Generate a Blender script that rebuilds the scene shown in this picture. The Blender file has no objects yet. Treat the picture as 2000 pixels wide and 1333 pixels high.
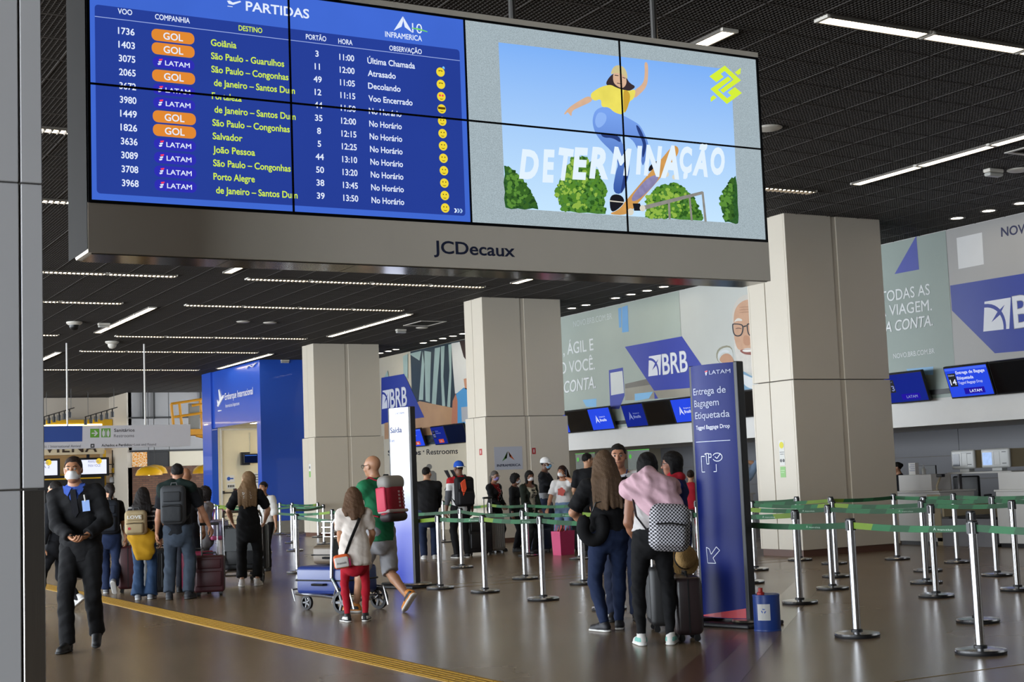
import bpy, bmesh, math, random
import numpy as np
from mathutils import Matrix, Vector
random.seed(7); rng = np.random.default_rng(7)
SC = bpy.context.scene
COL = SC.collection
R_ = math.radians

# ------------------------------------------------------------------ camera
# world: x = right along the departures board, y = away along the check-in wall, z up
CAM_F, CAM_YAW, CAM_PITCH, CAM_ROLL, CAM_H = 2812.5, R_(29.295), R_(5.483), R_(-2.2374), 1.30
def _axes():
    sy, cy, sp, cp = math.sin(CAM_YAW), math.cos(CAM_YAW), math.sin(CAM_PITCH), math.cos(CAM_PITCH)
    F = np.array([sy*cp, cy*cp, sp]); R = np.array([cy, -sy, 0.]); U = np.cross(R, F)
    c, s = math.cos(CAM_ROLL), math.sin(CAM_ROLL)
    return c*R+s*U, -s*R+c*U, F
AR, AU, AF = _axes()
cam = bpy.data.cameras.new('camera'); cam.sensor_width = 36; cam.lens = CAM_F*36/2000; cam.clip_end = 300
cam_o = bpy.data.objects.new('camera', cam); COL.objects.link(cam_o); SC.camera = cam_o
_m = Matrix(((AR[0], AU[0], -AF[0], 0), (AR[1], AU[1], -AF[1], 0), (AR[2], AU[2], -AF[2], CAM_H), (0, 0, 0, 1)))
cam_o.matrix_world = _m

# ------------------------------------------------------------------ world, daylight, exposure
SC.view_settings.view_transform = 'Standard'; SC.view_settings.look = 'None'
SC.view_settings.gamma = 1.0; SC.view_settings.use_curve_mapping = False
EXPO = 0.0; ES = 2**-EXPO
SC.view_settings.exposure = EXPO
SC.cycles.sample_clamp_indirect = 4.0
W = bpy.data.worlds.new('sky'); SC.world = W; W.use_nodes = True
wn = W.node_tree; bg = wn.nodes['Background']
bg.inputs['Color'].default_value = (0.86, 0.93, 1.0, 1); bg.inputs['Strength'].default_value = 15.0
# daylight portal in the glass facade of the hall (left of the frame)
pl = bpy.data.lights.new('facade_portal', 'AREA'); pl.shape = 'RECTANGLE'; pl.size = 67; pl.size_y = 4.9
pl.cycles.is_portal = True
po = bpy.data.objects.new('facade_portal', pl); COL.objects.link(po)
po.location = (-9.9, 28.5, 2.55); po.rotation_euler = (R_(90), 0, R_(-90))

# measured points: a picture position carried onto a known plane of the hall
def _ray(x, y): return AF + AR*((x-1000)/CAM_F) - AU*((y-666.5)/CAM_F)
def on(x, y, ax, v):
    d = _ray(x, y); c = np.array([0, 0, CAM_H]); t = (v-c[ax])/d[ax]; return c+t*d
def gr(x, y): return on(x, y, 2, 0.)
def pX(x, y, v): return on(x, y, 0, v)
def pY(x, y, v): return on(x, y, 1, v)
def pZ(x, y, v): return on(x, y, 2, v)

# ------------------------------------------------------------------ materials
def lin(h):
    h = h.lstrip('#'); o = []
    for i in (0, 2, 4):
        c = int(h[i:i+2], 16)/255; o.append(c/12.92 if c <= .04045 else ((c+.055)/1.055)**2.4)
    return (*o, 1)
_mc = {}
def M(name, col, rough=.5, metal=0., var=.10, scale=6., bump=0., bscale=60., coat=0., alpha=1., trans=0., spec=.5, stretch=None):
    if name in _mc: return _mc[name]
    m = bpy.data.materials.new(name); m.use_nodes = True; nt = m.node_tree; N = nt.nodes; L = nt.links
    b = N['Principled BSDF']; c = lin(col)
    b.inputs['Roughness'].default_value = rough; b.inputs['Metallic'].default_value = metal
    b.inputs['Coat Weight'].default_value = coat; b.inputs['Alpha'].default_value = alpha
    b.inputs['Transmission Weight'].default_value = trans; b.inputs['Specular IOR Level'].default_value = spec
    tc = N.new('ShaderNodeTexCoord'); src = tc.outputs['Object']
    if stretch:
        mp = N.new('ShaderNodeMapping'); mp.inputs['Scale'].default_value = stretch
        L.new(src, mp.inputs['Vector']); src = mp.outputs['Vector']
    n = N.new('ShaderNodeTexNoise'); n.inputs['Scale'].default_value = scale; n.inputs['Detail'].default_value = 4
    L.new(src, n.inputs['Vector'])
    r = N.new('ShaderNodeMix'); r.data_type = 'RGBA'
    r.inputs['A'].default_value = (*[x*(1-var) for x in c[:3]], 1); r.inputs['B'].default_value = (*[min(1, x*(1+var)) for x in c[:3]], 1)
    L.new(n.outputs['Fac'], r.inputs['Factor']); L.new(r.outputs['Result'], b.inputs['Base Color'])
    if bump:
        n2 = N.new('ShaderNodeTexNoise'); n2.inputs['Scale'].default_value = bscale; n2.inputs['Detail'].default_value = 3
        L.new(src, n2.inputs['Vector'])
        bp = N.new('ShaderNodeBump'); bp.inputs['Strength'].default_value = bump; bp.inputs['Distance'].default_value = .02
        L.new(n2.outputs['Fac'], bp.inputs['Height']); L.new(bp.outputs['Normal'], b.inputs['Normal'])
    _mc[name] = m; return m
def EM(name, col, st=1., var=0.05, scale=3.):
    if name in _mc: return _mc[name]
    m = bpy.data.materials.new(name); m.use_nodes = True; nt = m.node_tree; N = nt.nodes; L = nt.links
    N.remove(N['Principled BSDF']); e = N.new('ShaderNodeEmission'); e.inputs['Strength'].default_value = st*ES; c = lin(col)
    tc = N.new('ShaderNodeTexCoord'); n = N.new('ShaderNodeTexNoise'); n.inputs['Scale'].default_value = scale; n.inputs['Detail'].default_value = 3
    L.new(tc.outputs['Object'], n.inputs['Vector'])
    r = N.new('ShaderNodeMix'); r.data_type = 'RGBA'
    r.inputs['A'].default_value = (*[x*(1-var) for x in c[:3]], 1); r.inputs['B'].default_value = (*[x*(1+var) for x in c[:3]], 1)
    L.new(n.outputs['Fac'], r.inputs['Factor']); L.new(r.outputs['Result'], e.inputs['Color'])
    L.new(e.outputs['Emission'], N['Material Output'].inputs['Surface']); _mc[name] = m; return m

# ------------------------------------------------------------------ mesh helpers
MW = {}
def mat_of(o): return MW.get(o.name, Matrix.Identity(4))
def tag(o, label=None, cat=None, group=None, kind=None):
    if label: o['label'] = label
    if cat: o['category'] = cat
    if group: o['group'] = group
    if kind: o['kind'] = kind
    return o
def empty(name, loc=(0, 0, 0), rz=0., label=None, cat=None, group=None, kind=None):
    o = bpy.data.objects.new(name, None); COL.objects.link(o); o.empty_display_size = .1
    o.location = loc; o.rotation_euler = (0, 0, rz)
    MW[o.name] = Matrix.Translation(loc) @ Matrix.Rotation(rz, 4, 'Z')
    return tag(o, label, cat, group, kind)
def link_mesh(name, me, mats, parent=None, world=False, smooth=None, label=None, cat=None, group=None, kind=None):
    for m in (mats if isinstance(mats, (list, tuple)) else [mats]): me.materials.append(m)
    o = bpy.data.objects.new(name, me); COL.objects.link(o)
    if parent is not None:
        o.parent = parent
        if world: me.transform(mat_of(parent).inverted())
        MW[o.name] = mat_of(parent)
    else:
        n = len(me.vertices); a = np.empty(n*3); me.vertices.foreach_get('co', a); a = a.reshape(-1, 3)
        if n:
            c = Vector(((a[:, 0].min()+a[:, 0].max())/2, (a[:, 1].min()+a[:, 1].max())/2, a[:, 2].min()))
            me.transform(Matrix.Translation(-c)); o.location = c; MW[o.name] = Matrix.Translation(c)
    if smooth:
        me.shade_smooth()
        if smooth < 3.1: me.set_sharp_from_angle(angle=smooth)
    return tag(o, label, cat, group, kind)
_rb = {}
def _rbox(sx, sy, sz, r, seg):
    k = (round(sx, 4), round(sy, 4), round(sz, 4), r, seg)
    if k not in _rb:
        bm = bmesh.new(); bmesh.ops.create_cube(bm, size=1.)
        for v in bm.verts: v.co = Vector((v.co.x*sx, v.co.y*sy, v.co.z*sz))
        bmesh.ops.bevel(bm, geom=bm.edges[:], offset=min(r, .49*min(sx, sy, sz)), segments=seg, affect='EDGES', profile=.5)
        bm.verts.index_update()
        _rb[k] = ([tuple(v.co) for v in bm.verts], [[v.index for v in f.verts] for f in bm.faces]); bm.free()
    return _rb[k]
BF = [(0, 3, 2, 1), (4, 5, 6, 7), (0, 1, 5, 4), (1, 2, 6, 5), (2, 3, 7, 6), (3, 0, 4, 7)]
class MB:
    def __init__(s): s.v = []; s.f = []; s.m = []; s.c = 0
    def mat(s, i): s.c = i; return s
    def add(s, vs, fs):
        o = len(s.v); s.v += [(float(p[0]), float(p[1]), float(p[2])) for p in vs]
        s.f += [[i+o for i in f] for f in fs]; s.m += [s.c]*len(fs); return s
    def box(s, a, b):
        x0, y0, z0 = (min(a[i], b[i]) for i in range(3)); x1, y1, z1 = (max(a[i], b[i]) for i in range(3))
        return s.add([(x0, y0, z0), (x1, y0, z0), (x1, y1, z0), (x0, y1, z0), (x0, y0, z1), (x1, y0, z1), (x1, y1, z1), (x0, y1, z1)], BF)
    def rbox(s, a, b, r=.01, seg=2, T=None):
        c = [(a[i]+b[i])/2 for i in range(3)]; d = [abs(b[i]-a[i]) for i in range(3)]
        vs, fs = _rbox(*d, r, seg)
        vs = [(v[0]+c[0], v[1]+c[1], v[2]+c[2]) for v in vs]
        if T is not None: vs = [T @ Vector(v) for v in vs]
        return s.add(vs, fs)
    def obox(s, c, size, ax):
        c = np.array(c, float); u, v, w = (np.array(a, float)*size[i]/2 for i, a in enumerate(ax))
        return s.add([c-u-v-w, c+u-v-w, c+u+v-w, c-u+v-w, c-u-v+w, c+u-v+w, c+u+v+w, c-u+v+w], BF)
    def tube(s, pts, r, n=8, caps=True, flat=1., closed=False):
        P = [np.array(p, float) for p in pts]; k = len(P); rr = r if isinstance(r, (list, tuple)) else [r]*k
        T = []
        for i in range(k):
            a = P[(i-1) % k] if closed else P[max(i-1, 0)]; b = P[(i+1) % k] if closed else P[min(i+1, k-1)]
            t = b-a; T.append(t/(np.linalg.norm(t)+1e-9))
        up = np.array([0, 0, 1.]) if abs(T[0][2]) < .9 else np.array([0, 1., 0])
        u = np.cross(T[0], up); u /= np.linalg.norm(u); vs = []
        for i in range(k):
            u = u-T[i]*(u@T[i]); u /= (np.linalg.norm(u)+1e-9); w = np.cross(T[i], u)
            for j in range(n):
                a = 2*math.pi*j/n; vs.append(P[i]+rr[i]*(math.cos(a)*u+math.sin(a)*flat*w))
        fs = []
        for i in range(k if closed else k-1):
            i2 = (i+1) % k
            for j in range(n): fs.append((i*n+j, i*n+(j+1) % n, i2*n+(j+1) % n, i2*n+j))
        if caps and not closed: fs += [tuple(range(n-1, -1, -1)), tuple(range((k-1)*n, k*n))]
        return s.add(vs, fs)
    def lathe(s, prof, c=(0, 0, 0), n=24, a0=0., a1=2*math.pi):
        full = abs(a1-a0-2*math.pi) < 1e-6; nn = n if full else n+1; vs = []; fs = []
        for r, z in prof:
            for j in range(nn):
                a = a0+(a1-a0)*j/n; vs.append((c[0]+r*math.cos(a), c[1]+r*math.sin(a), c[2]+z))
        for i in range(len(prof)-1):
            for j in range(n):
                j2 = (j+1) % nn; fs.append((i*nn+j, i*nn+j2, (i+1)*nn+j2, (i+1)*nn+j))
        return s.add(vs, fs)
    def prism(s, poly, o, u, v, d):
        """2-D outline at o spanned by u, v; its front faces u x v; extruded back by d"""
        o, u, v = (np.array(a, float) for a in (o, u, v)); w = np.cross(u, v); w /= np.linalg.norm(w)
        ar = sum(poly[i][0]*poly[(i+1) % len(poly)][1]-poly[(i+1) % len(poly)][0]*poly[i][1] for i in range(len(poly)))
        if ar < 0: poly = poly[::-1]
        n = len(poly); fr = [o+u*p[0]+v*p[1] for p in poly]; bk = [p-w*d for p in fr]
        return s.add(fr+bk, [tuple(range(n)), tuple(range(2*n-1, n-1, -1))]+[(i, i+n, (i+1) % n+n, (i+1) % n) for i in range(n)])
    def flat(s, pts): return s.add(pts, [tuple(range(len(pts)))])
    def disc(s, c, u, v, r, n=20, r2=None):
        c, u, v = (np.array(a, float) for a in (c, u, v)); r2 = r2 or r
        return s.flat([c+u*r*math.cos(2*math.pi*i/n)+v*r2*math.sin(2*math.pi*i/n) for i in range(n)])
    def xf(s, T): s.v = [tuple(T @ Vector(p)) for p in s.v]; return s
    def build(s, name, mats, parent=None, world=False, smooth=None, **k):
        me = bpy.data.meshes.new(name); me.from_pydata(s.v, [], s.f)
        if any(s.m): me.polygons.foreach_set('material_index', s.m)
        me.update()
        return link_mesh(name, me, mats, parent, world, smooth, **k)
def copy_tree(o, parent=None):
    c = o.copy(); COL.objects.link(c)
    if parent is not None: c.parent = parent; c.matrix_parent_inverse = o.matrix_parent_inverse
    for ch in list(o.children): copy_tree(ch, c)
    return c
_cap = None
def text(s, cap, mat, parent, o, u, v, width=None, align='L', bold=0., shear=0., ext=0.002, name='lettering', world=True, gap=1.):
    """lettering with capital height cap at o (baseline start), running along u, up along v"""
    global _cap
    def mesh(body):
        cu = bpy.data.curves.new('t', 'FONT'); cu.body = body; cu.size = 1.; cu.bevel_depth = max(bold, 0)*.8; cu.bevel_resolution = 0; cu.shear = shear; cu.space_character = gap
        cu.resolution_u = 4; ob = bpy.data.objects.new('t', cu); me = bpy.data.meshes.new_from_object(ob)
        bpy.data.objects.remove(ob); bpy.data.curves.remove(cu); return me
    if _cap is None:
        m0 = mesh('H'); _cap = max(p.co.y for p in m0.vertices); bpy.data.meshes.remove(m0)
    me = mesh(s); n = len(me.vertices); a = np.empty(n*3); me.vertices.foreach_get('co', a); a = a.reshape(-1, 3)
    k = cap/_cap; x = a[:, 0]*k; y = a[:, 1]*k; x0, x1 = x.min(), x.max()
    sx = width/(x1-x0) if width else 1.; x = (x-x0)*sx; w = (x1-x0)*sx
    if align == 'C': x -= w/2
    if align == 'R': x -= w
    o, u, v = (np.array(q, float) for q in (o, u, v)); wv = np.cross(u, v)
    P = o+x[:, None]*u+y[:, None]*v+wv*(.001*ext/.002+a[:, 2:3]*k*.12)
    me.vertices.foreach_set('co', P.ravel()); me.update(); me.name = name
    return link_mesh(name, me, mat, parent, world)
ORD = ['first', 'second', 'third', 'fourth', 'fifth', 'sixth', 'seventh', 'eighth', 'ninth', 'tenth', 'eleventh', 'twelfth', 'thirteenth', 'fourteenth', 'fifteenth', 'sixteenth']
EX, EY, EZ = (1, 0, 0), (0, 1, 0), (0, 0, 1); NX, NY = (-1, 0, 0), (0, -1, 0)
# ================================================================== structure
ZC = 5.1
m_cream = M('cladding_offwhite', 'c9c0b0', .38, var=.03, scale=1.5)
m_joint = M('joint_grey', '6a655e', .7)
m_steel = M('brushed_steel', 'a9a6a2', .28, 1., var=.12, scale=3., stretch=(60, 60, 1))
m_brown = M('plinth_brown', '5a3a2c', .5)
m_white = M('paint_white', 'd8d6d2', .55, var=.03)
m_dark = M('black_metal', '17171a', .45)
m_black = M('black_plastic', '0d0d0f', .4)
m_greywall = M('grey_cladding', '6a6a6e', .5, var=.04, scale=1.)

def floor_mat():
    m = bpy.data.materials.new('polished_floor'); m.use_nodes = True; N = m.node_tree.nodes; L = m.node_tree.links; b = N['Principled BSDF']
    tc = N.new('ShaderNodeTexCoord')
    n1 = N.new('ShaderNodeTexNoise'); n1.inputs['Scale'].default_value = .35; n1.inputs['Detail'].default_value = 5
    n2 = N.new('ShaderNodeTexNoise'); n2.inputs['Scale'].default_value = 140; n2.inputs['Detail'].default_value = 2
    cr = N.new('ShaderNodeMix'); cr.data_type = 'RGBA'; cr.inputs['A'].default_value = lin('78664f'); cr.inputs['B'].default_value = lin('89755d')
    c2 = N.new('ShaderNodeMix'); c2.data_type = 'RGBA'; c2.blend_type = 'MULTIPLY'; c2.inputs['Factor'].default_value = .35
    ra = N.new('ShaderNodeValToRGB'); ra.color_ramp.elements[0].position = .3; ra.color_ramp.elements[1].position = .7
    ra.color_ramp.elements[0].color = (.55, .52, .5, 1); ra.color_ramp.elements[1].color = (1, 1, 1, 1)
    rr = N.new('ShaderNodeMapRange'); rr.inputs['To Min'].default_value = .20; rr.inputs['To Max'].default_value = .32
    for n in (n1, n2): L.new(tc.outputs['Object'], n.inputs['Vector'])
    L.new(n1.outputs['Fac'], cr.inputs['Factor']); L.new(n2.outputs['Fac'], ra.inputs['Fac'])
    L.new(cr.outputs['Result'], c2.inputs['A']); L.new(ra.outputs['Color'], c2.inputs['B'])
    L.new(c2.outputs['Result'], b.inputs['Base Color']); L.new(n1.outputs['Fac'], rr.inputs['Value']); L.new(rr.outputs['Result'], b.inputs['Roughness'])
    b.inputs['Specular IOR Level'].default_value = .5
    return m
fl = MB().box((-10, -8, -.2), (30, 62, 0)).build('floor', floor_mat(), kind='structure')
m_band = M('floor_band', '83705c', .2, var=.15, scale=3.); m_bandr = M('floor_band_reddish', '6d4f40', .2, var=.15, scale=3.)
m_brass = M('floor_joint_brass', 'a08a62', .35, .6)
def strip(a, b, w, mat, nm, h=.0012, z0=.0002):
    a, b = np.array(a, float), np.array(b, float); d = (b-a)/np.linalg.norm(b-a); n = np.array([-d[1], d[0]])*w/2
    P = [a+n, b+n, b-n, a-n]
    if np.cross(P[1]-P[0], P[2]-P[0]) < 0: P = P[::-1]
    MB().add([(*p, 0.0002) for p in P]+[(*p, h) for p in P], [(4, 5, 6, 7), (0, 1, 5, 4), (1, 2, 6, 5), (2, 3, 7, 6), (3, 0, 4, 7)]).build(nm, mat, fl, world=True)
strip((12.3, 14.2), (3.2, 5.1), .34, m_band, 'inlay_band'); strip((6.9, 9.05), (3, 5.15), .22, m_bandr, 'inlay_band', .0018)
for y in (6.6, 16.05, 16.55): strip((7.8 if y > 10 else 5, y), (13.8, y-.02), .007, m_brass, 'joint_strip', .0026)

# tactile yellow strip: single ridged tiles near the camera, one stretch beyond
m_yel = M('tactile_yellow', 'b58a2a', .55, var=.18, scale=4.)
tk = MB().box((-.135, -.1225, .0), (.135, .1225, .004))
for i in range(5):
    x = -.1+i*.05; tk.add([(x-.016, -.12, .004), (x+.016, -.12, .004), (x+.016, .12, .004), (x-.016, .12, .004), (x-.011, -.117, .008), (x+.011, -.117, .008), (x+.011, .117, .008), (x-.011, .117, .008)], [(4, 5, 6, 7), (0, 1, 5, 4), (1, 2, 6, 5), (2, 3, 7, 6), (3, 0, 4, 7)])
tac = empty('tactile_paving', (4.36, 6, 0), 0, 'yellow ridged guiding strip running along the brown floor', 'paving strip')
t0 = tk.build('tile', m_yel, tac); t0.location = (0, 0, .0005)
for i in range(1, 110):
    c = t0.copy(); COL.objects.link(c); c.parent = tac; c.location = (0, .247*i, .0005)

# ---- ceiling: open-cell tiles
m_slab = M('ceiling_void', '0c0b0b', .9); m_blade = M('ceiling_blade', '36312d', .6, var=.06)
ceil = MB().box((-10, -8, 5.75), (30, 62, 5.95)).build('ceiling', m_slab, kind='structure')
T, NCELL = .61, 14
X0, Y0 = 5.09, 8.94; NXT, NYT = 20, 15
def bar(mb, a, b, w=.005, z0=ZC, z1=ZC+.034):
    """open-topped blade between two points"""
    if abs(b[0]-a[0]) > abs(b[1]-a[1]): dx, dy = 0, w/2
    else: dx, dy = w/2, 0
    mb.add([(a[0]-dx, a[1]-dy, z0), (b[0]-dx, b[1]-dy, z0), (b[0]+dx, b[1]+dy, z0), (a[0]+dx, a[1]+dy, z0), (a[0]-dx, a[1]-dy, z1), (b[0]-dx, b[1]-dy, z1), (b[0]+dx, b[1]+dy, z1), (a[0]+dx, a[1]+dy, z1)], [(0, 3, 2, 1), (0, 1, 5, 4), (2, 3, 7, 6)])
tm = MB(); pitch = T/NCELL
for i in range(NCELL):
    w = .015 if i == 0 else .005; dz = -.004 if i == 0 else 0
    bar(tm, (i*pitch, 0), (i*pitch, T), w, ZC+dz); bar(tm, (0, i*pitch), (T, i*pitch), w, ZC+dz)
tile = tm.build('ceiling_tile', m_blade, ceil, world=False); 
cz = -MW[ceil.name].translation
tile.location = (X0+cz[0], Y0+cz[1], cz[2])
for i in range(NXT):
    for j in range(NYT):
        if i or j:
            c = tile.copy(); COL.objects.link(c); c.parent = ceil; c.location = (X0+i*T+cz[0], Y0+j*T+cz[1], cz[2])
X1, Y1 = X0+NXT*T, Y0+NYT*T
gm = MB(); xa, xb, ya, yb = X0-25*T, 18.2, Y0-20*T, Y0+84*T
i = -25
while X0+i*T < xb:
    for k in range(NCELL):
        x = X0+i*T+k*pitch
        if x > xb: break
        w = .015 if k == 0 else .005; z = ZC-.004 if k == 0 else ZC
        if X0-.001 <= x < X1-.001: bar(gm, (x, ya), (x, Y0), w, z); bar(gm, (x, Y1), (x, yb), w, z)
        else: bar(gm, (x, ya), (x, yb), w, z)
    i += 1
for j in range(-20, 84):
    for k in range(NCELL):
        y = Y0+j*T+k*pitch; w = .015 if k == 0 else .005; z = ZC-.004 if k == 0 else ZC
        if Y0-.001 <= y < Y1-.001: bar(gm, (xa, y), (X0, y), w, z); bar(gm, (X1, y), (xb, y), w, z)
        else: bar(gm, (xa, y), (xb, y), w, z)
gm.build('ceiling_grid', m_blade, ceil, world=True, kind='stuff')

# ---- outer walls of the hall (out of the frame, they close the room)
MB().box((-10, -8.2, 0), (30, -8, 5.75)).build('wall_back', M('wall_grey_paint', '3f3c39', .7), kind='structure')
wf = MB()
for y in range(-5, 62, 3): wf.box((-10.1, y-.06, 0), (-9.95, y+.06, 5.75))
for z in (0.05, 2.6, 5.2): wf.box((-10.1, -5, z-.05), (-9.95, 62, z+.05))
wf.box((-10.1, -5, 5.2), (-9.95, 62, 5.75))
MB().box((-10.1, -8, 0), (-9.95, -5, 5.75)).build('wall_left_light_block', M('wall_grey_paint', '3f3c39', .7), kind='structure')  # unseen solid stretch added to cut facade light from behind the camera
wf.build('window_1', m_steel, kind='structure')

# ---- columns
CX0, CX1, CD = 14.0, 15.99, .90
def column(y0, CD=.90, gi=.042, CX1=CX1):
    r = MB().box((CX0+.07, y0+.07, .09), (CX1-.07, y0+CD-.07, 5.6)).build('column', m_joint, kind='structure')
    MB().box((CX0+.025, y0+.025, 0), (CX1-.025, y0+CD-.025, .1)).build('plinth', m_brown, r, world=True)
    zs = [(.1, 2.6), (2.615, 5.6)]; wx = (CX1-CX0)
    for zi, (z0, z1) in enumerate(zs):
        g = 0.0 if zi == 0 else gi
        xs = [(CX0+g, CX0+wx*.475), (CX0+wx*.475+.1, CX1-g)]
        for xa_, xb_ in xs:
            MB().rbox((xa_, y0+g, z0), (xb_, y0+.04+g, z1), .004, 1).build('panel', m_cream, r, world=True)
            MB().rbox((xa_, y0+CD-.04-g, z0), (xb_, y0+CD-g, z1), .004, 1).build('panel', m_cream, r, world=True)
        MB().box((xs[0][1], y0+.02+g, z0), (xs[1][0], y0+.08, z1)).build('recess_strip', m_cream, r, world=True)
        for ya_, yb_ in ((y0+g+.041, y0+CD*.56), (y0+CD*.56+.015, y0+CD-.041-g)):
            MB().rbox((CX0+g, ya_, z0), (CX0+g+.04, yb_, z1), .004, 1).build('panel', m_cream, r, world=True)
            MB().rbox((CX1-g-.04, ya_, z0), (CX1-g, yb_, z1), .004, 1).build('panel', m_cream, r, world=True)
    return r
cR, cM, cL = column(16.51, .97, .006, 15.92), column(26.21), column(35.81)
m_cgrey = M('cladding_grey', 'b4b3b4', .35, var=.03, scale=1.5)
# near column at the left edge of the frame: panels, joint, steel guard
r = MB().box((-.6, 6.88, 0), (1.33, 7.6, 5.7)).build('column', m_joint, kind='structure')
for z0, z1 in ((1.345, 2.758), (2.766, 5.7)):
    MB().rbox((1.258, 6.85, z0), (1.355, 7.62, z1), .004, 1).build('panel', m_cgrey, r, world=True)
for z0, z1 in ((0.0, 1.335), (1.343, 2.758), (2.766, 5.7)):
    MB().rbox((-.62, 6.85, z0), (1.249, 6.9, z1), .004, 1).build('panel', m_cgrey, r, world=True)
MB().rbox((1.258, 6.845, 0), (1.355, 7.62, 1.337), .004, 1).build('corner_guard', m_steel, r, world=True)

# ---- right side: bulkhead over the desks, grey wall behind, cream wall further back
XB = 17.73
MB().box((XB, 4, 1.92), (XB+.25, 29.4, 5.6)).box((XB+.25, 4, 1.92), (20.6, 29.4, 2.0)).build('wall_right', m_white, kind='structure')
gw = MB().box((20.6, 4, 0), (20.8, 29.4, 2.0)).build('wall_counter', m_joint, kind='structure')
zs = [0.0, .52, .98, 1.42, 2.0]
for a in range(4):
    for k in range(12):
        y0 = 6.0+k*1.95
        MB().box((20.57, y0, zs[a]+.006), (20.61, y0+1.94, zs[a+1]-.006)).build('panel', m_greywall, gw, world=True)
m_creamwall = M('wall_cream', 'c3baa4', .55, var=.03)
MB().box((XB, 29.4, 0), (XB+.25, 40.5, 5.6)).box((XB, 29.38, 0), (20.8, 29.6, 2)).build('wall_restroom', m_creamwall, kind='structure')
MB().box((20.6, 3.8, 0), (20.8, 4, 5.6)).box((XB, -8, 0), (20.8, 4, 5.7)).build('wall_side', m_white, kind='structure')

# ---- lamps
m_tube = EM('lamp_light', 'ffe8c4', 12.); m_lw = M('lamp_white', 'c9c4ba', .4); m_trim = M('lamp_trim', '5a554e', .5)
def lamp_proto(louver):
    r = empty('ceiling_lamp')
    ho = MB().box((-.58, -.075, .0), (.58, .075, .05)).build('housing', m_lw, r)
    MB().box((-.56, -.062, -.012), (.56, .062, -.002)).build('diffuser', m_tube, ho)
    MB().box((-.6, -.085, -.014), (-.565, .085, .03)).build('end_cap', m_lw, r); MB().box((.565, -.085, -.014), (.6, .085, .03)).build('end_cap', m_lw, r)
    MB().box((-.58, -.085, -.014), (.58, -.068, .03)).build('side_rail', m_trim, r); MB().box((-.58, .068, -.014), (.58, .085, .03)).build('side_rail', m_trim, r)
    if louver:
        l = MB()
        for i in range(15):
            x = -.52+i*.0745; l.add([(x-.015, -.067, -.013), (x+.015, -.067, -.013), (x+.015, .067, -.013), (x-.015, .067, -.013), (x-.005, -.067, -.03), (x+.005, -.067, -.03), (x+.005, .067, -.03), (x-.005, .067, -.03)], BF)
        l.build('louver', m_trim, r, kind='stuff')
    return r
PL, PP = lamp_proto(True), lamp_proto(False); _used = {}
def lamp(x, y, along_y, louver, label, group):
    p = PL if louver else PP
    o = copy_tree(p) if p.name in _used else p; _used[p.name] = 1
    o.location = (x, y, ZC-.012); o.rotation_euler = (0, 0, math.pi/2 if along_y else 0); tag(o, label, 'ceiling light', group)
rows = [(9.05, 8.8, 1, 'front'), (15.05, 9.05, 1, ''), (18.75, 9.05, 1, ''), (24.77, 9.05, 1, ''), (28.58, 9.05, 1, ''), (34.56, 9.1, 1, ''), (38.29, 9.1, 1, ''), (43.97, 9.15, 1, '')]
for ri, (y, xs, _, _) in enumerate(rows):
    for k in range(4):
        lamp(xs+k*1.22, y, False, ri > 2 or (ri in (1, 2)), f'white strip lamp, {ORD[k]} from left in the {ORD[ri]} crosswise row counted from the camera', 'crosswise strip lamps right of the sign rods')
    if ri > 0:
        for k in range(4):
            x = 6.58-k*1.22
            if x < 2.6 and ri < 3: continue
            lamp(x, y, False, True, f'louvred strip lamp, {ORD[k]} from right in the left part of the {ORD[ri]} lamp row', 'crosswise strip lamps in the left half')
for ci, (x, ys) in enumerate(((7.67, (10.2,)), (13.5, (10.0,)), (7.9, (19.95,)), (13.64, (19.95,)), (7.93, (29.7,)), (13.75, (29.75,)), (8.03, (39.3,)), (13.87, (39.25,)))):
    for k in range(4):
        y = ys[0]+k*1.2
        if ci == 0: y = 10.2+k*1.2
        if ci == 1: y = 13.83-k*1.2
        if ci < 2 and y < 7: continue
        lamp(x, y, True, False, f'plain strip lamp, {ORD[k]} in the {"left" if ci % 2 == 0 else "right"} lengthwise line of bay {ORD[ci//2]} from the camera', 'lengthwise strip lamps')
# round downlights in front of the advertising wall
m_dl = EM('downlight_light', 'fff2dc', 18.)
dl = empty('downlight'); MB().lathe([(.13, .02), (.13, -.004), (.095, -.004), (.095, .03)], n=20).build('ring', m_trim, dl, smooth=.6); MB().lathe([(.0, .001), (.094, .001)], n=20).build('lens', m_dl, dl)
first = True; k = 0
for y in (14.1, 14.72, 15.34, 15.98, 23.93, 24.53, 25.13, 25.73, 26.93, 27.53, 32.93, 33.5, 34.1, 34.66, 35.3, 37.1, 37.62, 38.2):
    o = dl if first else copy_tree(dl); first = False
    o.location = (17.03, y, ZC-.006); tag(o, f'round downlight, {ORD[k] if k < 16 else ("seventeenth", "eighteenth")[k-16]} from the right along the advertising wall', 'downlight', 'downlights along the advertising wall'); k += 1
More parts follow.
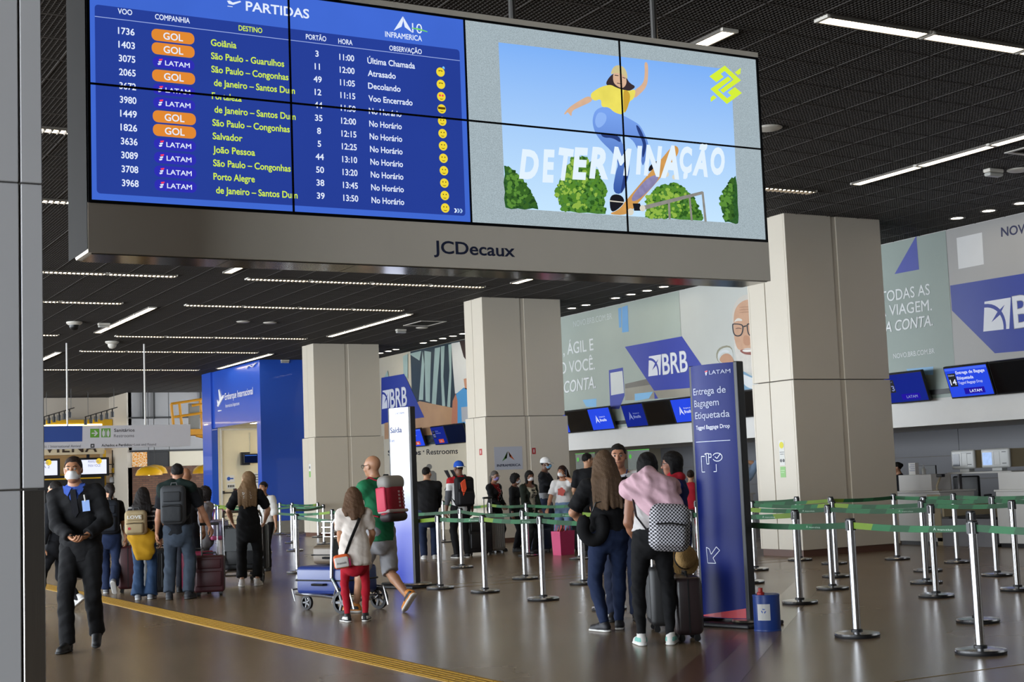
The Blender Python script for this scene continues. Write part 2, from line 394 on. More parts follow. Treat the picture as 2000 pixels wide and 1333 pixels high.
# small ceiling fittings
m_clear = M('clear_plastic', 'b9b9b4', .15, alpha=.85)
def fitting_box(px, py, lab):
    p = pZ(px, py, ZC); r = empty('emergency_light', (p[0], p[1], ZC-.004), 0, lab, 'emergency light')
    MB().rbox((-.13, -.06, -.05), (.13, .06, 0), .012).build('housing', m_lw, r); MB().rbox((-.125, -.055, -.1), (.125, .055, -.051), .02).build('cover', m_clear, r)
fitting_box(203, 631, 'clear plastic emergency light beside the left diagonal lamp line'); fitting_box(1940, 330, 'clear plastic emergency light near the right frame edge')
fitting_box(783, 643, 'clear plastic emergency light near the ceiling air vent'); fitting_box(556, 703, 'clear plastic emergency light in front of the blue booth')
def fitting_disc(px, py, r_, lab, nm='ceiling_speaker', cat='speaker'):
    p = pZ(px, py, ZC); r = empty(nm, (p[0], p[1], ZC-.004), 0, lab, cat)
    MB().lathe([(r_, 0), (r_, -.015), (r_*.85, -.022), (.001, -.022)], n=20).build('grille', m_lw, r, smooth=.6); MB().lathe([(r_*1.1, .001), (r_*1.1, -.008), (r_, -.01)], n=20).build('rim', m_lw, r)
for px, py, lab in ((475, 628, 'round white ceiling speaker, left one above the blue booth'), (527, 630, 'round white ceiling speaker, right one above the blue booth'), (1501, 249, 'round white ceiling speaker right beside the big display'), (1990, 331, 'round white ceiling speaker at the right frame edge'), (824, 640, 'round white ceiling speaker beside the air vent')):
    fitting_disc(px, py, .14, lab)
for px, py, lab in ((145, 629, 'dark dome camera under the ceiling at far left'), (219, 667, 'white cone camera under the ceiling above the hanging sign')):
    p = pZ(px, py, ZC); r = empty('dome_camera', (p[0], p[1], ZC-.004), 0, lab, 'camera')
    MB().lathe([(.17, 0), (.17, -.03), (.12, -.07)], n=20).build('mount', m_lw, r, smooth=.6)
    MB().lathe([(.11, -.07), (.105, -.12), (.07, -.17), (.001, -.185)], n=20).build('dome', m_black if px < 200 else m_lw, r, smooth=1.)
for (x0, x1, y0, y1), lab in (((14.62, 15.3, 30.4, 31.4), 'white square air vent in the ceiling near the middle column'), ((14.0, 14.8, 11.5, 12.3), 'grey square air vent in the ceiling at the right edge')):
    r = empty('air_vent', ((x0+x1)/2, (y0+y1)/2, ZC-.004), 0, lab, 'air vent'); w, h = (x1-x0)/2, (y1-y0)/2
    MB().box((-w, -h, -.012), (w, -h+.05, 0)).box((-w, h-.05, -.012), (w, h, 0)).box((-w, -h+.05, -.012), (-w+.05, h-.05, 0)).box((w-.05, -h+.05, -.012), (w, h-.05, 0)).build('frame', m_lw, r)
    for i in range(9):
        yy = -h+.1+i*(2*h-.2)/8; MB().add([(-w+.05, yy-.03, -.01), (w-.05, yy-.03, -.01), (w-.05, yy+.03, .01), (-w+.05, yy+.03, .01)], [(0, 1, 2, 3)]).build('slat', m_lw, r)

# ---- blue booth
m_gp2 = M('conduit_grey', 'b5ad98', .5); XF = 14.17; m_blue = M('booth_blue', '2350b8', .3, var=.03, scale=.8, coat=.3); m_in = M('booth_inside', 'ded4b8', .6, var=.03)
b = MB().box((XF, 40.5, 0), (18.2, 40.62, 5.6)).box((XF, 40.62, 0), (XF+.14, 40.84, 5.6)).box((XF, 40.84, 3.3), (XF+.14, 45.05, 5.6)).box((XF-.06, 45.05, 0), (XF+.14, 46.0, 5.6)).box((XF+.0, 46.0, 0), (18.2, 46.15, 5.6)).build('wall_booth', m_blue, kind='structure')
MB().box((XF+2.0, 40.62, 0), (XF+2.1, 46, 5.0)).box((XF+.14, 40.62, 3.42), (XF+2.0, 46, 3.5)).box((XF+.14, 45.06, 0), (XF+2, 45.12, 3.42)).build('wall_booth_inside', m_in, kind='structure')
MB().box((XF-.02, 40.45, .0), (18.2, 40.495, .35)).build('baseboard_booth', M('skirting_grey', '8f8a80', .5), kind='structure')
for i, y in enumerate((42.0, 43.6)):
    r = empty('booth_lamp', (XF+1.0, y, 3.42), math.pi/2, f'{"near" if i == 0 else "far"} strip lamp inside the blue booth doorway', 'ceiling light', 'booth lamps'); MB().box((-.6, -.08, -.03), (.6, .08, 0)).build('housing', m_lw, r); MB().box((-.58, -.06, -.036), (.58, .06, -.031)).build('diffuser', EM('booth_light', 'fff0cf', 26.), r)
YI = 45.05; bx = lambda px, py=900: pY(px, py, YI)[0]; bz_ = lambda py, px=450: pY(px, py, YI)[2]
dr = MB().box((bx(433), YI-.02, 0), (bx(520), YI, bz_(839))).build('door_1', m_in, kind='structure')
MB().box((bx(431), YI-.06, 0), (bx(433.5), YI-.0, bz_(838))).box((bx(433), YI-.06, bz_(841)), (bx(530), YI-.0, bz_(838))).build('door_frame', m_lw, dr, world=True)
MB().tube([(bx(434), YI-.12, bz_(963)), (bx(456), YI-.12, bz_(963))], .02).box((bx(432.5), YI-.14, bz_(965)), (bx(435), YI-.02, bz_(959))).box((bx(454), YI-.14, bz_(967)), (bx(458.5), YI-.02, bz_(955))).build('panic_bar', m_dark, dr, world=True)
MB().box((bx(455), YI-.15, bz_(963)), (bx(458), YI-.141, bz_(957))).build('red_box', M('alarm_red', '8a2a22', .5), dr, world=True)
for (pa, pb, qa, qb), lab, lines in (((441, 457, 929, 942), 'white notice with a blue logo on the booth door', 'blue'), ((442, 458, 945, 955), 'white notice with dark pictograms on the booth door', 'dark'), ((490, 516, 926, 955), 'white printed notice at the right side of the booth doorway', 'lines')):
    r = empty('wall_notice', (bx((pa+pb)/2), YI-.022, bz_(qb)), 0, lab, 'notice'); w = bx(pb)-bx(pa); h = bz_(qa)-bz_(qb); MB().box((-w/2, 0, 0), (w/2, -.006, h)).build('sheet', m_white, r)
    q = MB()
    if lines == 'lines':
        for i in range(4): q.box((-w*.42, -.009, h*.85-i*.17*h), (w*.4-.1*(i % 2), -.0065, h*.85-i*.17*h+.06*h))
    elif lines == 'blue': q.disc((-.06, -.009, h*.5), EX, EZ, .06, 12).box((0, -.009, h*.4), (w*.35, -.0065, h*.6))
    else:
        for i in range(4): q.box((-w*.4+i*w*.21, -.009, h*.25), (-w*.4+i*w*.21+w*.14, -.0065, h*.7))
    q.build('print', M('print_'+lines, {'blue': '2a57b0', 'dark': '1c1c1c', 'lines': '555555'}[lines], .6), r)
mx, mz = bx(481), bz_(907); r = empty('wall_monitor', (mx, YI-.45, mz), R_(-12), 'small dark monitor on a wall bracket inside the blue booth', 'monitor')
MB().rbox((-.22, -.04, 0), (.22, .04, .30), .01).build('casing', m_black, r); MB().box((-.20, -.046, .02), (.20, -.041, .28)).build('screen', EM('dim_blue_screen', '101c40', .6), r); MB().box((-.19, -.048, .24), (.19, -.0465, .258)).build('screen_bar', EM('blue_bar', '4d7ee0', 1.), r)
MB().box((-.30, .05, -.05), (-.02, .35, .36)).build('rear_box', m_dark, r); MB().tube([(.02, .1, .2), (.02, .36, .3), (.02, .40, 1.0)], .018).build('bracket', m_gp2, r)
# raised lettering on the booth
m_letw = M('letter_white', 'e6e6ea', .4, var=.02)
bs = empty('booth_sign', (XF-.02, 42.8, 3.95), 0, 'white raised letters and take-off plane on the blue booth front', 'sign')
text('Embarque Internacional', .21, m_letw, bs, (XF-.01, 43.72, 4.12), NY, EZ, width=2.65, bold=.012, ext=.03)
text('International departures', .11, m_letw, bs, (XF-.01, 43.7, 3.88), NY, EZ, width=1.35, ext=.02)
pl_ = [(-.02, .0), (.10, -.03), (.42, .14), (.62, .22), (.66, .30), (.60, .31), (.42, .25), (.20, .52), (.13, .50), (.22, .18), (.10, .13), (.02, .20), (-.03, .18), (.02, .06)]
MB().prism([(-x+.66, y) for x, y in pl_][::-1] and [(x, y) for x, y in pl_], (XF-.03, 44.5, 3.98), (0, -1, 0), EZ, .03).build('plane_icon', m_letw, bs, world=True)
MB().prism([(0, 0), (.3, 0), (.3, .035), (0, .035)], (XF-.03, 44.45, 3.8), NY, EZ, .03).build('plane_icon', m_letw, bs, world=True)
MB().tube([(XF-.02, 41.6, 4.93), (XF-.04, 41.3, 5.0), (XF-.03, 41.05, 4.93), (XF-.03, 40.7, 5.02)], .03, flat=.5).build('trim_1', m_letw, kind='structure')
# ================================================================== displays, banners, signs
def zm(ox, oy, s): return lambda x, y: (ox+x/s, oy+y/s)
def ch(poly, n=2):
    for _ in range(n):
        o = []
        for i in range(len(poly)):
            p, q = poly[i], poly[(i+1) % len(poly)]; o += [(p[0]*.75+q[0]*.25, p[1]*.75+q[1]*.25), (p[0]*.25+q[0]*.75, p[1]*.25+q[1]*.75)]
        poly = o
    return poly
def pts(f, poly, ax, v): return [on(*f(*p), ax, v) for p in poly]
def jag(poly, n=4, a=10., seed=1):
    rg = random.Random(seed); o = []
    for i in range(len(poly)):
        p, q = poly[i], poly[(i+1) % len(poly)]
        for k in range(n):
            t = k/n; o.append((p[0]+(q[0]-p[0])*t+rg.uniform(-a, a)*(k > 0), p[1]+(q[1]-p[1])*t+rg.uniform(-a, a)*(k > 0)))
    return o
def ptext(s, p0, p1, cap_px, ax, v, mat, parent, **k):
    a, b = on(*p0, ax, v), on(*p1, ax, v); d = b-a; w = np.linalg.norm(d); dep = (a-np.array([0, 0, CAM_H]))@AF
    u = d/w; vv = np.array([0, 0, 1.]); vv = vv-u*(vv@u); vv /= np.linalg.norm(vv)
    return text(s, cap_px*dep/CAM_F, mat, parent, a, u, vv, width=w, **k)
def EMG(name, top, bot, z0, z1, st=1.):
    m = EM(name, top, st); N = m.node_tree.nodes; L = m.node_tree.links
    g = N.new('ShaderNodeNewGeometry'); s = N.new('ShaderNodeSeparateXYZ'); r = N.new('ShaderNodeMapRange')
    r.inputs['From Min'].default_value = z0; r.inputs['From Max'].default_value = z1
    x = N.new('ShaderNodeMix'); x.data_type = 'RGBA'; x.inputs['A'].default_value = lin(bot); x.inputs['B'].default_value = lin(top)
    L.new(g.outputs['Position'], s.inputs[0]); L.new(s.outputs['Z'], r.inputs['Value']); L.new(r.outputs['Result'], x.inputs['Factor'])
    e = [n for n in N if n.type == 'EMISSION'][0]; L.new(x.outputs['Result'], e.inputs['Color']); return m
# ---- big departures display
BY = 8.0; BXa, BXb, BZa, BZb = 1.838, 6.612, 2.928, 4.268
m_case = M('display_casing', 'd6cdbe', .5, var=.03); m_caseu = M('display_underside', '9a958d', .12, .9, var=.1)
dd = empty('departures_display', ((BXa+BXb)/2, BY+.24, 2.64), 0, 'huge hanging departures display with two pictures side by side, maker name below', 'display board')
prof = [(0, 2.64), (.30, 2.64), (.48, 2.76), (.48, 4.315), (0, 4.315), (0, 4.275), (.03, 4.275), (.03, 2.922), (0, 2.922)]
x0, x1 = BXa-.012, BXb+.016
c = MB(); n = len(prof)
c.add([(x0, BY+p[0], p[1]) for p in prof]+[(x1, BY+p[0], p[1]) for p in prof], [tuple(range(n)), tuple(range(2*n-1, n-1, -1))]+[((i+1) % n, i, i+n, (i+1) % n+n) for i in range(n)])
c.build('casing', m_case, dd, world=True)
MB().box((x0-.004, BY+.004, 2.66), (x0-.0005, BY+.478, 4.31)).build('side_panel', M('display_side_shaded', '211f1d', .75, spec=.15), dd, world=True)  # left side made dark: shade of nearby structure put into its colour
for k in range(6):
    a = x0+.02+k*(x1-x0-.04)/6; b_ = a+(x1-x0-.04)/6-.006
    MB().box((a, BY+.012, 2.632), (b_, BY+.295, 2.6395)).build('underside_plate', m_caseu, dd, world=True)
for x in (2.3, 3.55, 4.723, 5.89):
    MB().tube([(x, BY+.24, 4.315), (x, BY+.24, 5.6)], .025, 10).build('hanger_rod', m_steel, dd, world=True)
m_bz = M('bezel_black', '08090c', .3)
pw = (BXb-BXa)/4; ph = (BZb-BZa)/2
m_sb = EM('screen_blue', '4169d2', 1., .12, 2.); m_sg = EM('screen_granite', 'a3b2b9', 1., .55, 170.)
for i in range(4):
    for j in range(2):
        p = MB().box((BXa+i*pw, BY, BZa+j*ph), (BXa+(i+1)*pw, BY+.03, BZa+(j+1)*ph)).build('screen_panel', m_sb if i < 2 else m_sg, dd, world=True)
bz = [(BXa+i*pw, BZa-.008, BZb+.008, .006 if 0 < i < 4 else .009) for i in range(5)]
for x, za, zb, w in bz: MB().box((x-w, BY-.007, za), (x+w, BY+.028, zb)).build('bezel', m_bz, dd, world=True)
for z, w in ((BZa, .009), (BZa+ph, .006), (BZb, .008)): MB().box((BXa, BY-.0065, z-w), (BXb, BY+.028, z+w)).build('bezel', m_bz, dd, world=True)
Yk = lambda k: BY-.0006*k
def scr(mb_pts, k, mat, nm): MB().flat([(p[0], Yk(k), p[2]) for p in mb_pts]).build(nm, mat, dd, world=True)
def rr(x0, z0, x1, z1, r, n=4):
    o = []
    for cx, cz, a0 in ((x1-r, z0+r, -90), (x1-r, z1-r, 0), (x0+r, z1-r, 90), (x0+r, z0+r, 180)):
        for i in range(n+1): a = R_(a0+90*i/n); o.append((cx+r*math.cos(a), 0, cz+r*math.sin(a)))
    return o
scr(rr(1.876, 2.975, 4.185, 4.058, .02), 1, EM('screen_navy', '273f98', 1., .10, 1.2), 'table_field')
m_sw = EM('screen_white', 'e4eeff', 1., 0); m_sy = EM('screen_yellow', 'd3ef4a', 1., 0)
scr([(1.876, 0, 3.986), (4.185, 0, 3.984), (4.185, 0, 3.988), (1.876, 0, 3.990)], 2, EM('screen_line', '9fb2e8', 1.), 'table_line')
def bt(s, cap, mat, x, z, w=None, al='L', bold=.022): return text(s, cap, mat, dd, (x, Yk(3), z-cap/2), EX, EZ, width=w, align=al, bold=bold, ext=.0)
for s, x, z, w, mt in (('VOO', 2.046, 4.036, .082, m_sw), ('COMPANHIA', 2.32, 4.03, .204, m_sw), ('DESTINO', 2.789, 4.024, .146, m_sy), ('PORTÃO', 3.204, 4.021, .132, m_sw), ('HORA', 3.396, 4.018, .094, m_sw), ('OBSERVAÇÃO', 3.803, 4.014, .225, m_sw)): bt(s, .031, mt, x, z, w, 'C', .02)
bt('PARTIDAS', .056, m_sw, 2.763, 4.164, .40, 'L', .025)
RW = [('1736', 'G', 'Goiânia', .155, '3', '11:00', 'Última Chamada', .325), ('1403', 'G', 'São Paulo - Guarulhos', .45, '11', '12:00', 'Atrasado', .19), ('3075', 'L', 'São Paulo – Congonhas', .475, '49', '11:05', 'Decolando', .22),
      ('2065', 'G', 'de Janeiro – Santos Dum', .50, '12', '11:15', 'Voo Encerrado', .30), ('3672', 'L', 'Fortaleza', .18, '44', '11:50', 'No Horário', .22), ('3980', 'L', 'de Janeiro – Santos Dum', .50, '35', '12:00', 'No Horário', .22),
      ('1449', 'G', 'São Paulo – Congonhas', .475, '8', '12:15', 'No Horário', .22), ('1826', 'G', 'Salvador', .18, '5', '12:25', 'No Horário', .22), ('3636', 'L', 'João Pessoa', .255, '44', '13:10', 'No Horário', .22),
      ('3089', 'L', 'São Paulo – Congonhas', .475, '50', '13:20', 'No Horário', .22), ('3708', 'L', 'Porto Alegre', .25, '38', '13:45', 'No Horário', .22), ('3968', 'L', 'de Janeiro – Santos Dum', .50, '39', '13:50', 'No Horário', .22)]
m_or = EM('screen_orange', 'e28a34', 1.); m_in = EM('screen_indigo', '2f2fb4', 1.); m_redm = EM('screen_red', 'ff3f5a', 1.); m_emo = EM('screen_emoji', 'f0d83a', 1.); m_emd = EM('screen_emoji_dark', '5a4312', 1.)
for k, (fl_, co, de, dw, po_, ho, ob, ow) in enumerate(RW):
    z = 3.922-k*.0798
    bt(fl_, .038, m_sw, 2.052+k*.001, z, .094, 'C'); bt(de, .039, m_sy, 2.545+(.014 if de[0] == 'd' else 0), z-.006, dw); bt(po_, .037, m_sw, 3.207, z, None, 'C')
    bt(ho, .037, m_sw, 3.402, z-.003, .098, 'C'); bt(ob, .037, m_sw, 3.539, z-.005, ow)
    if co == 'G':
        scr(rr(2.196, z-.034, 2.447, z+.036, .03), 2, m_or, 'airline_pill'); bt('GOL', .04, m_sw, 2.322, z, .115, 'C', .02)
    else:
        scr(rr(2.2, z-.032, 2.445, z+.034, .03), 2, m_in, 'airline_pill'); bt('LATAM', .028, m_sw, 2.272, z, .145, 'L', .016)
        for i in range(3): scr([(2.236-.004*i, 0, z+.018-.013*i), (2.258-.005*i, 0, z+.022-.013*i), (2.256-.005*i, 0, z+.013-.013*i), (2.240-.004*i, 0, z+.009-.013*i)], 3, m_redm if i == 0 else m_sw, 'airline_mark')
    ex, ez = 4.043, z-.026; e = MB().disc((ex, Yk(2), ez), EX, EZ, .030); e.build('emoji', m_emo, dd, world=True)
    f = MB()
    if k == 3: f.flat([(ex-.026, Yk(3), ez+.012), (ex-.026, Yk(3), ez-.002), (ex-.004, Yk(3), ez-.004), (ex+.004, Yk(3), ez-.004), (ex+.026, Yk(3), ez-.002), (ex+.026, Yk(3), ez+.012)])
    else:
        for sx in (-1, 1): f.disc((ex+sx*.010, Yk(3), ez+.007), EX, EZ, .0075 if k == 2 else .0042, 8)
    if k == 2: f.build('emoji_face', m_redm, dd, world=True); f = MB()
    dn = -1 if k in (0, 1) else 1
    f.flat([(ex-.014, Yk(3), ez-.008*dn-.004), (ex-.006, Yk(3), ez-.015*dn-.004), (ex+.006, Yk(3), ez-.015*dn-.004), (ex+.014, Yk(3), ez-.008*dn-.004), (ex+.005, Yk(3), ez-.011*dn-.004), (ex-.005, Yk(3), ez-.011*dn-.004)]); f.build('emoji_face', m_emd, dd, world=True)
    if k == 0: scr([(ex+.012, 0, ez+.03), (ex+.03, 0, ez+.02), (ex+.03, 0, ez+.035), (ex+.02, 0, ez+.04)], 4, EM('screen_sky', '7cc8ff'), 'emoji_drop')
zl = zm(735, 15, 11.11)
for poly, mt in (([(570, 190), (375, 500), (545, 415), (580, 290)], m_sw), ([(575, 190), (585, 290), (615, 425), (785, 550)], m_sw)): scr(pts(zl, poly, 1, BY), 3, mt, 'company_mark')
bt('INFRAMERICA', .034, m_sw, 3.665, 4.100, .255, 'L', .02); bt('10', .062, m_sw, 3.853, 4.163, .07, 'L', -.012)
scr([(3.848, 0, 4.158), (3.96, 0, 4.146), (3.96, 0, 4.152), (3.9, 0, 4.164), (3.85, 0, 4.163)], 4, EM('screen_green', '6fd06a'), 'company_mark')
zt = zm(400, 0, 2.898)
scr(pts(zt, [(125, 5), (140, 3), (158, 15), (200, 5), (205, 12), (160, 28), (135, 22)], 1, BY), 3, m_sw, 'plane_mark'); scr(pts(zt, [(128, 33), (157, 37), (157, 41), (128, 37)], 1, BY), 3, m_sw, 'plane_mark')
for i in range(3):
    x = 4.105+i*.02; scr([(x, 0, 3.02), (x+.012, 0, 3.02), (x+.022, 0, 3.006), (x+.012, 0, 2.992), (x, 0, 2.992), (x+.01, 0, 3.006)], 3, m_sw if i == 0 else EM('screen_pale', '9fc0ea'), 'page_arrow')
# advertising picture on the right half
ZA = zm(960, 70, 3.508)
def ad(poly, k, mat, nm): scr(pts(ZA, poly, 1, BY), k, mat, nm)
ad([(47, 45), (1640, 232), (1692, 1286), (95, 1180)], 1, EMG('ad_sky', '7fb2f8', 'c6e6ff', 3.05, 4.15), 'picture_sky')
TREES = []; m_tree = EM('ad_tree', '4f8238', 1., .75, 55.); m_tree2 = EM('ad_tree_dark', '2f5a2c', 1., .8, 60.)
for i, (mt, poly) in enumerate(((m_tree2, [(85, 890), (150, 920), (210, 990), (270, 1060), (320, 1190), (95, 1178)]), (m_tree, [(560, 830), (640, 830), (700, 880), (740, 960), (790, 1050), (770, 1110), (780, 1222), (480, 1202), (455, 1120), (430, 1060), (470, 980), (500, 920)]),
        (m_tree, [(1060, 1110), (1110, 1060), (1170, 1020), (1270, 1010), (1340, 1060), (1400, 1150), (1450, 1230), (1440, 1268), (1050, 1243)]), (m_tree2, [(1671, 960), (1620, 1020), (1570, 1110), (1570, 1160), (1600, 1278), (1690, 1285)]))): TREES.append(poly) or ad(jag(poly, 5, 9, i), 2, mt, 'picture_tree')
def inside(p, poly):
    c = False
    for i in range(len(poly)):
        (x1_, y1_), (x2_, y2_) = poly[i-1], poly[i]
        if (y1_ > p[1]) != (y2_ > p[1]) and p[0] < (x2_-x1_)*(p[1]-y1_)/(y2_-y1_)+x1_: c = not c
    return c
rg_ = random.Random(5)
for ti, poly in enumerate(TREES):
    xs_, ys_ = [p[0] for p in poly], [p[1] for p in poly]; lf = [MB(), MB(), MB()]
    for k in range(420):
        p = (rg_.uniform(min(xs_), max(xs_)), rg_.uniform(min(ys_), max(ys_)-22)); rd = rg_.uniform(7, 19)
        if not inside(p, poly) or p[0]-rd < 92 or p[0]+rd > 1668: continue
        j = min(2, max(0, int(1.5+1.3*(p[0]-sum(xs_)/len(xs_))/(max(xs_)-min(xs_))*-1+rg_.uniform(-1.2, 1.0)))); lf[j].flat([(q[0], Yk(2.2+.1*j+.0004*k), q[2]) for q in pts(ZA, [(p[0]+rd*rg_.uniform(.6, 1.2)*math.cos(a*.9), p[1]+rd*rg_.uniform(.6, 1.2)*math.sin(a*.9)) for a in range(7)], 1, BY)])
    for j in range(3): tag(lf[j].build('picture_leaves', EM('ad_leaf_%d%d' % (j, ti % 3 == 0), (('24451f', '3a6428', '5d8f3a') if ti in (0, 3) else ('2f5a22', '57892f', '93b84a'))[j]), dd, world=True), kind='stuff')
m_jean = EMG('ad_jeans', '7aa4f0', '2c4f9e', 3.15, 3.75); m_skin = EM('ad_skin', 'd8b295', 1., .12, 20); m_hair = EM('ad_hair', '3a2f33', 1.); m_capc = EM('ad_cap', 'cfc392', 1., .1, 20)
m_shirt = EM('ad_shirt', 'ecdf62', 1., .18, 9.); m_metal = EM('ad_metal', '8d8b86', 1., .3, 30); m_deck = EM('ad_deck', '8b86b0', 1., .35, 25); m_wood = EM('ad_wood', 'd09a55', 1., .2, 15); m_whl = EM('ad_wheel', 'ddd8c8', 1.); m_blk = EM('ad_black', '1d1d24', 1.)
ad([(1040, 1165), (1445, 1065), (1450, 1085), (1050, 1192)], 3, m_metal, 'picture_rail')
for poly in ([(1437, 1070), (1452, 1070), (1474, 1275), (1458, 1275)], [(1350, 1112), (1363, 1110), (1378, 1268), (1364, 1267)], [(1207, 1148), (1222, 1145), (1227, 1258), (1212, 1257)]): ad(poly, 3, m_metal, 'picture_rail')
ad(ch([(835, 255), (800, 290), (782, 325), (790, 340), (815, 348), (900, 378), (940, 382), (992, 350), (945, 325), (925, 290), (905, 260)]), 4, m_hair, 'picture_hair')
ad(ch([(812, 270), (825, 225), (850, 203), (880, 203), (910, 220), (928, 260), (930, 305), (905, 268), (850, 252)]), 6, m_capc, 'picture_cap')
ad(ch([(830, 262), (850, 250), (905, 265), (925, 300), (920, 340), (895, 362), (860, 348), (832, 320)]), 5, m_skin, 'picture_face')
for poly in ([(842, 268), (868, 272), (868, 277), (842, 274)], [(895, 283), (915, 290), (915, 295), (895, 288)], [(858, 322), (885, 328), (885, 332), (858, 327)]): ad(poly, 6, m_hair, 'picture_face_line')
ad(ch([(668, 408), (700, 446), (600, 490), (548, 515), (548, 560), (520, 520), (510, 538), (490, 540), (530, 490), (600, 445)]), 4, m_skin, 'picture_arm'); ad(ch([(968, 380), (1040, 330), (1050, 250), (1045, 180), (1070, 183), (1073, 260), (1065, 350), (1000, 415), (975, 430)]), 4, m_skin, 'picture_arm')
ad(ch([(765, 345), (815, 335), (850, 355), (895, 370), (940, 380), (980, 365), (985, 395), (968, 440), (945, 445), (905, 545), (840, 528), (800, 488), (750, 492), (750, 430), (700, 452), (668, 405), (720, 365)]), 6, m_shirt, 'picture_shirt')
ad(ch([(750, 490), (800, 485), (840, 525), (900, 545), (990, 595), (1020, 620), (1060, 700), (1075, 750), (1070, 800), (1040, 890), (1030, 885), (1010, 800), (960, 700), (870, 680), (900, 750), (925, 800), (945, 870), (940, 960), (895, 1090), (825, 1075), (850, 930), (870, 880), (830, 800), (745, 720), (705, 660), (688, 590), (700, 530), (720, 505)]), 5, m_jean, 'picture_jeans')
ad(ch([(740, 520), (790, 540), (780, 600), (730, 640), (705, 600), (715, 545)]), 5.3, EM('ad_jeans_light', '8fb6f6', 1., .1), 'picture_jeans_light'); ad(ch([(985, 605), (1015, 630), (1050, 710), (1062, 760), (1035, 850), (1028, 800), (1040, 740), (1000, 660)]), 5.3, EM('ad_jeans_dark', '2a3f7c', 1., .1), 'picture_jeans_dark'); ad(ch([(905, 880), (938, 880), (935, 960), (895, 1080), (880, 1075), (905, 960)]), 5.3, EM('ad_jeans_dark', '2a3f7c', 1., .1), 'picture_jeans_dark'); ad(ch([(740, 660), (870, 680), (890, 740), (830, 700), (760, 700)]), 5.3, EM('ad_jeans_dark', '2a3f7c', 1., .1), 'picture_jeans_dark')
ad(ch([(830, 1085), (890, 1092), (915, 1140), (860, 1195), (815, 1212), (805, 1120)]), 5, m_blk, 'picture_shoe'); ad(ch([(1090, 880), (1165, 840), (1170, 860), (1085, 935), (1070, 920)]), 5, m_blk, 'picture_shoe')
ad(ch([(1240, 750), (1275, 760), (1282, 800), (1250, 850), (1170, 960), (1000, 1150), (930, 1232), (790, 1224), (870, 1195), (920, 1130), (1080, 940), (1150, 860)]), 6, m_wood, 'picture_skateboard'); ad(ch([(1085, 950), (1168, 968), (990, 1145), (940, 1120)]), 7, m_deck, 'picture_deck')
for x, y, r in ((950, 1208, 22), (1032, 1183, 20), (1215, 900, 20), (1196, 950, 17), (1250, 970, 16)): ad([(x+r*math.cos(a*.524), y+r*1.1*math.sin(a*.524)) for a in range(12)], 8, m_whl, 'picture_wheel')
ad([(805, 1128), (912, 1140), (912, 1147), (805, 1136)], 5.5, m_whl, 'picture_sole'); ad(ch([(905, 360), (955, 400), (930, 500), (905, 540), (900, 430)]), 6.3, EM('ad_shirt_dark', 'c9a23a', 1., .1), 'picture_shirt_fold'); ad([(965, 1150), (1015, 1150), (1030, 1200), (975, 1200)], 7, m_blk, 'picture_truck')
m_adl = EM('ad_letter', 'e4f3ff', 1., 0)
for ci, (c_, xa_, xb_, yt, yb2) in enumerate((('D', 185, 325, 785, 968), ('E', 345, 445, 790, 992), ('T', 455, 562, 775, 975), ('E', 550, 672, 775, 972), ('R', 665, 795, 770, 965), ('M', 812, 958, 765, 935), ('I', 985, 1045, 765, 940), ('N', 1040, 1172, 755, 945), ('A', 1155, 1282, 755, 960), ('Ç', 1292, 1385, 770, 930), ('Ã', 1372, 1482, 775, 945), ('O', 1502, 1600, 772, 940))):
    p0, p1 = pts(ZA, [(xa_, yb2), (xb_, yb2)], 1, BY); pt_ = pts(ZA, [(xa_, yt)], 1, BY)[0]; tl_ = .05*math.sin(ci*2.3)
    text(c_, pt_[2]-p0[2], m_adl, dd, (p0[0], Yk(9), p0[2]), (math.cos(tl_), 0, math.sin(tl_)), (-math.sin(tl_), 0, math.cos(tl_)), width=p1[0]-p0[0], bold=.06, shear=.24, ext=0)
ZL = zm(1370, 110, 12.12); m_lg = EM('ad_logo', 'd6f03c', 1., 0)
for poly in ([(540, 225), (175, 480), (340, 620), (515, 495), (445, 420), (535, 355), (750, 555), (430, 805), (500, 875), (925, 575)], [(590, 1135), (200, 780), (620, 480), (695, 555), (375, 800), (595, 1000), (690, 935), (610, 860), (780, 735), (945, 875)], [(920, 278), (780, 385), (850, 445), (910, 420)], [(210, 1085), (205, 985), (270, 925), (350, 985)]): scr(pts(ZL, poly, 1, BY), 10, m_lg, 'bank_mark')
text('JCDecaux', .078, M('letter_navy', '242b46', .5), dd, (3.952, BY-.001, 2.728), EX, EZ, width=.582, bold=.02)

# ---- advertising wall: banners with print
XW = XB-.012
def wbanner(label, y0, y1, col, z0=2.36, cols=None):
    r = empty('advertising_banner', (XW, (y0+y1)/2, z0), 0, label, 'banner', 'bank banners on the advertising wall')
    n = 14; mb = MB()
    for i in range(n+1):
        y = y0+(y1-y0)*i/n
        for z in (z0, 3.2, 4.2, ZC-.01): mb.v.append((XW-.004*abs(math.sin(i*1.7+z)), y, z))
    mb.f = [(i*4+j, i*4+j+1, i*4+j+5, i*4+j+4) for i in range(n) for j in range(3)]; mb.m = [0]*len(mb.f)
    mb.build('cloth', M('banner_'+col, col, .45, var=.10, scale=.8, bump=.25, bscale=2.5), r, world=True, smooth=3.14)
    return r
def pr(r, f, poly, col, k, nm='print', rough=.45, var=.05, sc=3.):
    MB().flat(pts(f, poly, 0, XW-.0045-.0005*k)).build(nm, M('ink_'+col+('' if var < .1 else 'v'), col, rough, var=var, scale=sc), r, world=True)
def wt(r, s, f, p0, p1, cap, col='e4e8e8', k=3, **kw): return ptext(s, f(*p0), f(*p1), cap/f.s, 0, XW-.0045-.0005*k, M('ink_'+col, col, .45, var=.02), r, ext=0, **kw)
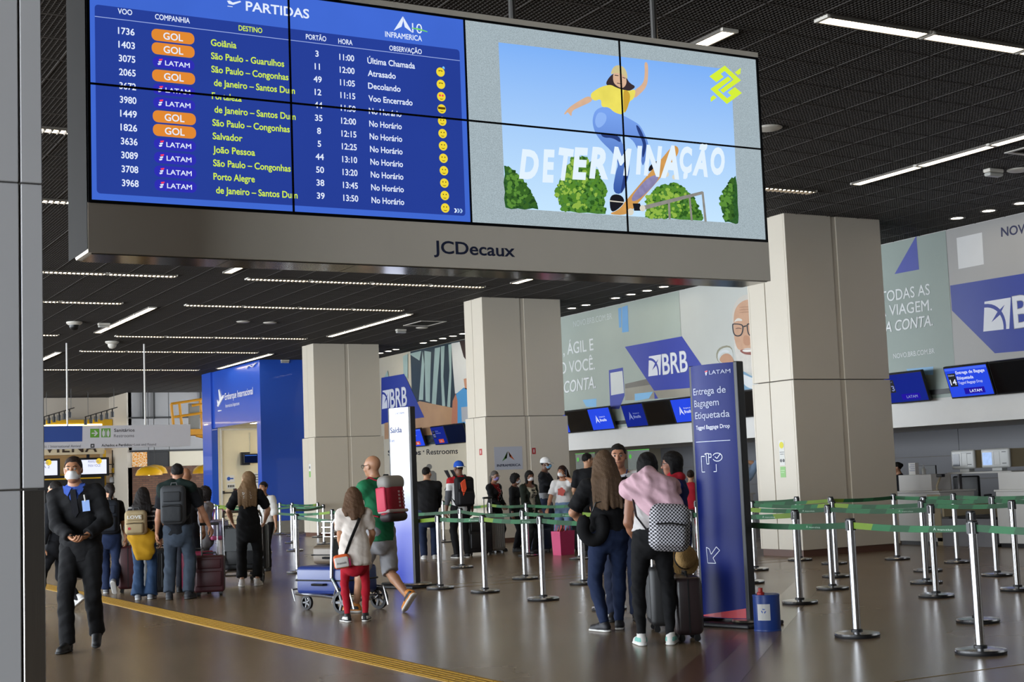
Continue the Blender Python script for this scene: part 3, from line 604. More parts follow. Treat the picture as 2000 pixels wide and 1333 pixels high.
class ZF:
    def __init__(s, ox, oy, sc): s.ox, s.oy, s.s = ox, oy, sc
    def __call__(s, x, y): return (s.ox+x/s.s, s.oy+y/s.s)
def brb_logo(r, f, sq, k=3, col='e2e4ea', bg='3c4aa0'):
    """square mark with the crossed arc: sq = tl, tr, br, bl in zoom units"""
    pr(r, f, sq, col, k)
    tl, tr, br, bl = (np.array(p, float) for p in sq)
    P = lambda u, v: tuple((tl*(1-u)+tr*u)*(1-v)+(bl*(1-u)+br*u)*v)
    arc = [P(.0+.78*math.sin(a*.157), .20+.8*(1-math.cos(a*.157))) for a in range(11)]; arc2 = [P(.0+.88*math.sin(a*.157), .08+.92*(1-math.cos(a*.157))) for a in range(10, -1, -1)]
    pr(r, f, arc+arc2, bg, k+1); pr(r, f, [P(.30, .72), P(.50, .42), P(.78, .20), P(.60, .52)], bg, k+2)
f8 = ZF(1700, 440, 4.443)
A = wbanner('grey-green bank banner with white slogan beside the right column', 16.89, 20.88, '93a099')
pr(A, f8, [(210, 425), (398, 92), (422, 385)], '3f4ba6', 1); pr(A, f8, [(310, 1250), (545, 1228), (545, 1300), (350, 1300)], '7fb3dc', 1)
wt(A, 'TODAS AS', f8, (92, 672), (518, 602), 92, bold=.012); wt(A, 'A VIAGEM.', f8, (75, 800), (535, 738), 92, bold=.012); wt(A, 'UA CONTA.', f8, (75, 940), (545, 870), 90, bold=.035, shear=.2); wt(A, 'NOVO.BRB.COM.BR', f8, (200, 1160), (557, 1112), 42)
B = wbanner('silver bank banner with navy web address and cut-off logo', 9.5, 16.885, 'aaa8a6')
pr(B, f8, [(692, 525), (1333, 420), (1700, 360), (1700, 1060), (1080, 1113), (708, 742)], '3c4a9c', 1); pr(B, f8, [(747, 112), (968, 63), (985, 340), (765, 382)], 'dcdcdc', 1, 'blank_card')
wt(B, 'NOVO.BRB', f8, (1135, 100), (1620, 25), 78, '2f3358', bold=.02); brb_logo(B, f8, [(990, 665), (1218, 628), (1205, 900), (980, 925)], 2, bg='3c4a9c'); wt(B, 'BRB', f8, (1245, 895), (1800, 815), 275, 'e2e4ea', bold=.03)
f7 = ZF(1060, 540, 3.702)
C_ = wbanner('pale green bank banner with slogan right of the middle column', 24.36, 29.4, 'a7b1a8')
wt(C_, 'NOVO.BRB.COM.BR', f7, (222, 368), (502, 308), 42, 'c9d2cf'); wt(C_, ', ÁGIL E', f7, (150, 572), (368, 533), 82, bold=.012); wt(C_, 'O VOCÊ.', f7, (125, 708), (378, 672), 82, bold=.012); wt(C_, 'CONTA.', f7, (155, 845), (385, 808), 84, bold=.035, shear=.2)
pr(C_, f7, [(288, 895), (388, 885), (388, 945), (315, 945)], '86bde6', 1); pr(C_, f7, [(478, 680), (580, 660), (592, 862), (553, 960), (488, 960)], '3f4ba6', 1); pr(C_, f7, [(488, 700), (576, 684), (588, 845), (494, 862)], 'd5d8d6', 2, 'blank_card'); pr(C_, f7, [(545, 232), (568, 226), (568, 370), (552, 372)], '6fa6d8', 1)
f9 = ZF(1160, 560, 4.9375)
D_ = wbanner('white bank banner with blue logo and smiling bearded man in glasses', 20.9, 24.355, 'bfc1bb')
pr(D_, f9, [(270, 200), (325, 180), (335, 435), (272, 445)], '6fa6d8', 1); pr(D_, f9, [(300, 940), (560, 880), (1180, 800), (1180, 860), (560, 945), (300, 985)], '77736c', 1, var=.3, sc=1.); pr(D_, f9, [(300, 985), (560, 945), (950, 905), (950, 1060), (300, 1100)], '9c978a', 1, var=.3, sc=1.)
pr(D_, f9, [(298, 582), (848, 481), (1038, 757), (1180, 960), (580, 1005)], '3f4ba6', 2); pr(D_, f9, [(392, 1035), (570, 1015), (530, 1080), (395, 1105)], '86bde6', 2); pr(D_, f9, [(580, 1012), (620, 1080), (585, 1085)], '3f4ba6', 2)
brb_logo(D_, f9, [(530, 675), (648, 655), (642, 852), (525, 868)], 3, bg='3f4ba6'); wt(D_, 'BRB', f9, (662, 850), (908, 815), 195, 'e2e4ea', bold=.03)
# printed portrait
pr(D_, f9, ch([(1180, 590), (1340, 555), (1340, 760), (1180, 740)]), '8e8b76', 2); pr(D_, f9, ch([(1195, 605), (1340, 575), (1340, 760), (1190, 740)]), 'c4c8c4', 3)
pr(D_, f9, ch([(1370, 900), (1400, 790), (1540, 880), (1640, 880), (1640, 1000), (1370, 1000)]), '6f98b4', 3); pr(D_, f9, ch([(1390, 850), (1430, 840), (1540, 890), (1620, 890), (1620, 990), (1470, 985)]), 'd5d8d8', 4)
pr(D_, f9, ch([(1332, 330), (1335, 240), (1360, 150), (1420, 90), (1500, 70), (1640, 100), (1690, 250), (1690, 420), (1600, 520), (1345, 500)]), 'c8c2b8', 4)
pr(D_, f9, ch([(1345, 330), (1355, 230), (1400, 160), (1480, 120), (1600, 130), (1660, 250), (1660, 700), (1540, 760), (1420, 700), (1355, 560)]), 'c59a7c', 5, var=.18, sc=5.)
pr(D_, f9, ch([(1350, 480), (1375, 590), (1410, 620), (1470, 590), (1540, 600), (1620, 620), (1660, 560), (1660, 760), (1600, 860), (1500, 830), (1430, 820), (1380, 740), (1355, 600)]), 'cfcac2', 6, var=.14, sc=9.)
pr(D_, f9, ch([(1400, 615), (1450, 605), (1530, 600), (1600, 610), (1560, 660), (1480, 660), (1430, 645)]), '8a4a40', 7); pr(D_, f9, ch([(1420, 612), (1530, 603), (1580, 610), (1530, 630), (1450, 635)]), 'e3ded6', 8)
pr(D_, f9, ch([(1440, 470), (1490, 470), (1520, 540), (1490, 575), (1440, 560)]), 'b98868', 7); pr(D_, f9, ch([(1345, 350), (1380, 300), (1430, 315), (1430, 335), (1380, 330)]), 'd8d2c8', 7)
for y in (200, 225, 250): pr(D_, f9, ch([(1400, y), (1480, y-8), (1580, y), (1580, y+5), (1480, y-3), (1400, y+5)]), '9f7458', 6)
gl = [(1330, 365), (1345, 355), (1420, 360), (1445, 380), (1440, 440), (1420, 480), (1370, 485), (1340, 455)]; gi = [(1342, 372), (1350, 365), (1415, 370), (1433, 386), (1428, 435), (1412, 468), (1372, 473), (1350, 448)]
for dx in (0, 140):
    a, b_ = ch([(x+dx, y) for x, y in gl]), ch([(x+dx, y) for x, y in gi]); nn_ = len(a)
    for i in range(nn_): pr(D_, f9, [a[i], a[(i+1) % nn_], b_[(i+1) % nn_], b_[i]], '20222a', 9)
    pr(D_, f9, ch([(1365+dx, 405), (1395+dx, 395), (1425+dx, 405), (1425+dx, 412), (1395+dx, 404), (1365+dx, 412)]), '6b4a3a', 8)
pr(D_, f9, ch([(1440, 380), (1475, 372), (1475, 384), (1442, 395)]), '20222a', 9)
pr(D_, f9, ch([(1200, 730), (1230, 660), (1290, 640), (1340, 680), (1370, 800), (1390, 890), (1370, 990), (1340, 990), (1340, 760)]), 'b98d70', 8, var=.15); pr(D_, f9, ch([(1195, 640), (1260, 605), (1310, 625), (1300, 640), (1250, 630), (1215, 660), (1200, 700)]), 'cfd2d4', 9)
f6 = ZF(740, 640, 4.167)
Q = wbanner('dark bank banner with woman in light blue and wooden table', 29.41, 37.6, '2c3b43')
for i, poly in enumerate(([(195, 235), (235, 215), (235, 420), (200, 380)], [(355, 190), (370, 300), (360, 590), (325, 590), (340, 400)], [(370, 190), (425, 200), (420, 350), (415, 610), (380, 600)], [(455, 170), (500, 160), (480, 400), (465, 630), (430, 625)], [(505, 155), (535, 150), (525, 400), (540, 640), (515, 640), (505, 400)], [(565, 140), (590, 135), (590, 400), (580, 650), (555, 645), (575, 350)], [(245, 215), (345, 190), (330, 270)])): pr(Q, f6, poly, '9fb5ad', 1, var=.2, sc=2.)
pr(Q, f6, [(45, 780), (330, 600), (600, 655), (600, 860), (45, 910)], 'b58e68', 2, var=.2, sc=1.5); pr(Q, f6, [(590, 130), (720, 105), (760, 500), (620, 540), (600, 300)], 'd2d0c8', 3); pr(Q, f6, [(655, 110), (760, 95), (760, 330), (690, 240)], '33231f', 4)
pr(Q, f6, [(690, 420), (760, 400), (760, 520), (700, 500)], 'c08a6a', 4); pr(Q, f6, [(630, 540), (690, 490), (770, 510), (770, 780), (620, 790)], '4f93c4', 4); pr(Q, f6, [(600, 600), (625, 540), (640, 600), (640, 780), (590, 785)], 'b5765a', 5); pr(Q, f6, [(670, 650), (760, 640), (760, 760), (675, 770)], 'a9a9ab', 6)
pr(Q, f6, [(20, 410), (205, 378), (370, 732), (60, 775), (20, 790)], '2f3f96', 5); pr(Q, f6, [(45, 405), (70, 350), (78, 400)], '9fb5ad', 5)
brb_logo(Q, f6, [(30, 515), (88, 505), (82, 655), (25, 665)], 6, bg='2f3f96'); wt(Q, 'BRB', f6, (92, 655), (230, 635), 150, 'e2e4ea', k=7, bold=.03)
# restroom lettering and pictograms
rs = empty('restroom_sign', (XB-.01, 33.5, .9), 0, 'black restroom lettering and pictograms on the cream wall', 'sign'); m_ink = M('ink_black', '1c1a18', .5); fr = ZF(740, 780, 6.06)
def rp(poly, mat=m_ink, k=0): MB().flat(pts(fr, poly, 0, XB-.004-.002*k)).build('pictogram', mat, rs, world=True)
ptext('Sanitários', fr(108, 668), fr(498, 660), 10, 0, XB-.004, m_ink, rs, bold=.03); ptext('•', fr(522, 645), fr(538, 645), 9, 0, XB-.004, m_ink, rs); ptext('Restrooms', fr(565, 658), fr(935, 645), 10.3, 0, XB-.004, m_ink, rs, bold=.012)
rp([(595+33*math.cos(a*.4), 803+35*math.sin(a*.4)) for a in range(16)], M('ink_grey', '6a675c', .5)); rp([(545, 880), (565, 850), (650, 850), (680, 880), (690, 1120), (660, 1120), (655, 960), (640, 1300), (560, 1300), (545, 960)], M('ink_grey', '6a675c', .5))
rp([(768, 845), (815, 842), (865, 950), (815, 1080), (775, 1082), (830, 955)]); rp([(840, 840), (890, 838), (940, 950), (890, 1078), (850, 1080), (905, 952)])
# ---- monitors over the desks
m_mb = EM('monitor_blue', '2a4ae0', 1.05, .10, 2.); m_mdim = EM('monitor_dim', '1b2a8c', .9, .08); m_off = M('screen_off', '0a0a0c', .12); m_w1 = EM('monitor_white', 'dfe6ff', 1.); m_w2 = EM('monitor_greyish', '8a96cc', .9)
def monitor(y0, y1, kind, label, zb=2.335):
    yc = (y0+y1)/2; w = abs(y1-y0)/2-.004; h = .535; r = empty('counter_monitor', (XB-.075, yc, zb), 0, label, 'monitor', 'monitors over the check-in desks')
    T = Matrix.Rotation(R_(-17.5), 4, 'Y')
    MB().rbox((-.06, -w, 0), (0, w, h), .006, 1, T).build('casing', m_black, r)
    mm = {'off': m_off, 'dim': m_mdim}.get(kind.split(':')[0], m_mb); MB().box((-.064, -w+.02, .025), (-.0605, w-.02, h-.025)).xf(T).build('screen', mm, r); SCN = r.children[-1]
    MB().tube([(-.10, 0, h*.6), (.03, 0, h*.62)], .02, 8).build('arm', m_black, r)
    if kind == 'off': return
    wh = m_w2 if kind.startswith('dim') else m_w1
    V = lambda y, z, k=1: T @ Vector((-.064-.0012*k, y, z)); uu = (0, -1, 0); vv = T @ Vector((0, 0, 1)); TT = lambda s, y, z, cap, ww, **k: text(s, cap, wh, SCN, V(y, z, 2), uu, vv, width=ww, ext=0, world=False, **k)
    def box(ya, za, yb, zb_, m, k=1): MB().flat([V(ya, za, k), V(yb, za, k), V(yb, zb_, k), V(ya, zb_, k)]).build('screen_field', m, SCN)
    if kind.endswith('A'):
        for poly in ([(.16, .36), (.225, .17), (.17, .22)], [(.155, .36), (.15, .23), (.06, .17)]): MB().flat([V(y, z) for y, z in poly]).build('screen_mark', wh, SCN)
        TT('Aeroporto de', .04, .30, .035, .24); TT('Brasília', .04, .21, .06, .27, bold=.03)
    else:
        num = kind[-2:]; box(w-.06, .20, w-.22, .42, m_black); TT(num, w-.075, .23, .09, .13, bold=.02); TT('Check-in', w-.07, .375, .028, .12); box(w-.02, h-.07, -w+.02, h-.03, EM('monitor_bar', '4a6bf2', 1.)) if not kind.startswith('dim') else None
        if num == '14': TT('Entrega de Bagage', w-.24, .40, .05, .60, bold=.025); TT('Etiquetada', w-.24, .31, .05, .34, bold=.025); TT('Tagged Baggage Drop', w-.24, .235, .042, .50)
        if num in ('01', '02'): TT('Premium', w-.26, .38, .035, .17); TT('Premium Service', w-.26, .32, .035, .30); box(.1, .06, -.2, .16, EM('monitor_orange', 'd8572c', .9)); TT('GOL', .02, .08, .05, .14, bold=.03)
        else: box(.14, .06, -.28, .16, EM('monitor_indigo', '2418a0', 1.)); TT('LATAM', .03, .085, .045, .25, bold=.02)
ym_ = lambda q: pX(*q, XB-.075)[1]
for y0, y1, kd, lb in ((18.28, 17.36, 'dim:13', 'dim monitor numbered 13 right of the right column'), (16.89, 15.97, 'on:14', 'bright monitor numbered 14 for tagged baggage drop'), (15.95, 15.02, 'off', 'switched-off monitor right of monitor 14'), (15.0, 14.1, 'off', 'switched-off monitor at the right frame edge'),
    *[(ym_(a), ym_(b), k_, l_) for a, b, k_, l_ in (((1078, 846), (1119.5, 842), 'on:A', 'blue monitor cut off by the middle column'), ((1120, 842), (1162.5, 839), 'off', 'switched-off monitor right of the middle column'), ((1163, 839), (1206, 834), 'on:A', 'bright airport logo monitor right of the middle column'), ((1229.5, 833), (1272, 829), 'dim:A', 'dim airport logo monitor left of centre'), ((1272.5, 829), (1325.5, 824), 'off', 'switched-off monitor below the big bank logo'), ((1326, 824), (1375, 820), 'on:A', 'bright airport logo monitor half hidden behind the blue totem'),
    ((1410, 817), (1460, 812), 'on:A', 'bright airport logo monitor just right of the blue totem'), ((1460.5, 812), (1512, 808), 'off', 'switched-off monitor left of the right column'))]): monitor(y0, y1, kd, lb)
ym = [pX(*q, XB)[1] for q in ((812, 869), (839.6, 865.6), (858.8, 865.6), (885, 862), (914, 859))]
monitor(ym[0], ym[1], 'on:01', 'bright blue monitor numbered 01 left of the middle column'); monitor(ym[2], ym[3], 'dim:02', 'dim blue monitor numbered 02 left of the middle column'); monitor(ym[3]-.01, ym[4]-.3, 'off', 'switched-off monitor touching the middle column')
MB().box((XB-.06, 14, 2.42), (XB-.02, 29.3, 2.5)).box((XB-.06, 29.5, 2.42), (XB-.02, 36.8, 2.5)).build('trim_2', m_dark, kind='structure')

# ---- hanging sign at far left
HS = 36.42; sg = empty('hanging_sign', (8, HS, 2.47), 0, 'white hanging direction sign with green arrow and restroom symbols', 'sign'); fs = ZF(80, 760, 5.332)
m_sw2 = M('sign_white', 'c4c3c9', .5, var=.02); m_sbl = M('sign_blue', '2d4a92', .5, var=.03); m_sgr = M('sign_green', '5f9a34', .5, var=.03); m_sdk = M('sign_dark', '26262b', .5)
SB = MB().box((4.2, HS, 2.47), (10.85, HS+.1, 3.03)).build('board', m_sw2, sg, world=True)
for x in (5.6, 7.77, 9.7): MB().tube([(x, HS+.05, 3.03), (x, HS+.05, 5.6)], .022, 8).build('rod', m_white, sg, world=True)
def sp(poly, m, k=1, nm='print'): MB().flat(pts(fs, poly, 1, HS-.002*k)).build(nm, m, SB, world=True)
sp([(-100, 390), (432, 385), (430, 548), (-100, 560)], m_sbl); sp([(513, 416), (607, 415), (607, 507), (513, 508)], m_sgr); sp([(628, 413), (724, 411), (724, 504), (628, 505)], m_sgr); sp([(517, 574), (557, 573), (557, 613), (517, 614)], m_sdk)
sp([(528, 458), (570, 457), (552, 438), (562, 430), (595, 462), (562, 495), (552, 487), (570, 468), (528, 469)], m_sw2, 2)
for x in (652, 700): sp([(x-14, 445), (x-6, 438), (x+6, 438), (x+14, 445), (x+14, 475), (x+8, 497), (x-8, 497), (x-14, 475)], m_sw2, 2); sp([(x+8*math.cos(a*.785), 430+8*math.sin(a*.785)) for a in range(8)], m_sw2, 2)
sp([(674, 424), (678, 424), (678, 498), (674, 498)], m_sw2, 2); sp([(528, 585), (548, 585), (548, 590), (538, 592), (548, 602), (543, 606), (533, 596), (531, 606), (527, 606)], m_sw2, 2)
st = lambda s, p0, p1, cap, m, **k: ptext(s, fs(*p0), fs(*p1), cap/5.332, 1, HS-.003, m, SB, ext=0, **k)
st('Sanitários', (762, 448), (975, 445), 33, m_sdk, bold=.015); st('Restrooms', (760, 505), (970, 502), 32, M('sign_grey', '55555c', .5)); st('Achados e Perdidos', (630, 602), (945, 595), 26, m_sdk, bold=.02); st('Lost and Found', (972, 593), (1198, 590), 25, M('sign_grey', '55555c', .5)); st('stic / International Arrival', (10, 615), (414, 609), 28, M('sign_grey', '55555c', .5)); st('•', (953, 590), (963, 590), 20, m_sdk)

# ---- far end: restaurant front
YG, YV = 54.2, 56.9; fv = fs
m_gp = M('panel_grey', '8f8d8c', .6, var=.03); m_bk = M('steel_black', '1a1917', .5); m_yl = M('yellow_paint', 'd8a616', .45, var=.06)
def brick_mat():
    m = bpy.data.materials.new('brick'); m.use_nodes = True; N = m.node_tree.nodes; L = m.node_tree.links; b = N['Principled BSDF']
    g = N.new('ShaderNodeNewGeometry'); s = N.new('ShaderNodeSeparateXYZ'); c = N.new('ShaderNodeCombineXYZ'); t = N.new('ShaderNodeTexBrick')
    t.inputs['Scale'].default_value = 1.; t.inputs['Brick Width'].default_value = .24; t.inputs['Row Height'].default_value = .08; t.inputs['Mortar Size'].default_value = .008
    t.inputs['Color1'].default_value = lin('71503c'); t.inputs['Color2'].default_value = lin('583a2b'); t.inputs['Mortar'].default_value = lin('453a32')
    L.new(g.outputs['Position'], s.inputs[0]); L.new(s.outputs['X'], c.inputs['X']); L.new(s.outputs['Z'], c.inputs['Y']); L.new(c.outputs[0], t.inputs['Vector']); L.new(t.outputs['Color'], b.inputs['Base Color']); b.inputs['Roughness'].default_value = .85
    return m
zg = lambda y: pY(300, y, YG)[2]
zb1, zo, zr2, zr1 = pY(320, 912, YG)[2], pY(320, 881, YG)[2], pY(320, 880, YG)[2], pY(320, 816, YG)[2]
wf_ = MB().box((13.75, YG, 0), (30, YG+.2, zb1)).build('wall_far', brick_mat(), kind='structure')
wg = MB().box((13.75, YG+.04, zb1), (30, YG+.2, 5.7)).build('wall_far_panels', m_bk, kind='structure')
MB().box((13.72, YG+.0, 0), (13.9, 58.8, 5.7)).build('return_panel', M('restaurant_plaster', 'bdb3a4', .6, var=.03), wg, world=True)
for k in range(5):
    a = 13.78+k*1.55
    for z0, z1, m in ((zb1+.01, zo-.02, m_creamwall if k else None), (zo+.04, zr1-.03, m_gp), (zr1+.03, 5.69, m_gp)):
        if m: MB().box((a, YG+.0, z0), (a+1.53, YG+.045, z1)).build('panel', m, wg, world=True)
xo = pY(287, 897, YG)[0]
def mottled(name, c1, c2, sc):
    m = M(name, c1, .5, var=.0); N = m.node_tree.nodes; L = m.node_tree.links; v = N.new('ShaderNodeTexVoronoi'); v.feature = 'DISTANCE_TO_EDGE'; v.inputs['Scale'].default_value = sc
    tc = N.new('ShaderNodeTexCoord'); r = N.new('ShaderNodeValToRGB'); r.color_ramp.elements[0].color = lin(c2); r.color_ramp.elements[1].color = lin(c1); r.color_ramp.elements[0].position = .05; r.color_ramp.elements[1].position = .1
    L.new(tc.outputs['Object'], v.inputs['Vector']); L.new(v.outputs['Distance'], r.inputs['Fac']); L.new(r.outputs['Color'], N['Principled BSDF'].inputs['Base Color']); return m
MB().box((13.9, YG-.03, zb1+.02), (xo, YG+.0, zo-.02)).build('pattern_panel', mottled('orange_pattern', 'd98a1e', 'e0cfae', 11.), wg, world=True)
for x in (279, 300, 391): MB().box((pY(x, 790, YG)[0]-.03, YG-.1, zr1-.05), (pY(x, 790, YG)[0]+.03, YG-.05, 5.69)).build('steel_bar', m_bk, wg, world=True)
for z in (zr1, zo): MB().box((13.8, YG-.1, z-.03), (30, YG-.02, z+.03)).build('steel_rail', m_bk, wg, world=True)
# service counter with menu screens on the left
zz = lambda y: pY(160, y, YV)[2]; xx = lambda x: pY(x, 850, YV)[0]
wv = MB().box((-10, YV, zz(823)), (13.75, YV+.2, 5.7)).build('wall_restaurant', M('restaurant_plaster', 'bdb3a4', .6, var=.03), kind='structure')
MB().box((-10, YV-.6, zz(834)), (13.7, YV+.1, zz(822))).build('yellow_soffit', m_yl, wv, world=True)
MB().box((-10, YV-.55, zz(889)), (13.4, YV-.4, zz(836))).build('fascia', M('fascia_cream', 'd9c7a4', .5), wv, world=True)
MB().box((-10, YV+1.6, 0), (13.75, YV+1.7, zz(823))).build('back_panel', M('kitchen_beige', 'a08a66', .6, var=.2, scale=1.), wv, world=True)
MB().box((-10, YV-.7, 0), (13.35, YV-.3, zz(929))).build('counter_front', M('counter_black', '151516', .6), wv, world=True)
MB().box((-10, YV-.75, zz(929)), (13.35, YV-.2, zz(926))).build('counter_edge', m_yl, wv, world=True)
for x in (-6, -2, 1, 3.5, 6, 8.4, 10.7, 12.9): 
    MB().lathe([(.07, -.001), (.07, -.03), (.0, -.03)], (x, YV-.25, zz(834)), 10).build('spot', EM('warm_spot', 'ffd890', 90.), wv, world=True)
MB().box((-10, YV-.62, zz(833.5)), (13.3, YV-.605, zz(830.5))).build('light_strip', EM('warm_strip', 'ffe9a8', 6.), wv, world=True)
vs = empty('restaurant_sign', (10.5, YV-.6, zz(886)), 0, 'dark restaurant name letters on the cream fascia, partly behind the hanging sign', 'sign')
ptext('VIENA', fv(30, 665), fv(585, 655), 100/5.332, 1, YV-.57, M('letter_dark', '3a2a1c', .5), vs, bold=.02, gap=1.1)
for (xa, xb), s1, s2, lb in (((55, 112), 'OPCIONAIS', 'PARA 2', 'white menu screen left of the masked guard'), ((159, 208), 'PERFEITAS', 'PARA VOCÊ!', 'white menu screen right of the masked guard')):
    r = empty('menu_screen', (xx((xa+xb)/2), YV-.8, zz(926)), 0, lb, 'screen', 'menu screens over the counter'); X0_, X1_ = pY(xa, 910, YV-.9)[0], pY(xb, 910, YV-.9)[0]; Z0_, Z1_ = pY(160, 927, YV-.9)[2], pY(160, 899, YV-.9)[2]
    MB().box((X0_-.1, YV-.89, Z0_-.08), (X1_+.1, YV-.8, Z1_+.08)).build('casing', m_black, r, world=True); MB().box((X0_+.3, YV-.8, Z1_-.2), (X0_+.4, YV-.38, Z1_-.1)).box((X0_+.3, YV-.5, Z1_-.2), (X0_+.4, YV-.42, zz(888))).build('bracket', m_dark, r, world=True); MB().box((X0_, YV-.9, Z0_), (X1_, YV-.891, Z1_)).build('screen', EM('menu_white', 'dfe3f5', 1.2), r, world=True)
    text(s1, .1, EM('menu_ink', '6a6f9a', 1.), r, (X0_+.25, YV-.903, Z0_+.42), EX, EZ, width=(X1_-X0_)*.45, ext=0); text(s2, .1, EM('menu_ink', '6a6f9a', 1.), r, (X0_+.25, YV-.903, Z0_+.27), EX, EZ, width=(X1_-X0_)*.5, ext=0)
    MB().disc((X0_+(X1_-X0_)*.7, YV-.902, Z1_-.06), EX, EZ, .11, 14).build('screen_mark', EM('menu_yellow', 'f2cf3a', 1.), r, world=True)
MB().box((-10, YV-.78, zz(929)-.15), (13.2, YV-.72, zz(929)-.1)).build('trim_3', m_yl, kind='structure')
r = empty('steel_shelf', (13.55, YV-.5, 0), 0, 'tall yellow and black open shelf at the restaurant corner', 'shelf')
for x in (-.15, .2): MB().box((x-.05, -.05, 0), (x+.05, .05, zz(882))).build('post', m_yl if x < 0 else m_bk, r)
for i in range(7): MB().box((-.1, -.2, .3+i*.36), (.45, .05, .33+i*.36)).build('shelf_board', m_bk, r)
for i in range(6):
    MB().lathe([(.0, 0), (.09, 0), (.11, .12), (.07, .2), (.0, .2)], (.1+.1*(i % 2), -.1, .34+i*.36), 10).build('plant_pot', [m_gp, m_yl][i % 2], r)
def track(px0, py0, px1, py1, xs, lab):
    a, b_ = pY(px0, py0, YV-3), pY(px1, py1, YV-5); r = empty('track_light', a, 0, lab, 'track light')
    MB().tube([a, b_], .018, 6).build('track', m_bk, r, world=True)
    for i in range(xs):
        t = (i+.1)/xs; p = a+(b_-a)*t; MB().box(p+np.array([-.02, -.02, -.10]), p+np.array([.02, .02, 0])).lathe([(.0, -.30), (.06, -.30), (.06, -.10), (.0, -.10)], p, 10).build('spotlight', m_bk, r, world=True)
    for t in (.1, .9): p = a+(b_-a)*t; MB().tube([p, (p[0], p[1], 5.6)], .008, 4).build('wire', m_bk, r, world=True)
track(85, 815, 145, 797, 6, 'left track of black spotlights above the restaurant counter'); track(166, 815, 229, 796, 6, 'right track of black spotlights above the restaurant counter')
def pendant(px, py, w, yp, lab):
    p = pY(px, py, yp); r = empty('pendant_lamp', (p[0], p[1], p[2]), 0, lab, 'pendant lamp', 'yellow pendant lamps'); k = w/2
    MB().lathe([(k, 0), (k*.97, .08*w), (k*.85, .2*w), (k*.6, .3*w), (k*.2, .35*w), (.02, .36*w)], n=24).build('shade', M('pendant_yellow', 'd9a31a', .3, coat=.4), r, smooth=1.); MB().tube([(0, 0, .35*w), (0, 0, 5.6-p[2])], .012, 6).build('cord', m_bk, r)
    MB().lathe([(.0, -.01), (.10, .03), (.1, .06), (.0, .1)], n=12).build('bulb', EM('pendant_bulb', 'ffdf9a', 6.), r, smooth=1.)
pendant(291, 929, .95, 51.5, 'wide yellow dome pendant lamp in front of the brick wall, nearer one'); pendant(302, 926, .95, 53.2, 'wide yellow dome pendant lamp in front of the brick wall, farther one'); pendant(400, 925, .9, 52.5, 'yellow dome pendant lamp cut off by the blue booth')
# yellow work platform behind the blue booth
fl2 = ZF(80, 660, 4.443); YP = 50.; r = empty('lift_platform', (pY(385, 850, YP)[0], YP, 0), 0, 'yellow boom lift basket raised beside the blue booth', 'work platform')
m_lift = M('lift_yellow', 'c98a1c', .5, var=.15); q = lambda x, y, yy=YP: pY(*fl2(x, y), yy)
for a, b_ in (((1130, 575), (1425, 530)), ((1145, 690), (1425, 650)), ((1130, 575), (1155, 800)), ((1200, 562), (1225, 790)), ((1310, 590), (1400, 575))): MB().tube([q(*a), q(*b_)], .05, 6).build('rail', m_lift, r, world=True)
for a, b_ in (((1130, 575), (1425, 530)), ((1145, 690), (1425, 650)), ((1380, 540), (1400, 800))): MB().tube([q(*a, YP+.9), q(*b_, YP+.9)], .05, 6).build('rail', m_lift, r, world=True)
p0, p1 = q(1150, 810), q(1430, 770); MB().box((p0[0], YP-.1, p0[2]-.15), (p1[0], YP+1., p0[2]+.05)).build('deck', m_lift, r, world=True)
p = q(1355, 640); MB().box((p[0]-.2, YP+.2, p[2]-.7), (p[0]+.15, YP+.4, p[2]+.3)).build('control_box', M('control_grey', '7d7a70', .5), r, world=True)
zd = p0[2]
MB().tube([(p1[0]-.2, YP+.45, zd-.1), (p1[0]+.9, YP+.45, zd-.4), (17.6, YP+.45, 1.2)], .11, 8).build('boom', m_lift, r, world=True)
MB().rbox((16.6, YP-.2, .35), (18.6, YP+1.1, 1.2), .05).build('chassis', m_lift, r, world=True)
for x in (16.9, 18.3):
    for y in (YP-.2, YP+1.1): MB().lathe([(.0, -.1), (.35, -.1), (.35, .1), (.0, .1)], n=16).xf(Matrix.Translation((x, y, .35)) @ Matrix.Rotation(R_(90), 4, 'X')).build('wheel', m_black, r, world=True)

# ---- totems
def totem(x, yc, w, h, bulge, mat, label, rz):
    r = empty('info_totem', (x, yc, 0), rz, label, 'totem'); n = 16; mb = MB(); F = lambda y: -.035-bulge*(1-(y/w)**2)
    for i in range(n+1):
        y = -w+2*w*i/n; mb.v += [(F(y), y, .06), (F(y), y, h)]
    mb.f = [(2*i, 2*i+1, 2*i+3, 2*i+2) for i in range(n)]; mb.m = [0]*n
    mb.add([(F(-w+2*w*i/n), -w+2*w*i/n, h) for i in range(n+1)]+[(.035, w, h), (.035, -w, h)], [tuple(range(n+2, -1, -1))]); mb.build('face', mat, r, smooth=.7)
    MB().box((-.034, -w, .06), (.034, w, h)).build('core', m_black, r)
    for s in (-1, 1): MB().rbox((-.045 if s < 0 else -.03, s*w-.03*(s < 0)-.012*(s > 0), .03), (.045 if s < 0 else .03, s*w+.03*(s > 0)+.012*(s < 0), h+.006), .008).build('edge_profile', m_dark, r)
    MB().rbox((-.24, -w-.16, .0), (.24, w+.16, .035), .012).build('base_plate', m_dark, r)
    for s in (-1, 1): MB().lathe([(.0, .036), (.17, .036), (.18, .045), (.17, .06), (.0, .062)], (0, s*(w+.02), 0), 20).build('foot_disc', m_steel if s < 0 else m_dark, r, smooth=.6)
    return r, F, w
m_tb = M('totem_blue', '15236c', .34, var=.06, scale=1.5, spec=.12)
tt, F, w = totem(7.60, 9.98, .245, 2.22, .05, m_tb, 'tall blue curved totem for tagged baggage drop', R_(13))
TF_ = [c_ for c_ in tt.children if c_.name.startswith('face')][0]
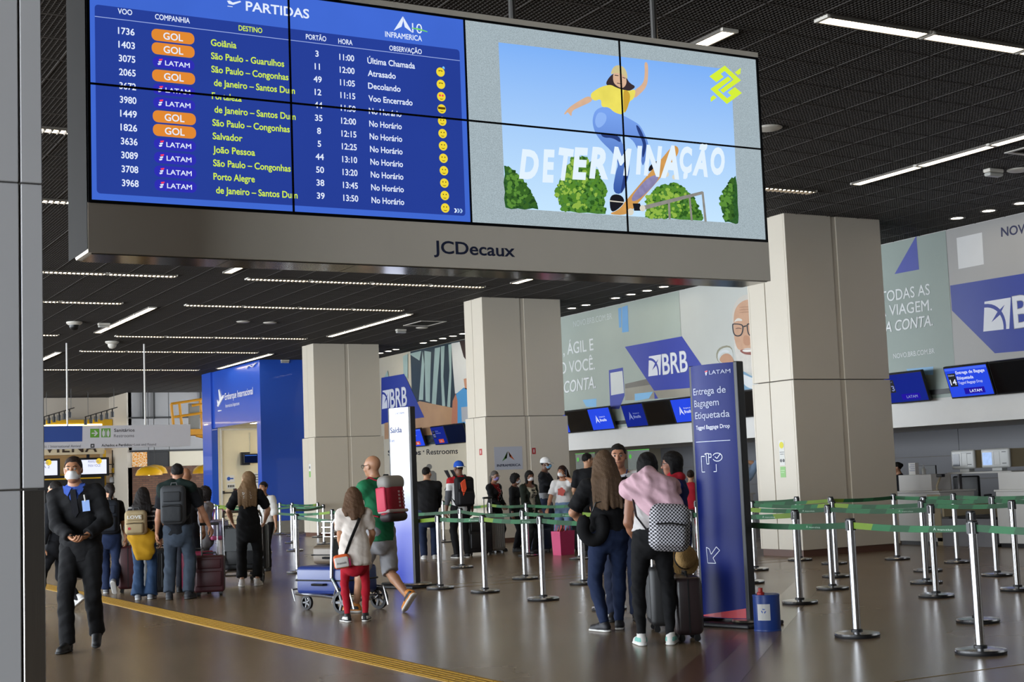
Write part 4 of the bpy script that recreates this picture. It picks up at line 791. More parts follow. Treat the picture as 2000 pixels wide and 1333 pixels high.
m_tw = M('totem_white', 'dfe4f4', .4, var=.02)
def on_tot(o, r, F, w):
    """bend flat lettering onto the curved face"""
    me = o.data; a = np.empty(len(me.vertices)*3); me.vertices.foreach_get('co', a); a = a.reshape(-1, 3); a[:, 0] += -.06+np.array([-F(y)-.06 for y in a[:, 1]])*-1-.0; a[:, 0] = np.array([F(y) for y in a[:, 1]])-.004+(a[:, 0]-a[:, 0])
    me.vertices.foreach_set('co', a.ravel()); me.update()
def tx(s, y, z, cap, wd, al='L', **k):
    o = text(s, cap, m_tw, TF_, (0, y, z), NY, EZ, width=wd, align=al, world=False, ext=0, **k); on_tot(o, tt, F, w)
tx('LATAM', -.005, 2.13, .034, .205, bold=.004); tx('Entrega de', .215, 1.965, .058, .375, bold=.012); tx('Bagagem', .21, 1.862, .058, .30, bold=.012); tx('Etiquetada', .205, 1.758, .058, .39, bold=.012); tx('Tagged Baggage Drop', .20, 1.665, .034, .38)
def tpoly(poly, mat, nm='print'):
    MB().flat([(F(y)-.004, y, z) for y, z in poly]).build(nm, mat, TF_)
for i in range(3): tpoly([(.045-.004*i, 2.162-.014*i), (.012+.006*i, 2.168-.014*i), (.012+.006*i, 2.158-.014*i), (.04-.004*i, 2.152-.014*i)], M('totem_red', 'd0303e', .4) if i == 0 else m_tw)
for k in range(8): ya, yb_ = .215-k*.049, .215-(k+1)*.049; tpoly([(ya, 1.556), (yb_, 1.556), (yb_, 1.560), (ya, 1.560)], m_tw)
def tline(P, wd=.006):
    for a, b_ in zip(P[:-1], P[1:]):
        a, b_ = np.array(a), np.array(b_); d = (b_-a)/np.linalg.norm(b_-a); nn = np.array([-d[1], d[0]])*wd/2
        tpoly([tuple(a-nn), tuple(b_-nn), tuple(b_+nn), tuple(a+nn)], m_tw, 'icon_line')
tline([(.10, 1.432), (.145, 1.432), (.145, 1.298), (-.03, 1.298), (-.03, 1.36)]); tline([(.10, 1.45), (.08, 1.45), (.075, 1.365), (.05, 1.365), (.05, 1.455), (.09, 1.455)]); tline([(.05, 1.45), (.02, 1.45), (.02, 1.42), (.05, 1.42)])
tline([(-.045+.05*math.cos(a*.45), 1.42+.035*math.sin(a*.45)) for a in range(1, 14)]); tline([(-.02, 1.425), (-.042, 1.408), (-.08, 1.45)])
tline([(.14, .655), (.13, .52), (.03, .52), (.06, .565), (-.02, .63), (.015, .66), (.08, .595), (.10, .64), (.14, .655)])
tpoly_red = M('totem_red', 'd0303e', .4)
for k in range(6): ya = .235-k*.078; yb_ = ya-.078; tpoly([(ya, .065), (yb_, .065), (yb_, .075+.012*(k+1)), (ya, .075+.012*k)], tpoly_red)
def grad_mat():
    m = M('totem_gradient', 'dfe2f6', .35, var=.0); N = m.node_tree.nodes; L = m.node_tree.links
    g = N.new('ShaderNodeNewGeometry'); s = N.new('ShaderNodeSeparateXYZ'); rp_ = N.new('ShaderNodeValToRGB'); mr = N.new('ShaderNodeMapRange'); mr.inputs['From Max'].default_value = 2.25
    e = rp_.color_ramp.elements; e[0].position = .08; e[0].color = lin('2a3fae'); e[1].position = .62; e[1].color = lin('eceef8'); x = e.new(.3); x.color = lin('6a72c8')
    L.new(g.outputs['Position'], s.inputs[0]); L.new(s.outputs['Z'], mr.inputs['Value']); L.new(mr.outputs['Result'], rp_.inputs['Fac']); L.new(rp_.outputs['Color'], N['Principled BSDF'].inputs['Base Color']); return m
t2, F2, w2 = totem(7.70, 16.68, .18, 2.26, .015, grad_mat(), 'tall white totem fading to blue behind the man with red backpack', R_(20))
m_tn = M('totem_navy_ink', '3b4a8e', .5)
for s, y, z, cap, wd, bo in (('LATAM', .05, 2.175, .026, .15, 0), ('Saída', .165, 1.945, .07, .22, .008), ('Exit', .172, 1.83, .04, .09, 0)):
    o = text(s, cap, m_tn, t2, (0, y, z), NY, EZ, width=wd, world=False, ext=0, bold=bo); F_, w_ = F2, w2; on_tot(o, t2, F2, w2)
MB().flat([(F2(y)-.004, y, z) for y, z in ((.15, 1.676), (-.12, 1.676), (-.12, 1.68), (.15, 1.68))]).build('print', m_tn, t2)
# ================================================================== queue posts with belts
m_chr = M('post_chrome', 'c4c4c6', .2, 1., var=.05); m_cas = M('cassette_black', '141416', .35)
m_gr = [M('belt_green', '164a2a', .6, var=.1), M('belt_mid_green', '22663c', .6, var=.1), M('belt_lime', '6f8c24', .6, var=.12)]; m_bw = M('belt_print', 'bfd6c4', .6)
def post_proto():
    r = empty('queue_post')
    MB().lathe([(.0, 0), (.168, 0), (.172, .012), (.172, .02)], n=32).build('base_rim', m_dark, r, smooth=.7)
    MB().lathe([(.172, .02), (.168, .032), (.12, .040), (.05, .044), (.0, .044)], n=32).build('base', m_chr, r, smooth=.7)
    MB().lathe([(.045, .044), (.045, .056), (.033, .06)], n=20).build('collar', m_dark, r, smooth=.7)
    MB().lathe([(.031, .05), (.031, .80)], n=20).build('tube', m_chr, r, smooth=.7)
    MB().lathe([(.033, .80), (.033, .885), (.0, .885)], n=20).build('head', m_chr, r, smooth=.7)
    MB().lathe([(.0355, .884), (.0355, .897), (.03, .9), (.0, .9)], n=20).build('cap', m_dark, r, smooth=.7)
    for i in range(4):
        a = i*math.pi/2; MB().obox((.034*math.cos(a), .034*math.sin(a), .845), (.012, .03, .075), ((math.cos(a), math.sin(a), 0), (-math.sin(a), math.cos(a), 0), (0, 0, 1))).build('belt_slot', m_cas, r)
    return r
PO = {'A0': (7.50, 5.75), 'A1': (7.56, 7.15), 'A2': (7.69, 8.5), 'A3': (7.98, 10.62), 'A4': (7.67, 11.95), 'A5': (7.83, 13.49), 'A6': (7.93, 15.0), 'A7': (7.84, 16.0), 'A8': (7.9, 21.04),
      'B0': (9.0, 8.52), 'B1': (9.2, 10.94), 'B2': (9.25, 12.7), 'B3': (9.29, 15.02), 'B4': (9.31, 16.49), 'B5': (9.95, 19.54), 'B6': (9.6, 23.8), 'B7': (9.9, 28.3), 'C1': (10.45, 10.4), 'C2': (10.48, 11.92), 'C3': (10.51, 13.36),
      'D0': (11.42, 10.26), 'D1': (11.56, 11.64), 'D2': (11.67, 13.19), 'D3': (11.89, 14.98), 'D4': (12.27, 16.7), 'D5': (12.07, 19.59), 'D6': (12.1, 21.3), 'D7': (12.41, 23.17), 'D8': (13.93, 28.17),
      'E0': (12.6, 10.3), 'E1': (12.74, 11.73), 'E2': (12.86, 12.91), 'F0': (14.1, 12.1), 'F1': (14.14, 13.66), 'F2': (14.25, 14.86), 'F3': (13.21, 14.96), 'F4': (13.5, 16.0), 'F5': (14.2, 19.46),
      'G1': (14.15, 39.0), 'G2': (13.85, 37.2), 'G3': (13.8, 35.2), 'G4': (12.1, 32.55), 'G5': (12.2, 30.77), 'G6': (10.61, 28.4), 'G7': (12.04, 38.0), 'G8': (13.9, 44.2)}
BELTS = [('A1', 'A0'), ('A2', 'A1'), ('A3', 'A2'), ('A5', 'A4'), ('A6', 'A5'), ('A7', 'A6'), ('A8', 'A7'), ('B1', 'B2'), ('B5', 'B4'), ('B4', 'B3'), ('B3', 'B2'), ('B6', 'B5'), ('B7', 'B6'), ('C3', 'C2'), ('C2', 'C1'), ('D3', 'D2'), ('D2', 'D1'), ('D1', 'D0'), ('D8', 'D7'), ('D7', 'D6'), ('D6', 'D5'), ('D4', 'F3'), ('F3', 'F2'), ('F2', 'F1'), ('F1', 'F0'), ('F5', 'F4'), ('E2', 'E1'), ('E1', 'E0'), ('G8', 'G1'), ('G1', 'G2'), ('G2', 'G3'), ('G7', 'G4'), ('G4', 'G5'), ('G5', 'G6'), ('A8', 'G6')]
RWN = {'A': 'nearest lane', 'B': 'second lane', 'C': 'third lane', 'D': 'fourth lane', 'E': 'fifth lane', 'F': 'lane by the right column', 'G': 'lanes by the blue booth'}
P0 = post_proto(); PR = {}
cnt = {}
for k_, (x, y) in PO.items():
    o = copy_tree(P0) if PR else P0; o.location = (x, y, 0); MW[o.name] = Matrix.Translation((x, y, 0)); i = cnt[k_[0]] = cnt.get(k_[0], -1)+1
    tag(o, f'chrome queue post, green belt, {ORD[i]} from right in the {RWN[k_[0]]}', 'queue post', 'chrome queue posts'); PR[k_] = o
for bi, (a, b_) in enumerate(BELTS):
    pa, pb = np.array([*PO[a], .845]), np.array([*PO[b_], .845]); d = pb-pa; L_ = np.linalg.norm(d); u = d/L_; pa = pa+u*.035; pb = pb-u*.035; n = 12; sag = .012*L_
    nr = np.array([-u[1], u[0], 0])*.0012; mb = MB(); V = []
    for i in range(n+1):
        t = i/n; c = pa+(pb-pa)*t-np.array([0, 0, 4*sag*t*(1-t)])
        sk = .03*u
        V += [c-nr-(0, 0, .024), c-nr+(0, 0, .024)+sk*(0 < i < n), c+nr+(0, 0, .024)+sk*(0 < i < n), c+nr-(0, 0, .024)]
    o0 = len(mb.v); mb.v += [tuple(p) for p in V]
    pat = [(0, 1, 1, 0, 0, 0, 1, 1, 0, 1, 2, 2), (2, 2, 1, 1, 0, 0, 1, 1, 0, 0, 0, 0), (0, 0, 1, 1, 1, 0, 0, 1, 1, 0, 0, 0)][bi % 3]
    for i in range(n):
        for j in range(4): q = (4*i+j, 4*i+(j+1) % 4, 4*i+4+(j+1) % 4, 4*i+4+j); mb.f.append(q); mb.m.append(pat[i])
    bo = mb.build('belt', m_gr, PR[a], world=True)
    # small airport mark printed near the far end, facing the camera
    if a[0] in 'ABC' and pa[1] < 20:
        uu = u if np.cross(u, (0, 0, 1))@np.array([-.5, -.87, 0]) > 0 else -u
        t = .72 if uu@u > 0 else .28
        c = pa+(pb-pa)*t-np.array([0, 0, 4*sag*t*(1-t)+.008]); wv = np.cross(uu, (0, 0, 1))
        text('Aeroporto de Brasília', .012, m_bw, bo, c+wv*.003+uu*.04, uu, EZ, width=.16, ext=0, name='belt_print')
        for s in (-1, 1): MB().flat([c+wv*.004+uu*.012+np.array([0, 0, .022]), c+wv*.004+uu*(.012+s*.014)-np.array([0, 0, .002]), c+wv*.004+uu*(.012+s*.004)+np.array([0, 0, .004])]).build('belt_print', m_bw, bo, world=True)

# ================================================================== check-in desks
m_desk = M('desk_white', 'c2c0bc', .4, var=.03); m_dbe = M('desk_beige', 'a99b7e', .45, var=.04); m_grd = M('desk_grey', '77767a', .45); m_acr = M('acrylic', 'b8c4c2', .08, alpha=.22); m_grn = M('shield_green', '5ecb4a', .4)
def desk(y1, label, box=True, n=None):
    """counter front at x = 16.95 running from y1 down by 0.95"""
    r = empty('check_in_desk', (16.95, y1-.475, 0), 0, label, 'desk', 'white check-in desks')
    MB().rbox((0, -.475, .06), (.75, .475, .83), .006).build('body', m_desk, r); MB().box((.03, -.46, 0), (.7, .46, .06)).build('toe_kick', m_dark, r)
    MB().rbox((-.03, -.485, .83), (.8, .485, .86), .006).build('worktop', m_desk, r)
    MB().rbox((-.01, -.47, .12), (.0, -.2, .8), .003).build('side_panel', m_dbe, r)
    if box:
        MB().rbox((.0, -.31, .86), (.42, .41, 1.12), .006).build('raised_cabinet', m_desk, r); MB().box((.43, -.3, .86), (.44, .4, 1.1)).build('cabinet_back', m_dbe, r)
    MB().rbox((.0, -.475, .0), (.02, -.36, .5), .004).build('beige_edge', m_dbe, r)
    return r
d1 = desk(17.6, 'white check-in desk with sanitiser just right of the right column'); d2 = desk(15.52, 'white check-in desk at the right frame edge')
ds = [desk(y, f'white check-in desk, {ORD[i]} left of the right column', i % 2 == 0) for i, y in enumerate((20.4, 23.2, 25.6, 27.7))]
r = empty('baggage_conveyor', (17.3, 16.1, 0), 0, 'low baggage conveyor between the two right-hand desks', 'conveyor')
MB().rbox((-.35, -.53, .04), (1.6, .53, .40), .01).build('frame', m_grd, r); MB().rbox((-.33, -.42, .40), (1.55, .42, .45), .01).build('belt', m_dark, r); MB().box((-.37, -.53, .0), (-.33, .53, .42)).build('front_plate', m_grd, r)
for s in (-1, 1): MB().rbox((-.35, s*.53-.04*(s > 0), .45), (1.6, s*.53+.04*(s < 0), .62), .006).build('side_guard', m_dbe, r)
MB().rbox((.55, -.10, 1.1), (.95, 1.25, 1.13), .005).build('shelf', m_desk, r)
for s in (-1, 1): MB().box((.72, .57+s*.6-.02, 0), (.78, .57+s*.6+.02, 1.1)).build('shelf_leg', m_grd, r)
m_kw = M('kiosk_white', 'b9bab8', .3, var=.03)
for i, (ya, yb_, on_) in enumerate(((17.28, 16.78, 0), (16.64, 16.06, 1))):
    r = empty('bag_drop_kiosk', (17.95, (ya+yb_)/2, 1.13), 0, 'bag drop kiosk with dark screen, left of the pair' if not on_ else 'bag drop kiosk with lit screen, right of the pair', 'kiosk', 'bag drop kiosks'); w = (ya-yb_)/2
    MB().rbox((-.06, -w, .05), (.0, w, .36), .03, 3).build('front', m_kw, r); MB().box((.0, -w+.02, .06), (.55, w-.02, .35)).build('housing', m_dbe, r); MB().rbox((-.03, -.1, 0), (.1, .1, .06), .01).build('foot', m_kw, r)
    MB().box((-.064, .06, .10), (-.0605, w-.04, .30)).build('screen', EM('kiosk_screen', 'a9c4f0', 1.1, .3, 12.) if on_ else M('kiosk_dark', '1b2136', .2), r)
    for z in (.12, .30): MB().box((-.065, -w+.06, z-.004), (-.0605, -w+.14, z+.006)).build('slot', m_black, r)
    MB().tube([(-.0615, .02, .1), (-.0615, -.1, .1), (-.0615, -.1, .31), (-.0615, .02, .31)], .002, 4, closed=True).build('panel_line', m_grd, r)
r = empty('office_chair', (19.35, pX(1908, 960, 19.6)[1], 0), R_(20), 'black swivel chair behind the baggage conveyor', 'chair')
MB().rbox((-.02, -.24, .55), (.06, .24, 1.05), .03, 3).build('backrest', m_black, r, smooth=.8); MB().rbox((.0, -.25, .45), (.5, .25, .53), .03, 3).build('seat', m_black, r, smooth=.8); MB().tube([(.25, 0, .1), (.25, 0, .46)], .03).build('column', m_dark, r)
for i in range(5):
    a = i*1.2566; MB().tube([(.25, 0, .1), (.25+.3*math.cos(a), .3*math.sin(a), .07)], .02, 6).build('base_leg', m_dark, r); MB().lathe([(.0, -.02), (.035, -.02), (.035, .02), (.0, .02)], n=10).xf(Matrix.Translation((.25+.3*math.cos(a), .3*math.sin(a), .036)) @ Matrix.Rotation(R_(90), 4, 'X')).build('caster', m_black, r)
for s in (-1, 1): MB().tube([(.1, s*.27, .5), (.08, s*.29, .7), (.35, s*.29, .7)], .02, 6).build('armrest', m_dark, r)
# things on the first desk
r = empty('leaflet_holder', (17.02, 17.26, 1.12), 0, 'upright white card with printed lines on the desk cabinet', 'card'); MB().rbox((-.015, -.06, 0), (.06, .09, .19), .004).build('card', m_white, r)
for i in range(4): MB().box((-.0165, -.05, .06+i*.032), (-.0152, .07-.02*(i % 2), .068+i*.032)).build('print', M('print_blue_grey', '5a6a9a', .6), r)
r = empty('sanitiser_bottle', (17.05, 17.06, 1.12), 0, 'clear pump bottle of sanitiser on the desk cabinet', 'bottle'); MB().lathe([(.0, 0), (.03, 0), (.032, .01), (.032, .09), (.012, .11), (.012, .125), (.0, .125)], n=16).build('bottle', m_clear, r, smooth=.8); MB().tube([(0, 0, .125), (0, 0, .15), (-.03, 0, .15)], .006, 6).build('pump', m_white, r)
r = empty('desk_monitor', (17.55, 17.5, .86), 0, 'black computer screen behind the first desk cabinet', 'monitor'); MB().rbox((0, -.2, .12), (.03, .2, .4), .006).build('screen', m_black, r); MB().tube([(.02, 0, 0), (.02, 0, .2)], .02).build('stand', m_black, r); MB().rbox((-.05, -.1, 0), (.1, .1, .015), .005).build('foot', m_black, r)
r = empty('printer_arm', (17.0, 16.75, .86), 0, 'beige scanner arm on the end of the first desk', 'scanner'); MB().tube([(0, 0, 0), (0, 0, .08), (.03, -.02, .16), (-.02, -.12, .24)], .018, 6).build('arm', m_dbe, r); MB().rbox((-.05, -.16, .21), (.03, -.04, .26), .01).build('head', m_dark, r); MB().rbox((-.04, -.05, 0), (.05, .05, .012), .004).build('foot', m_dbe, r)
for i, y in enumerate((19.9, 22.7, 25.1, 27.2)):
    r = empty('acrylic_shield', (17.0, y, .86), 0, f'clear acrylic shield with green mark, {ORD[i]} left of the right column', 'shield', 'acrylic desk shields')
    MB().box((0, -.4, .03), (.008, .4, .95)).build('pane', m_acr, r); MB().box((-.002, -.41, .94), (.01, .41, .955)).build('green_edge', m_grn, r); MB().disc((-.002, .3, .82), NY, EZ, .05, 14).build('green_mark', m_grn, r)
    for s in (-1, 1): MB().box((-.03, s*.35-.01, 0), (.04, s*.35+.01, .05)).build('foot', m_steel, r)
    r = empty('desk_monitor', (17.35, y+.1, .86), 0, f'white computer screen behind the {ORD[i]} acrylic shield', 'monitor', 'screens behind the shields'); MB().rbox((-.02, -.22, .12), (.03, .22, .42), .01).build('screen', m_white, r); MB().tube([(0, 0, 0), (0, 0, .2)], .02).build('stand', m_white, r); MB().rbox((-.08, -.1, 0), (.08, .1, .015), .005).build('foot', m_white, r)
# notices on the columns
def notice(x, y, z, w, h, face, col, label, marks):
    r = empty('wall_notice', (x, y, z), 0, label, 'notice'); u = NY if face == 'x' else EX; o = np.array([-.003, w/2, 0]) if face == 'x' else np.array([-w/2, -.003, 0])
    MB().prism([(0, 0), (w, 0), (w, h), (0, h)], o, u, EZ, .0025).build('sheet', M('sheet_'+col, col, .5, var=.03), r)
    for poly, c in marks: MB().prism(poly, o+np.cross(u, EZ)*.0015, u, EZ, .001).build('print', M('mark_'+c, c, .5, var=.02), r)
circ = lambda cx, cy, rr_, n=14: [(cx+rr_*math.cos(6.283*i/n), cy+rr_*math.sin(6.283*i/n)) for i in range(n)]
notice(CX0, 16.86, 1.35, .12, .37, 'x', 'd9d9d4', 'white notice with yellow disc on the right column side', [(circ(.06, .30, .05), 'd8cf2a'), (circ(.03, .07, .025), '6a6a6a'), (circ(.09, .07, .025), '5a5a5a'), ([(.01, .19), (.11, .19), (.11, .20), (.01, .20)], '7a7a7a'), ([(.02, .16), (.1, .16), (.1, .17), (.02, .17)], '7a7a7a')])
notice(CX0, 16.86, 1.17, .12, .16, 'x', '8fc47a', 'light green notice below the yellow disc on the column', [([(.015, .1+.02*0), (.1, .1), (.1, .107), (.015, .107)], 'cfe6c6'), ([(.015, .07), (.09, .07), (.09, .077), (.015, .077)], 'cfe6c6')])
notice(CX0, 36.2, 1.55, .14, .36, 'x', 'd9d9d4', 'small white and green notice on the far column', [([(.01, .01), (.13, .01), (.13, .17), (.01, .17)], '7fb05a'), (circ(.07, .27, .04), '6a6a6a')])
sx0, sx1 = pY(966, 900, 26.20)[0], pY(1021, 900, 26.20)[0]; sz0, sz1 = pY(990, 918, 26.20)[2], pY(990, 873, 26.20)[2]; w, h = sx1-sx0, sz1-sz0
notice((sx0+sx1)/2, 26.21, sz0, w, h, 'y', 'b4b8c4', 'grey company sign with coloured arrow mark on the middle column', [([(w*.48, h*.80), (w*.27, h*.37), (w*.44, h*.50)], '4a7a3a'), ([(w*.48, h*.80), (w*.44, h*.50), (w*.36, h*.5)], '8aa33a'), ([(w*.5, h*.80), (w*.54, h*.55), (w*.72, h*.40)], 'c25a2a'), ([(w*.5, h*.80), (w*.54, h*.55), (w*.60, h*.58)], 'd8b03a')])
ns = [o for o in COL.objects if o.name.startswith('wall_notice')][-1]; text('INFRAMERICA', h*.105, M('letter_navy', '242b46', .5), ns, (sx0+w*.08, 26.21-.006, sz0+h*.14), EX, EZ, width=w*.84, bold=.02, ext=0)
hx = pY(1043, 880, 26.20); notice(hx[0], 26.21, hx[2]-.08, .09, .13, 'y', 'a82a2a', 'small red fire sign on the front of the middle column', [([(.035, .03), (.055, .03), (.055, .10), (.035, .10)], 'e0dcd8')])
hx = pX(939, 882, CX0); notice(CX0, hx[1], hx[2]-.08, .12, .13, 'x', 'a82a2a', 'small red fire sign on the side of the middle column', [([(.045, .03), (.07, .03), (.07, .10), (.045, .10)], 'e0dcd8')])

# ================================================================== luggage
def suitcase(loc, rz, w, d, h, col, label, hard=False, up=0., rib=5, lying=False, name='suitcase', flatdown=False, wheels=True, rough=.5):
    r = empty(name, loc, rz, label, 'suitcase'); m = M('case_'+col, col, rough, var=.12, scale=10, bump=.05 if not hard else 0., bscale=200); z0 = .05 if wheels else 0
    MB().rbox((-w/2, -d/2, z0), (w/2, d/2, h), .045 if hard else .03, 3).build('shell', m, r, smooth=.9)
    if hard:
        for i in range(rib): x = -w/2+w*(i+1)/(rib+1); MB().rbox((x-.012, -d/2-.005, z0+.06), (x+.012, d/2+.005, h-.06), .004, 1).build('rib', m, r)
    else:
        MB().rbox((-w*.42, -d/2-.022, z0+.07), (w*.42, -d/2+.01, h*.62), .015, 2).build('front_pocket', m, r, smooth=.9); MB().rbox((-w*.4, -d/2-.018, h*.68), (w*.4, -d/2+.01, h*.92), .012, 2).build('top_pocket', m, r, smooth=.9)
    if lying:
        MB().rbox((-w/2-.004, -d/2-.004, h*.46), (w/2+.004, d/2+.004, h*.54), .02, 2).build('zip', m_black, r)
        MB().tube([(-.09, d/2, h*.36), (-.08, d/2+.04, h*.36), (.08, d/2+.04, h*.36), (.09, d/2, h*.36)], .013, 6).build('side_handle', m_black, r); MB().tube([(w/2, -.09, h*.36), (w/2+.04, -.08, h*.36), (w/2+.04, .08, h*.36), (w/2, .09, h*.36)], .013, 6).build('end_handle', m_black, r)
        return r
    MB().box((-w/2-.003, -.006, z0+.02), (w/2+.003, .006, h-.02)).box((-w/2+.02, -.006, h), (w/2-.02, .006, h+.003)).build('zip', m_black, r)
    MB().tube([(-.09, 0, h-.005), (-.08, 0, h+.03), (.08, 0, h+.03), (.09, 0, h-.005)], .012, 6).build('grab_handle', m_black, r)
    if wheels:
        for sx in (-1, 1):
            for sy in (-1, 1): MB().lathe([(.0, -.014), (.026, -.014), (.026, .014), (.0, .014)], n=12).xf(Matrix.Translation((sx*(w/2-.05), sy*(d/2-.05), .026)) @ Matrix.Rotation(R_(90), 4, 'Y')).box((sx*(w/2-.05)-.02, sy*(d/2-.05)-.02, .03), (sx*(w/2-.05)+.02, sy*(d/2-.05)+.02, .06)).build('wheel', m_black, r)
    if up:
        for sx in (-1, 1): MB().tube([(sx*.1, d*.35, h-.02), (sx*.1, d*.35, h+up)], .009, 6).build('pull_rod', m_chr, r)
        MB().rbox((-.12, d*.35-.02, h+up-.01), (.12, d*.35+.02, h+up+.025), .01).build('pull_grip', m_black, r)
    return r
def trolley(loc, rz, label):
    r = empty('luggage_trolley', loc, rz, label, 'trolley'); s_ = m_chr; wh = M('wheel_rubber', '2a2a2c', .6); hub = M('wheel_hub', '77777a', .5)
    def wheel(x, y, rad, wd, nm):
        w_ = MB().lathe([(rad*.72, -wd), (rad, -wd*.8), (rad, wd*.8), (rad*.72, wd)], n=24); w_.xf(Matrix.Translation((x, y, rad)) @ Matrix.Rotation(R_(90), 4, 'Y')).build(nm, wh, r, smooth=.8); wo = r.children[-1]
        for i in range(5):
            a = i*1.2566; MB().obox((x, y+rad*.38*math.cos(a), rad+rad*.38*math.sin(a)), (wd*1.2, rad*.74, rad*.2), ((1, 0, 0), (0, math.cos(a), math.sin(a)), (0, -math.sin(a), math.cos(a)))).build('spoke', hub, wo)
    for x in (-.28, .28): wheel(x, 0, .115, .022, 'rear_wheel')
    wheel(0, .78, .075, .02, 'front_wheel')
    MB().tube([(-.28, 0, .115), (.28, 0, .115)], .014).build('axle', s_, r)
    for x in (-.26, .26):
        MB().tube([(x, -.06, .14), (x*.9, .3, .17), (x*.6, .78, .18)], .016).build('base_rail', s_, r)
        MB().tube([(x, .02, .15), (x, .16, .36), (x*1.02, .12, .92), (x*.95, .06, 1.0)], .017).build('upright', s_, r)
        MB().tube([(x, -.14, .05), (x, -.08, .24), (x, .1, .26), (x, .16, .1)], .009, 6).build('mud_guard', s_, r)
    MB().tube([(-.25, .05, 1.0), (.25, .05, 1.0)], .02).build('handle_bar', s_, r)
    for y in (.0, .15, .3, .45, .6): MB().tube([(-.25*(1-.4*y/.78), y, .17), (.25*(1-.4*y/.78), y, .17)], .01, 6).build('cross_bar', s_, r)
    MB().box((-.25, .125, .45), (.25, .14, .76)).build('ad_panel', M('panel_slate', '55585a', .5), r)
    for z in (.82, .88, .94): MB().tube([(-.25, .12, z), (-.24, .3, z), (.24, .3, z), (.25, .12, z)], .006, 5).build('basket_wire', s_, r)
    for x in (-.2, -.1, 0, .1, .2): MB().tube([(x, .3, .94), (x, .3, .78), (x, .15, .78)], .005, 5).build('basket_wire', s_, r)
    MB().tube([(-.1, .86, .1), (-.12, .88, .22), (.12, .88, .22), (.1, .86, .1)], .01, 6).build('bumper', s_, r)
    return r
trolley((5.93, 13.98, 0), R_(24), 'chrome luggage trolley with blue suitcase beside the girl in red leggings')
suitcase((5.80, 14.30, .185), R_(114), .72, .50, .29, '1e3272', 'blue hard suitcase lying on the near luggage trolley', True, 0, 0, True, wheels=False, rough=.35)
suitcase((5.88, 14.30, .485), R_(116), .56, .38, .20, '5d5040', 'brown suitcase lying on top of the blue suitcase', True, 0, 0, True, wheels=False, rough=.4)
trolley((6.50, 19.50, 0), R_(-29), 'chrome luggage trolley pushed by the long-haired woman in black')
suitcase((6.66, 19.79, .185), R_(-29), .62, .30, .62, '1a1b1d', 'black suitcase standing on the far luggage trolley', False, 0, wheels=False)
suitcase((6.82, 20.08, .185), R_(-27), .50, .28, .50, '26282b', 'charcoal suitcase at the front of the far trolley', True, 0, wheels=False)
suitcase((5.50, 17.75, 0), R_(-22), .37, .24, .50, '3a1018', 'burgundy soft suitcase with raised pull handle', False, .38)
suitcase((5.50, 18.25, 0), R_(-25), .38, .24, .54, '8a1f42', 'pink suitcase half hidden behind the burgundy one', False)
suitcase((5.03, 18.38, 0), R_(-20), .36, .24, .60, '17181a', 'black suitcase beside the girl with beige backpack', True, .0)
suitcase((4.93, 19.5, 0), R_(75), .40, .26, .62, '3a0e14', 'dark red suitcase behind the girl with beige backpack', True, 0)
suitcase((12.2, 22.72, 0), R_(20), .42, .26, .68, '8a8886', 'silver quilted hard suitcase in the queue', True, .3, 7, rough=.3)
suitcase((11.85, 22.6, 0), R_(-10), .44, .28, .62, '1b1b1e', 'black suitcase behind the man in blue cap', False, 0)
suitcase((12.8, 22.15, 0), R_(15), .42, .28, .66, '22324e', 'dark blue suitcase in the queue', False, .3)
suitcase((13.15, 21.75, 0), R_(-15), .48, .30, .60, '46484c', 'grey suitcase with beige flap beside the pink bag', False, 0)
suitcase((13.12, 22.62, 0), R_(40), .40, .26, .60, '1a191b', 'black suitcase between the silver and blue ones', False, .25)
suitcase((13.45, 21.3, 0), R_(10), .44, .28, .62, '202226', 'black suitcase behind the woman on the phone', False, 0)
suitcase((6.70, 9.33, 0), R_(62), .36, .22, .50, '2c2122', 'dark brown hard suitcase beside the woman with pink sweatshirt', True, 0, 5, rough=.35)
suitcase((6.95, 10.02, 0), R_(62), .36, .22, .54, '1b1b1c', 'black suitcase hidden between the two women', True, .35)
# pink gift bag
r = empty('shopping_bag', (12.62, 21.0, 0), R_(18), 'bright pink paper shopping bag on the floor in the queue', 'bag')
mp_ = M('paper_pink', 'd23a72', .5, var=.06); MB().add([(-.17, -.09, 0), (.17, -.09, 0), (.17, .09, 0), (-.17, .09, 0), (-.19, -.10, .40), (.19, -.10, .40), (.19, .10, .40), (-.19, .10, .40)], [(0, 3, 2, 1), (0, 1, 5, 4), (1, 2, 6, 5), (2, 3, 7, 6), (3, 0, 4, 7)]).build('body', mp_, r)
for y in (-.1, .1): MB().tube([(-.08, y, .39), (-.06, y, .50), (.06, y, .50), (.08, y, .39)], .006, 5).build('handle', mp_, r)
q = MB()
for i in range(9): a = random.uniform(-.14, .14); b_ = random.uniform(-.07, .07); q.add([(a-.05, b_, .37), (a+.05, b_+.03, .37), (a+.02, b_, .46+.03*(i % 3)), (a-.03, b_-.04, .44)], [(0, 1, 2), (0, 2, 3)])
q.build('tissue_paper', M('tissue', 'c25a4a', .6, var=.3, scale=20), r)
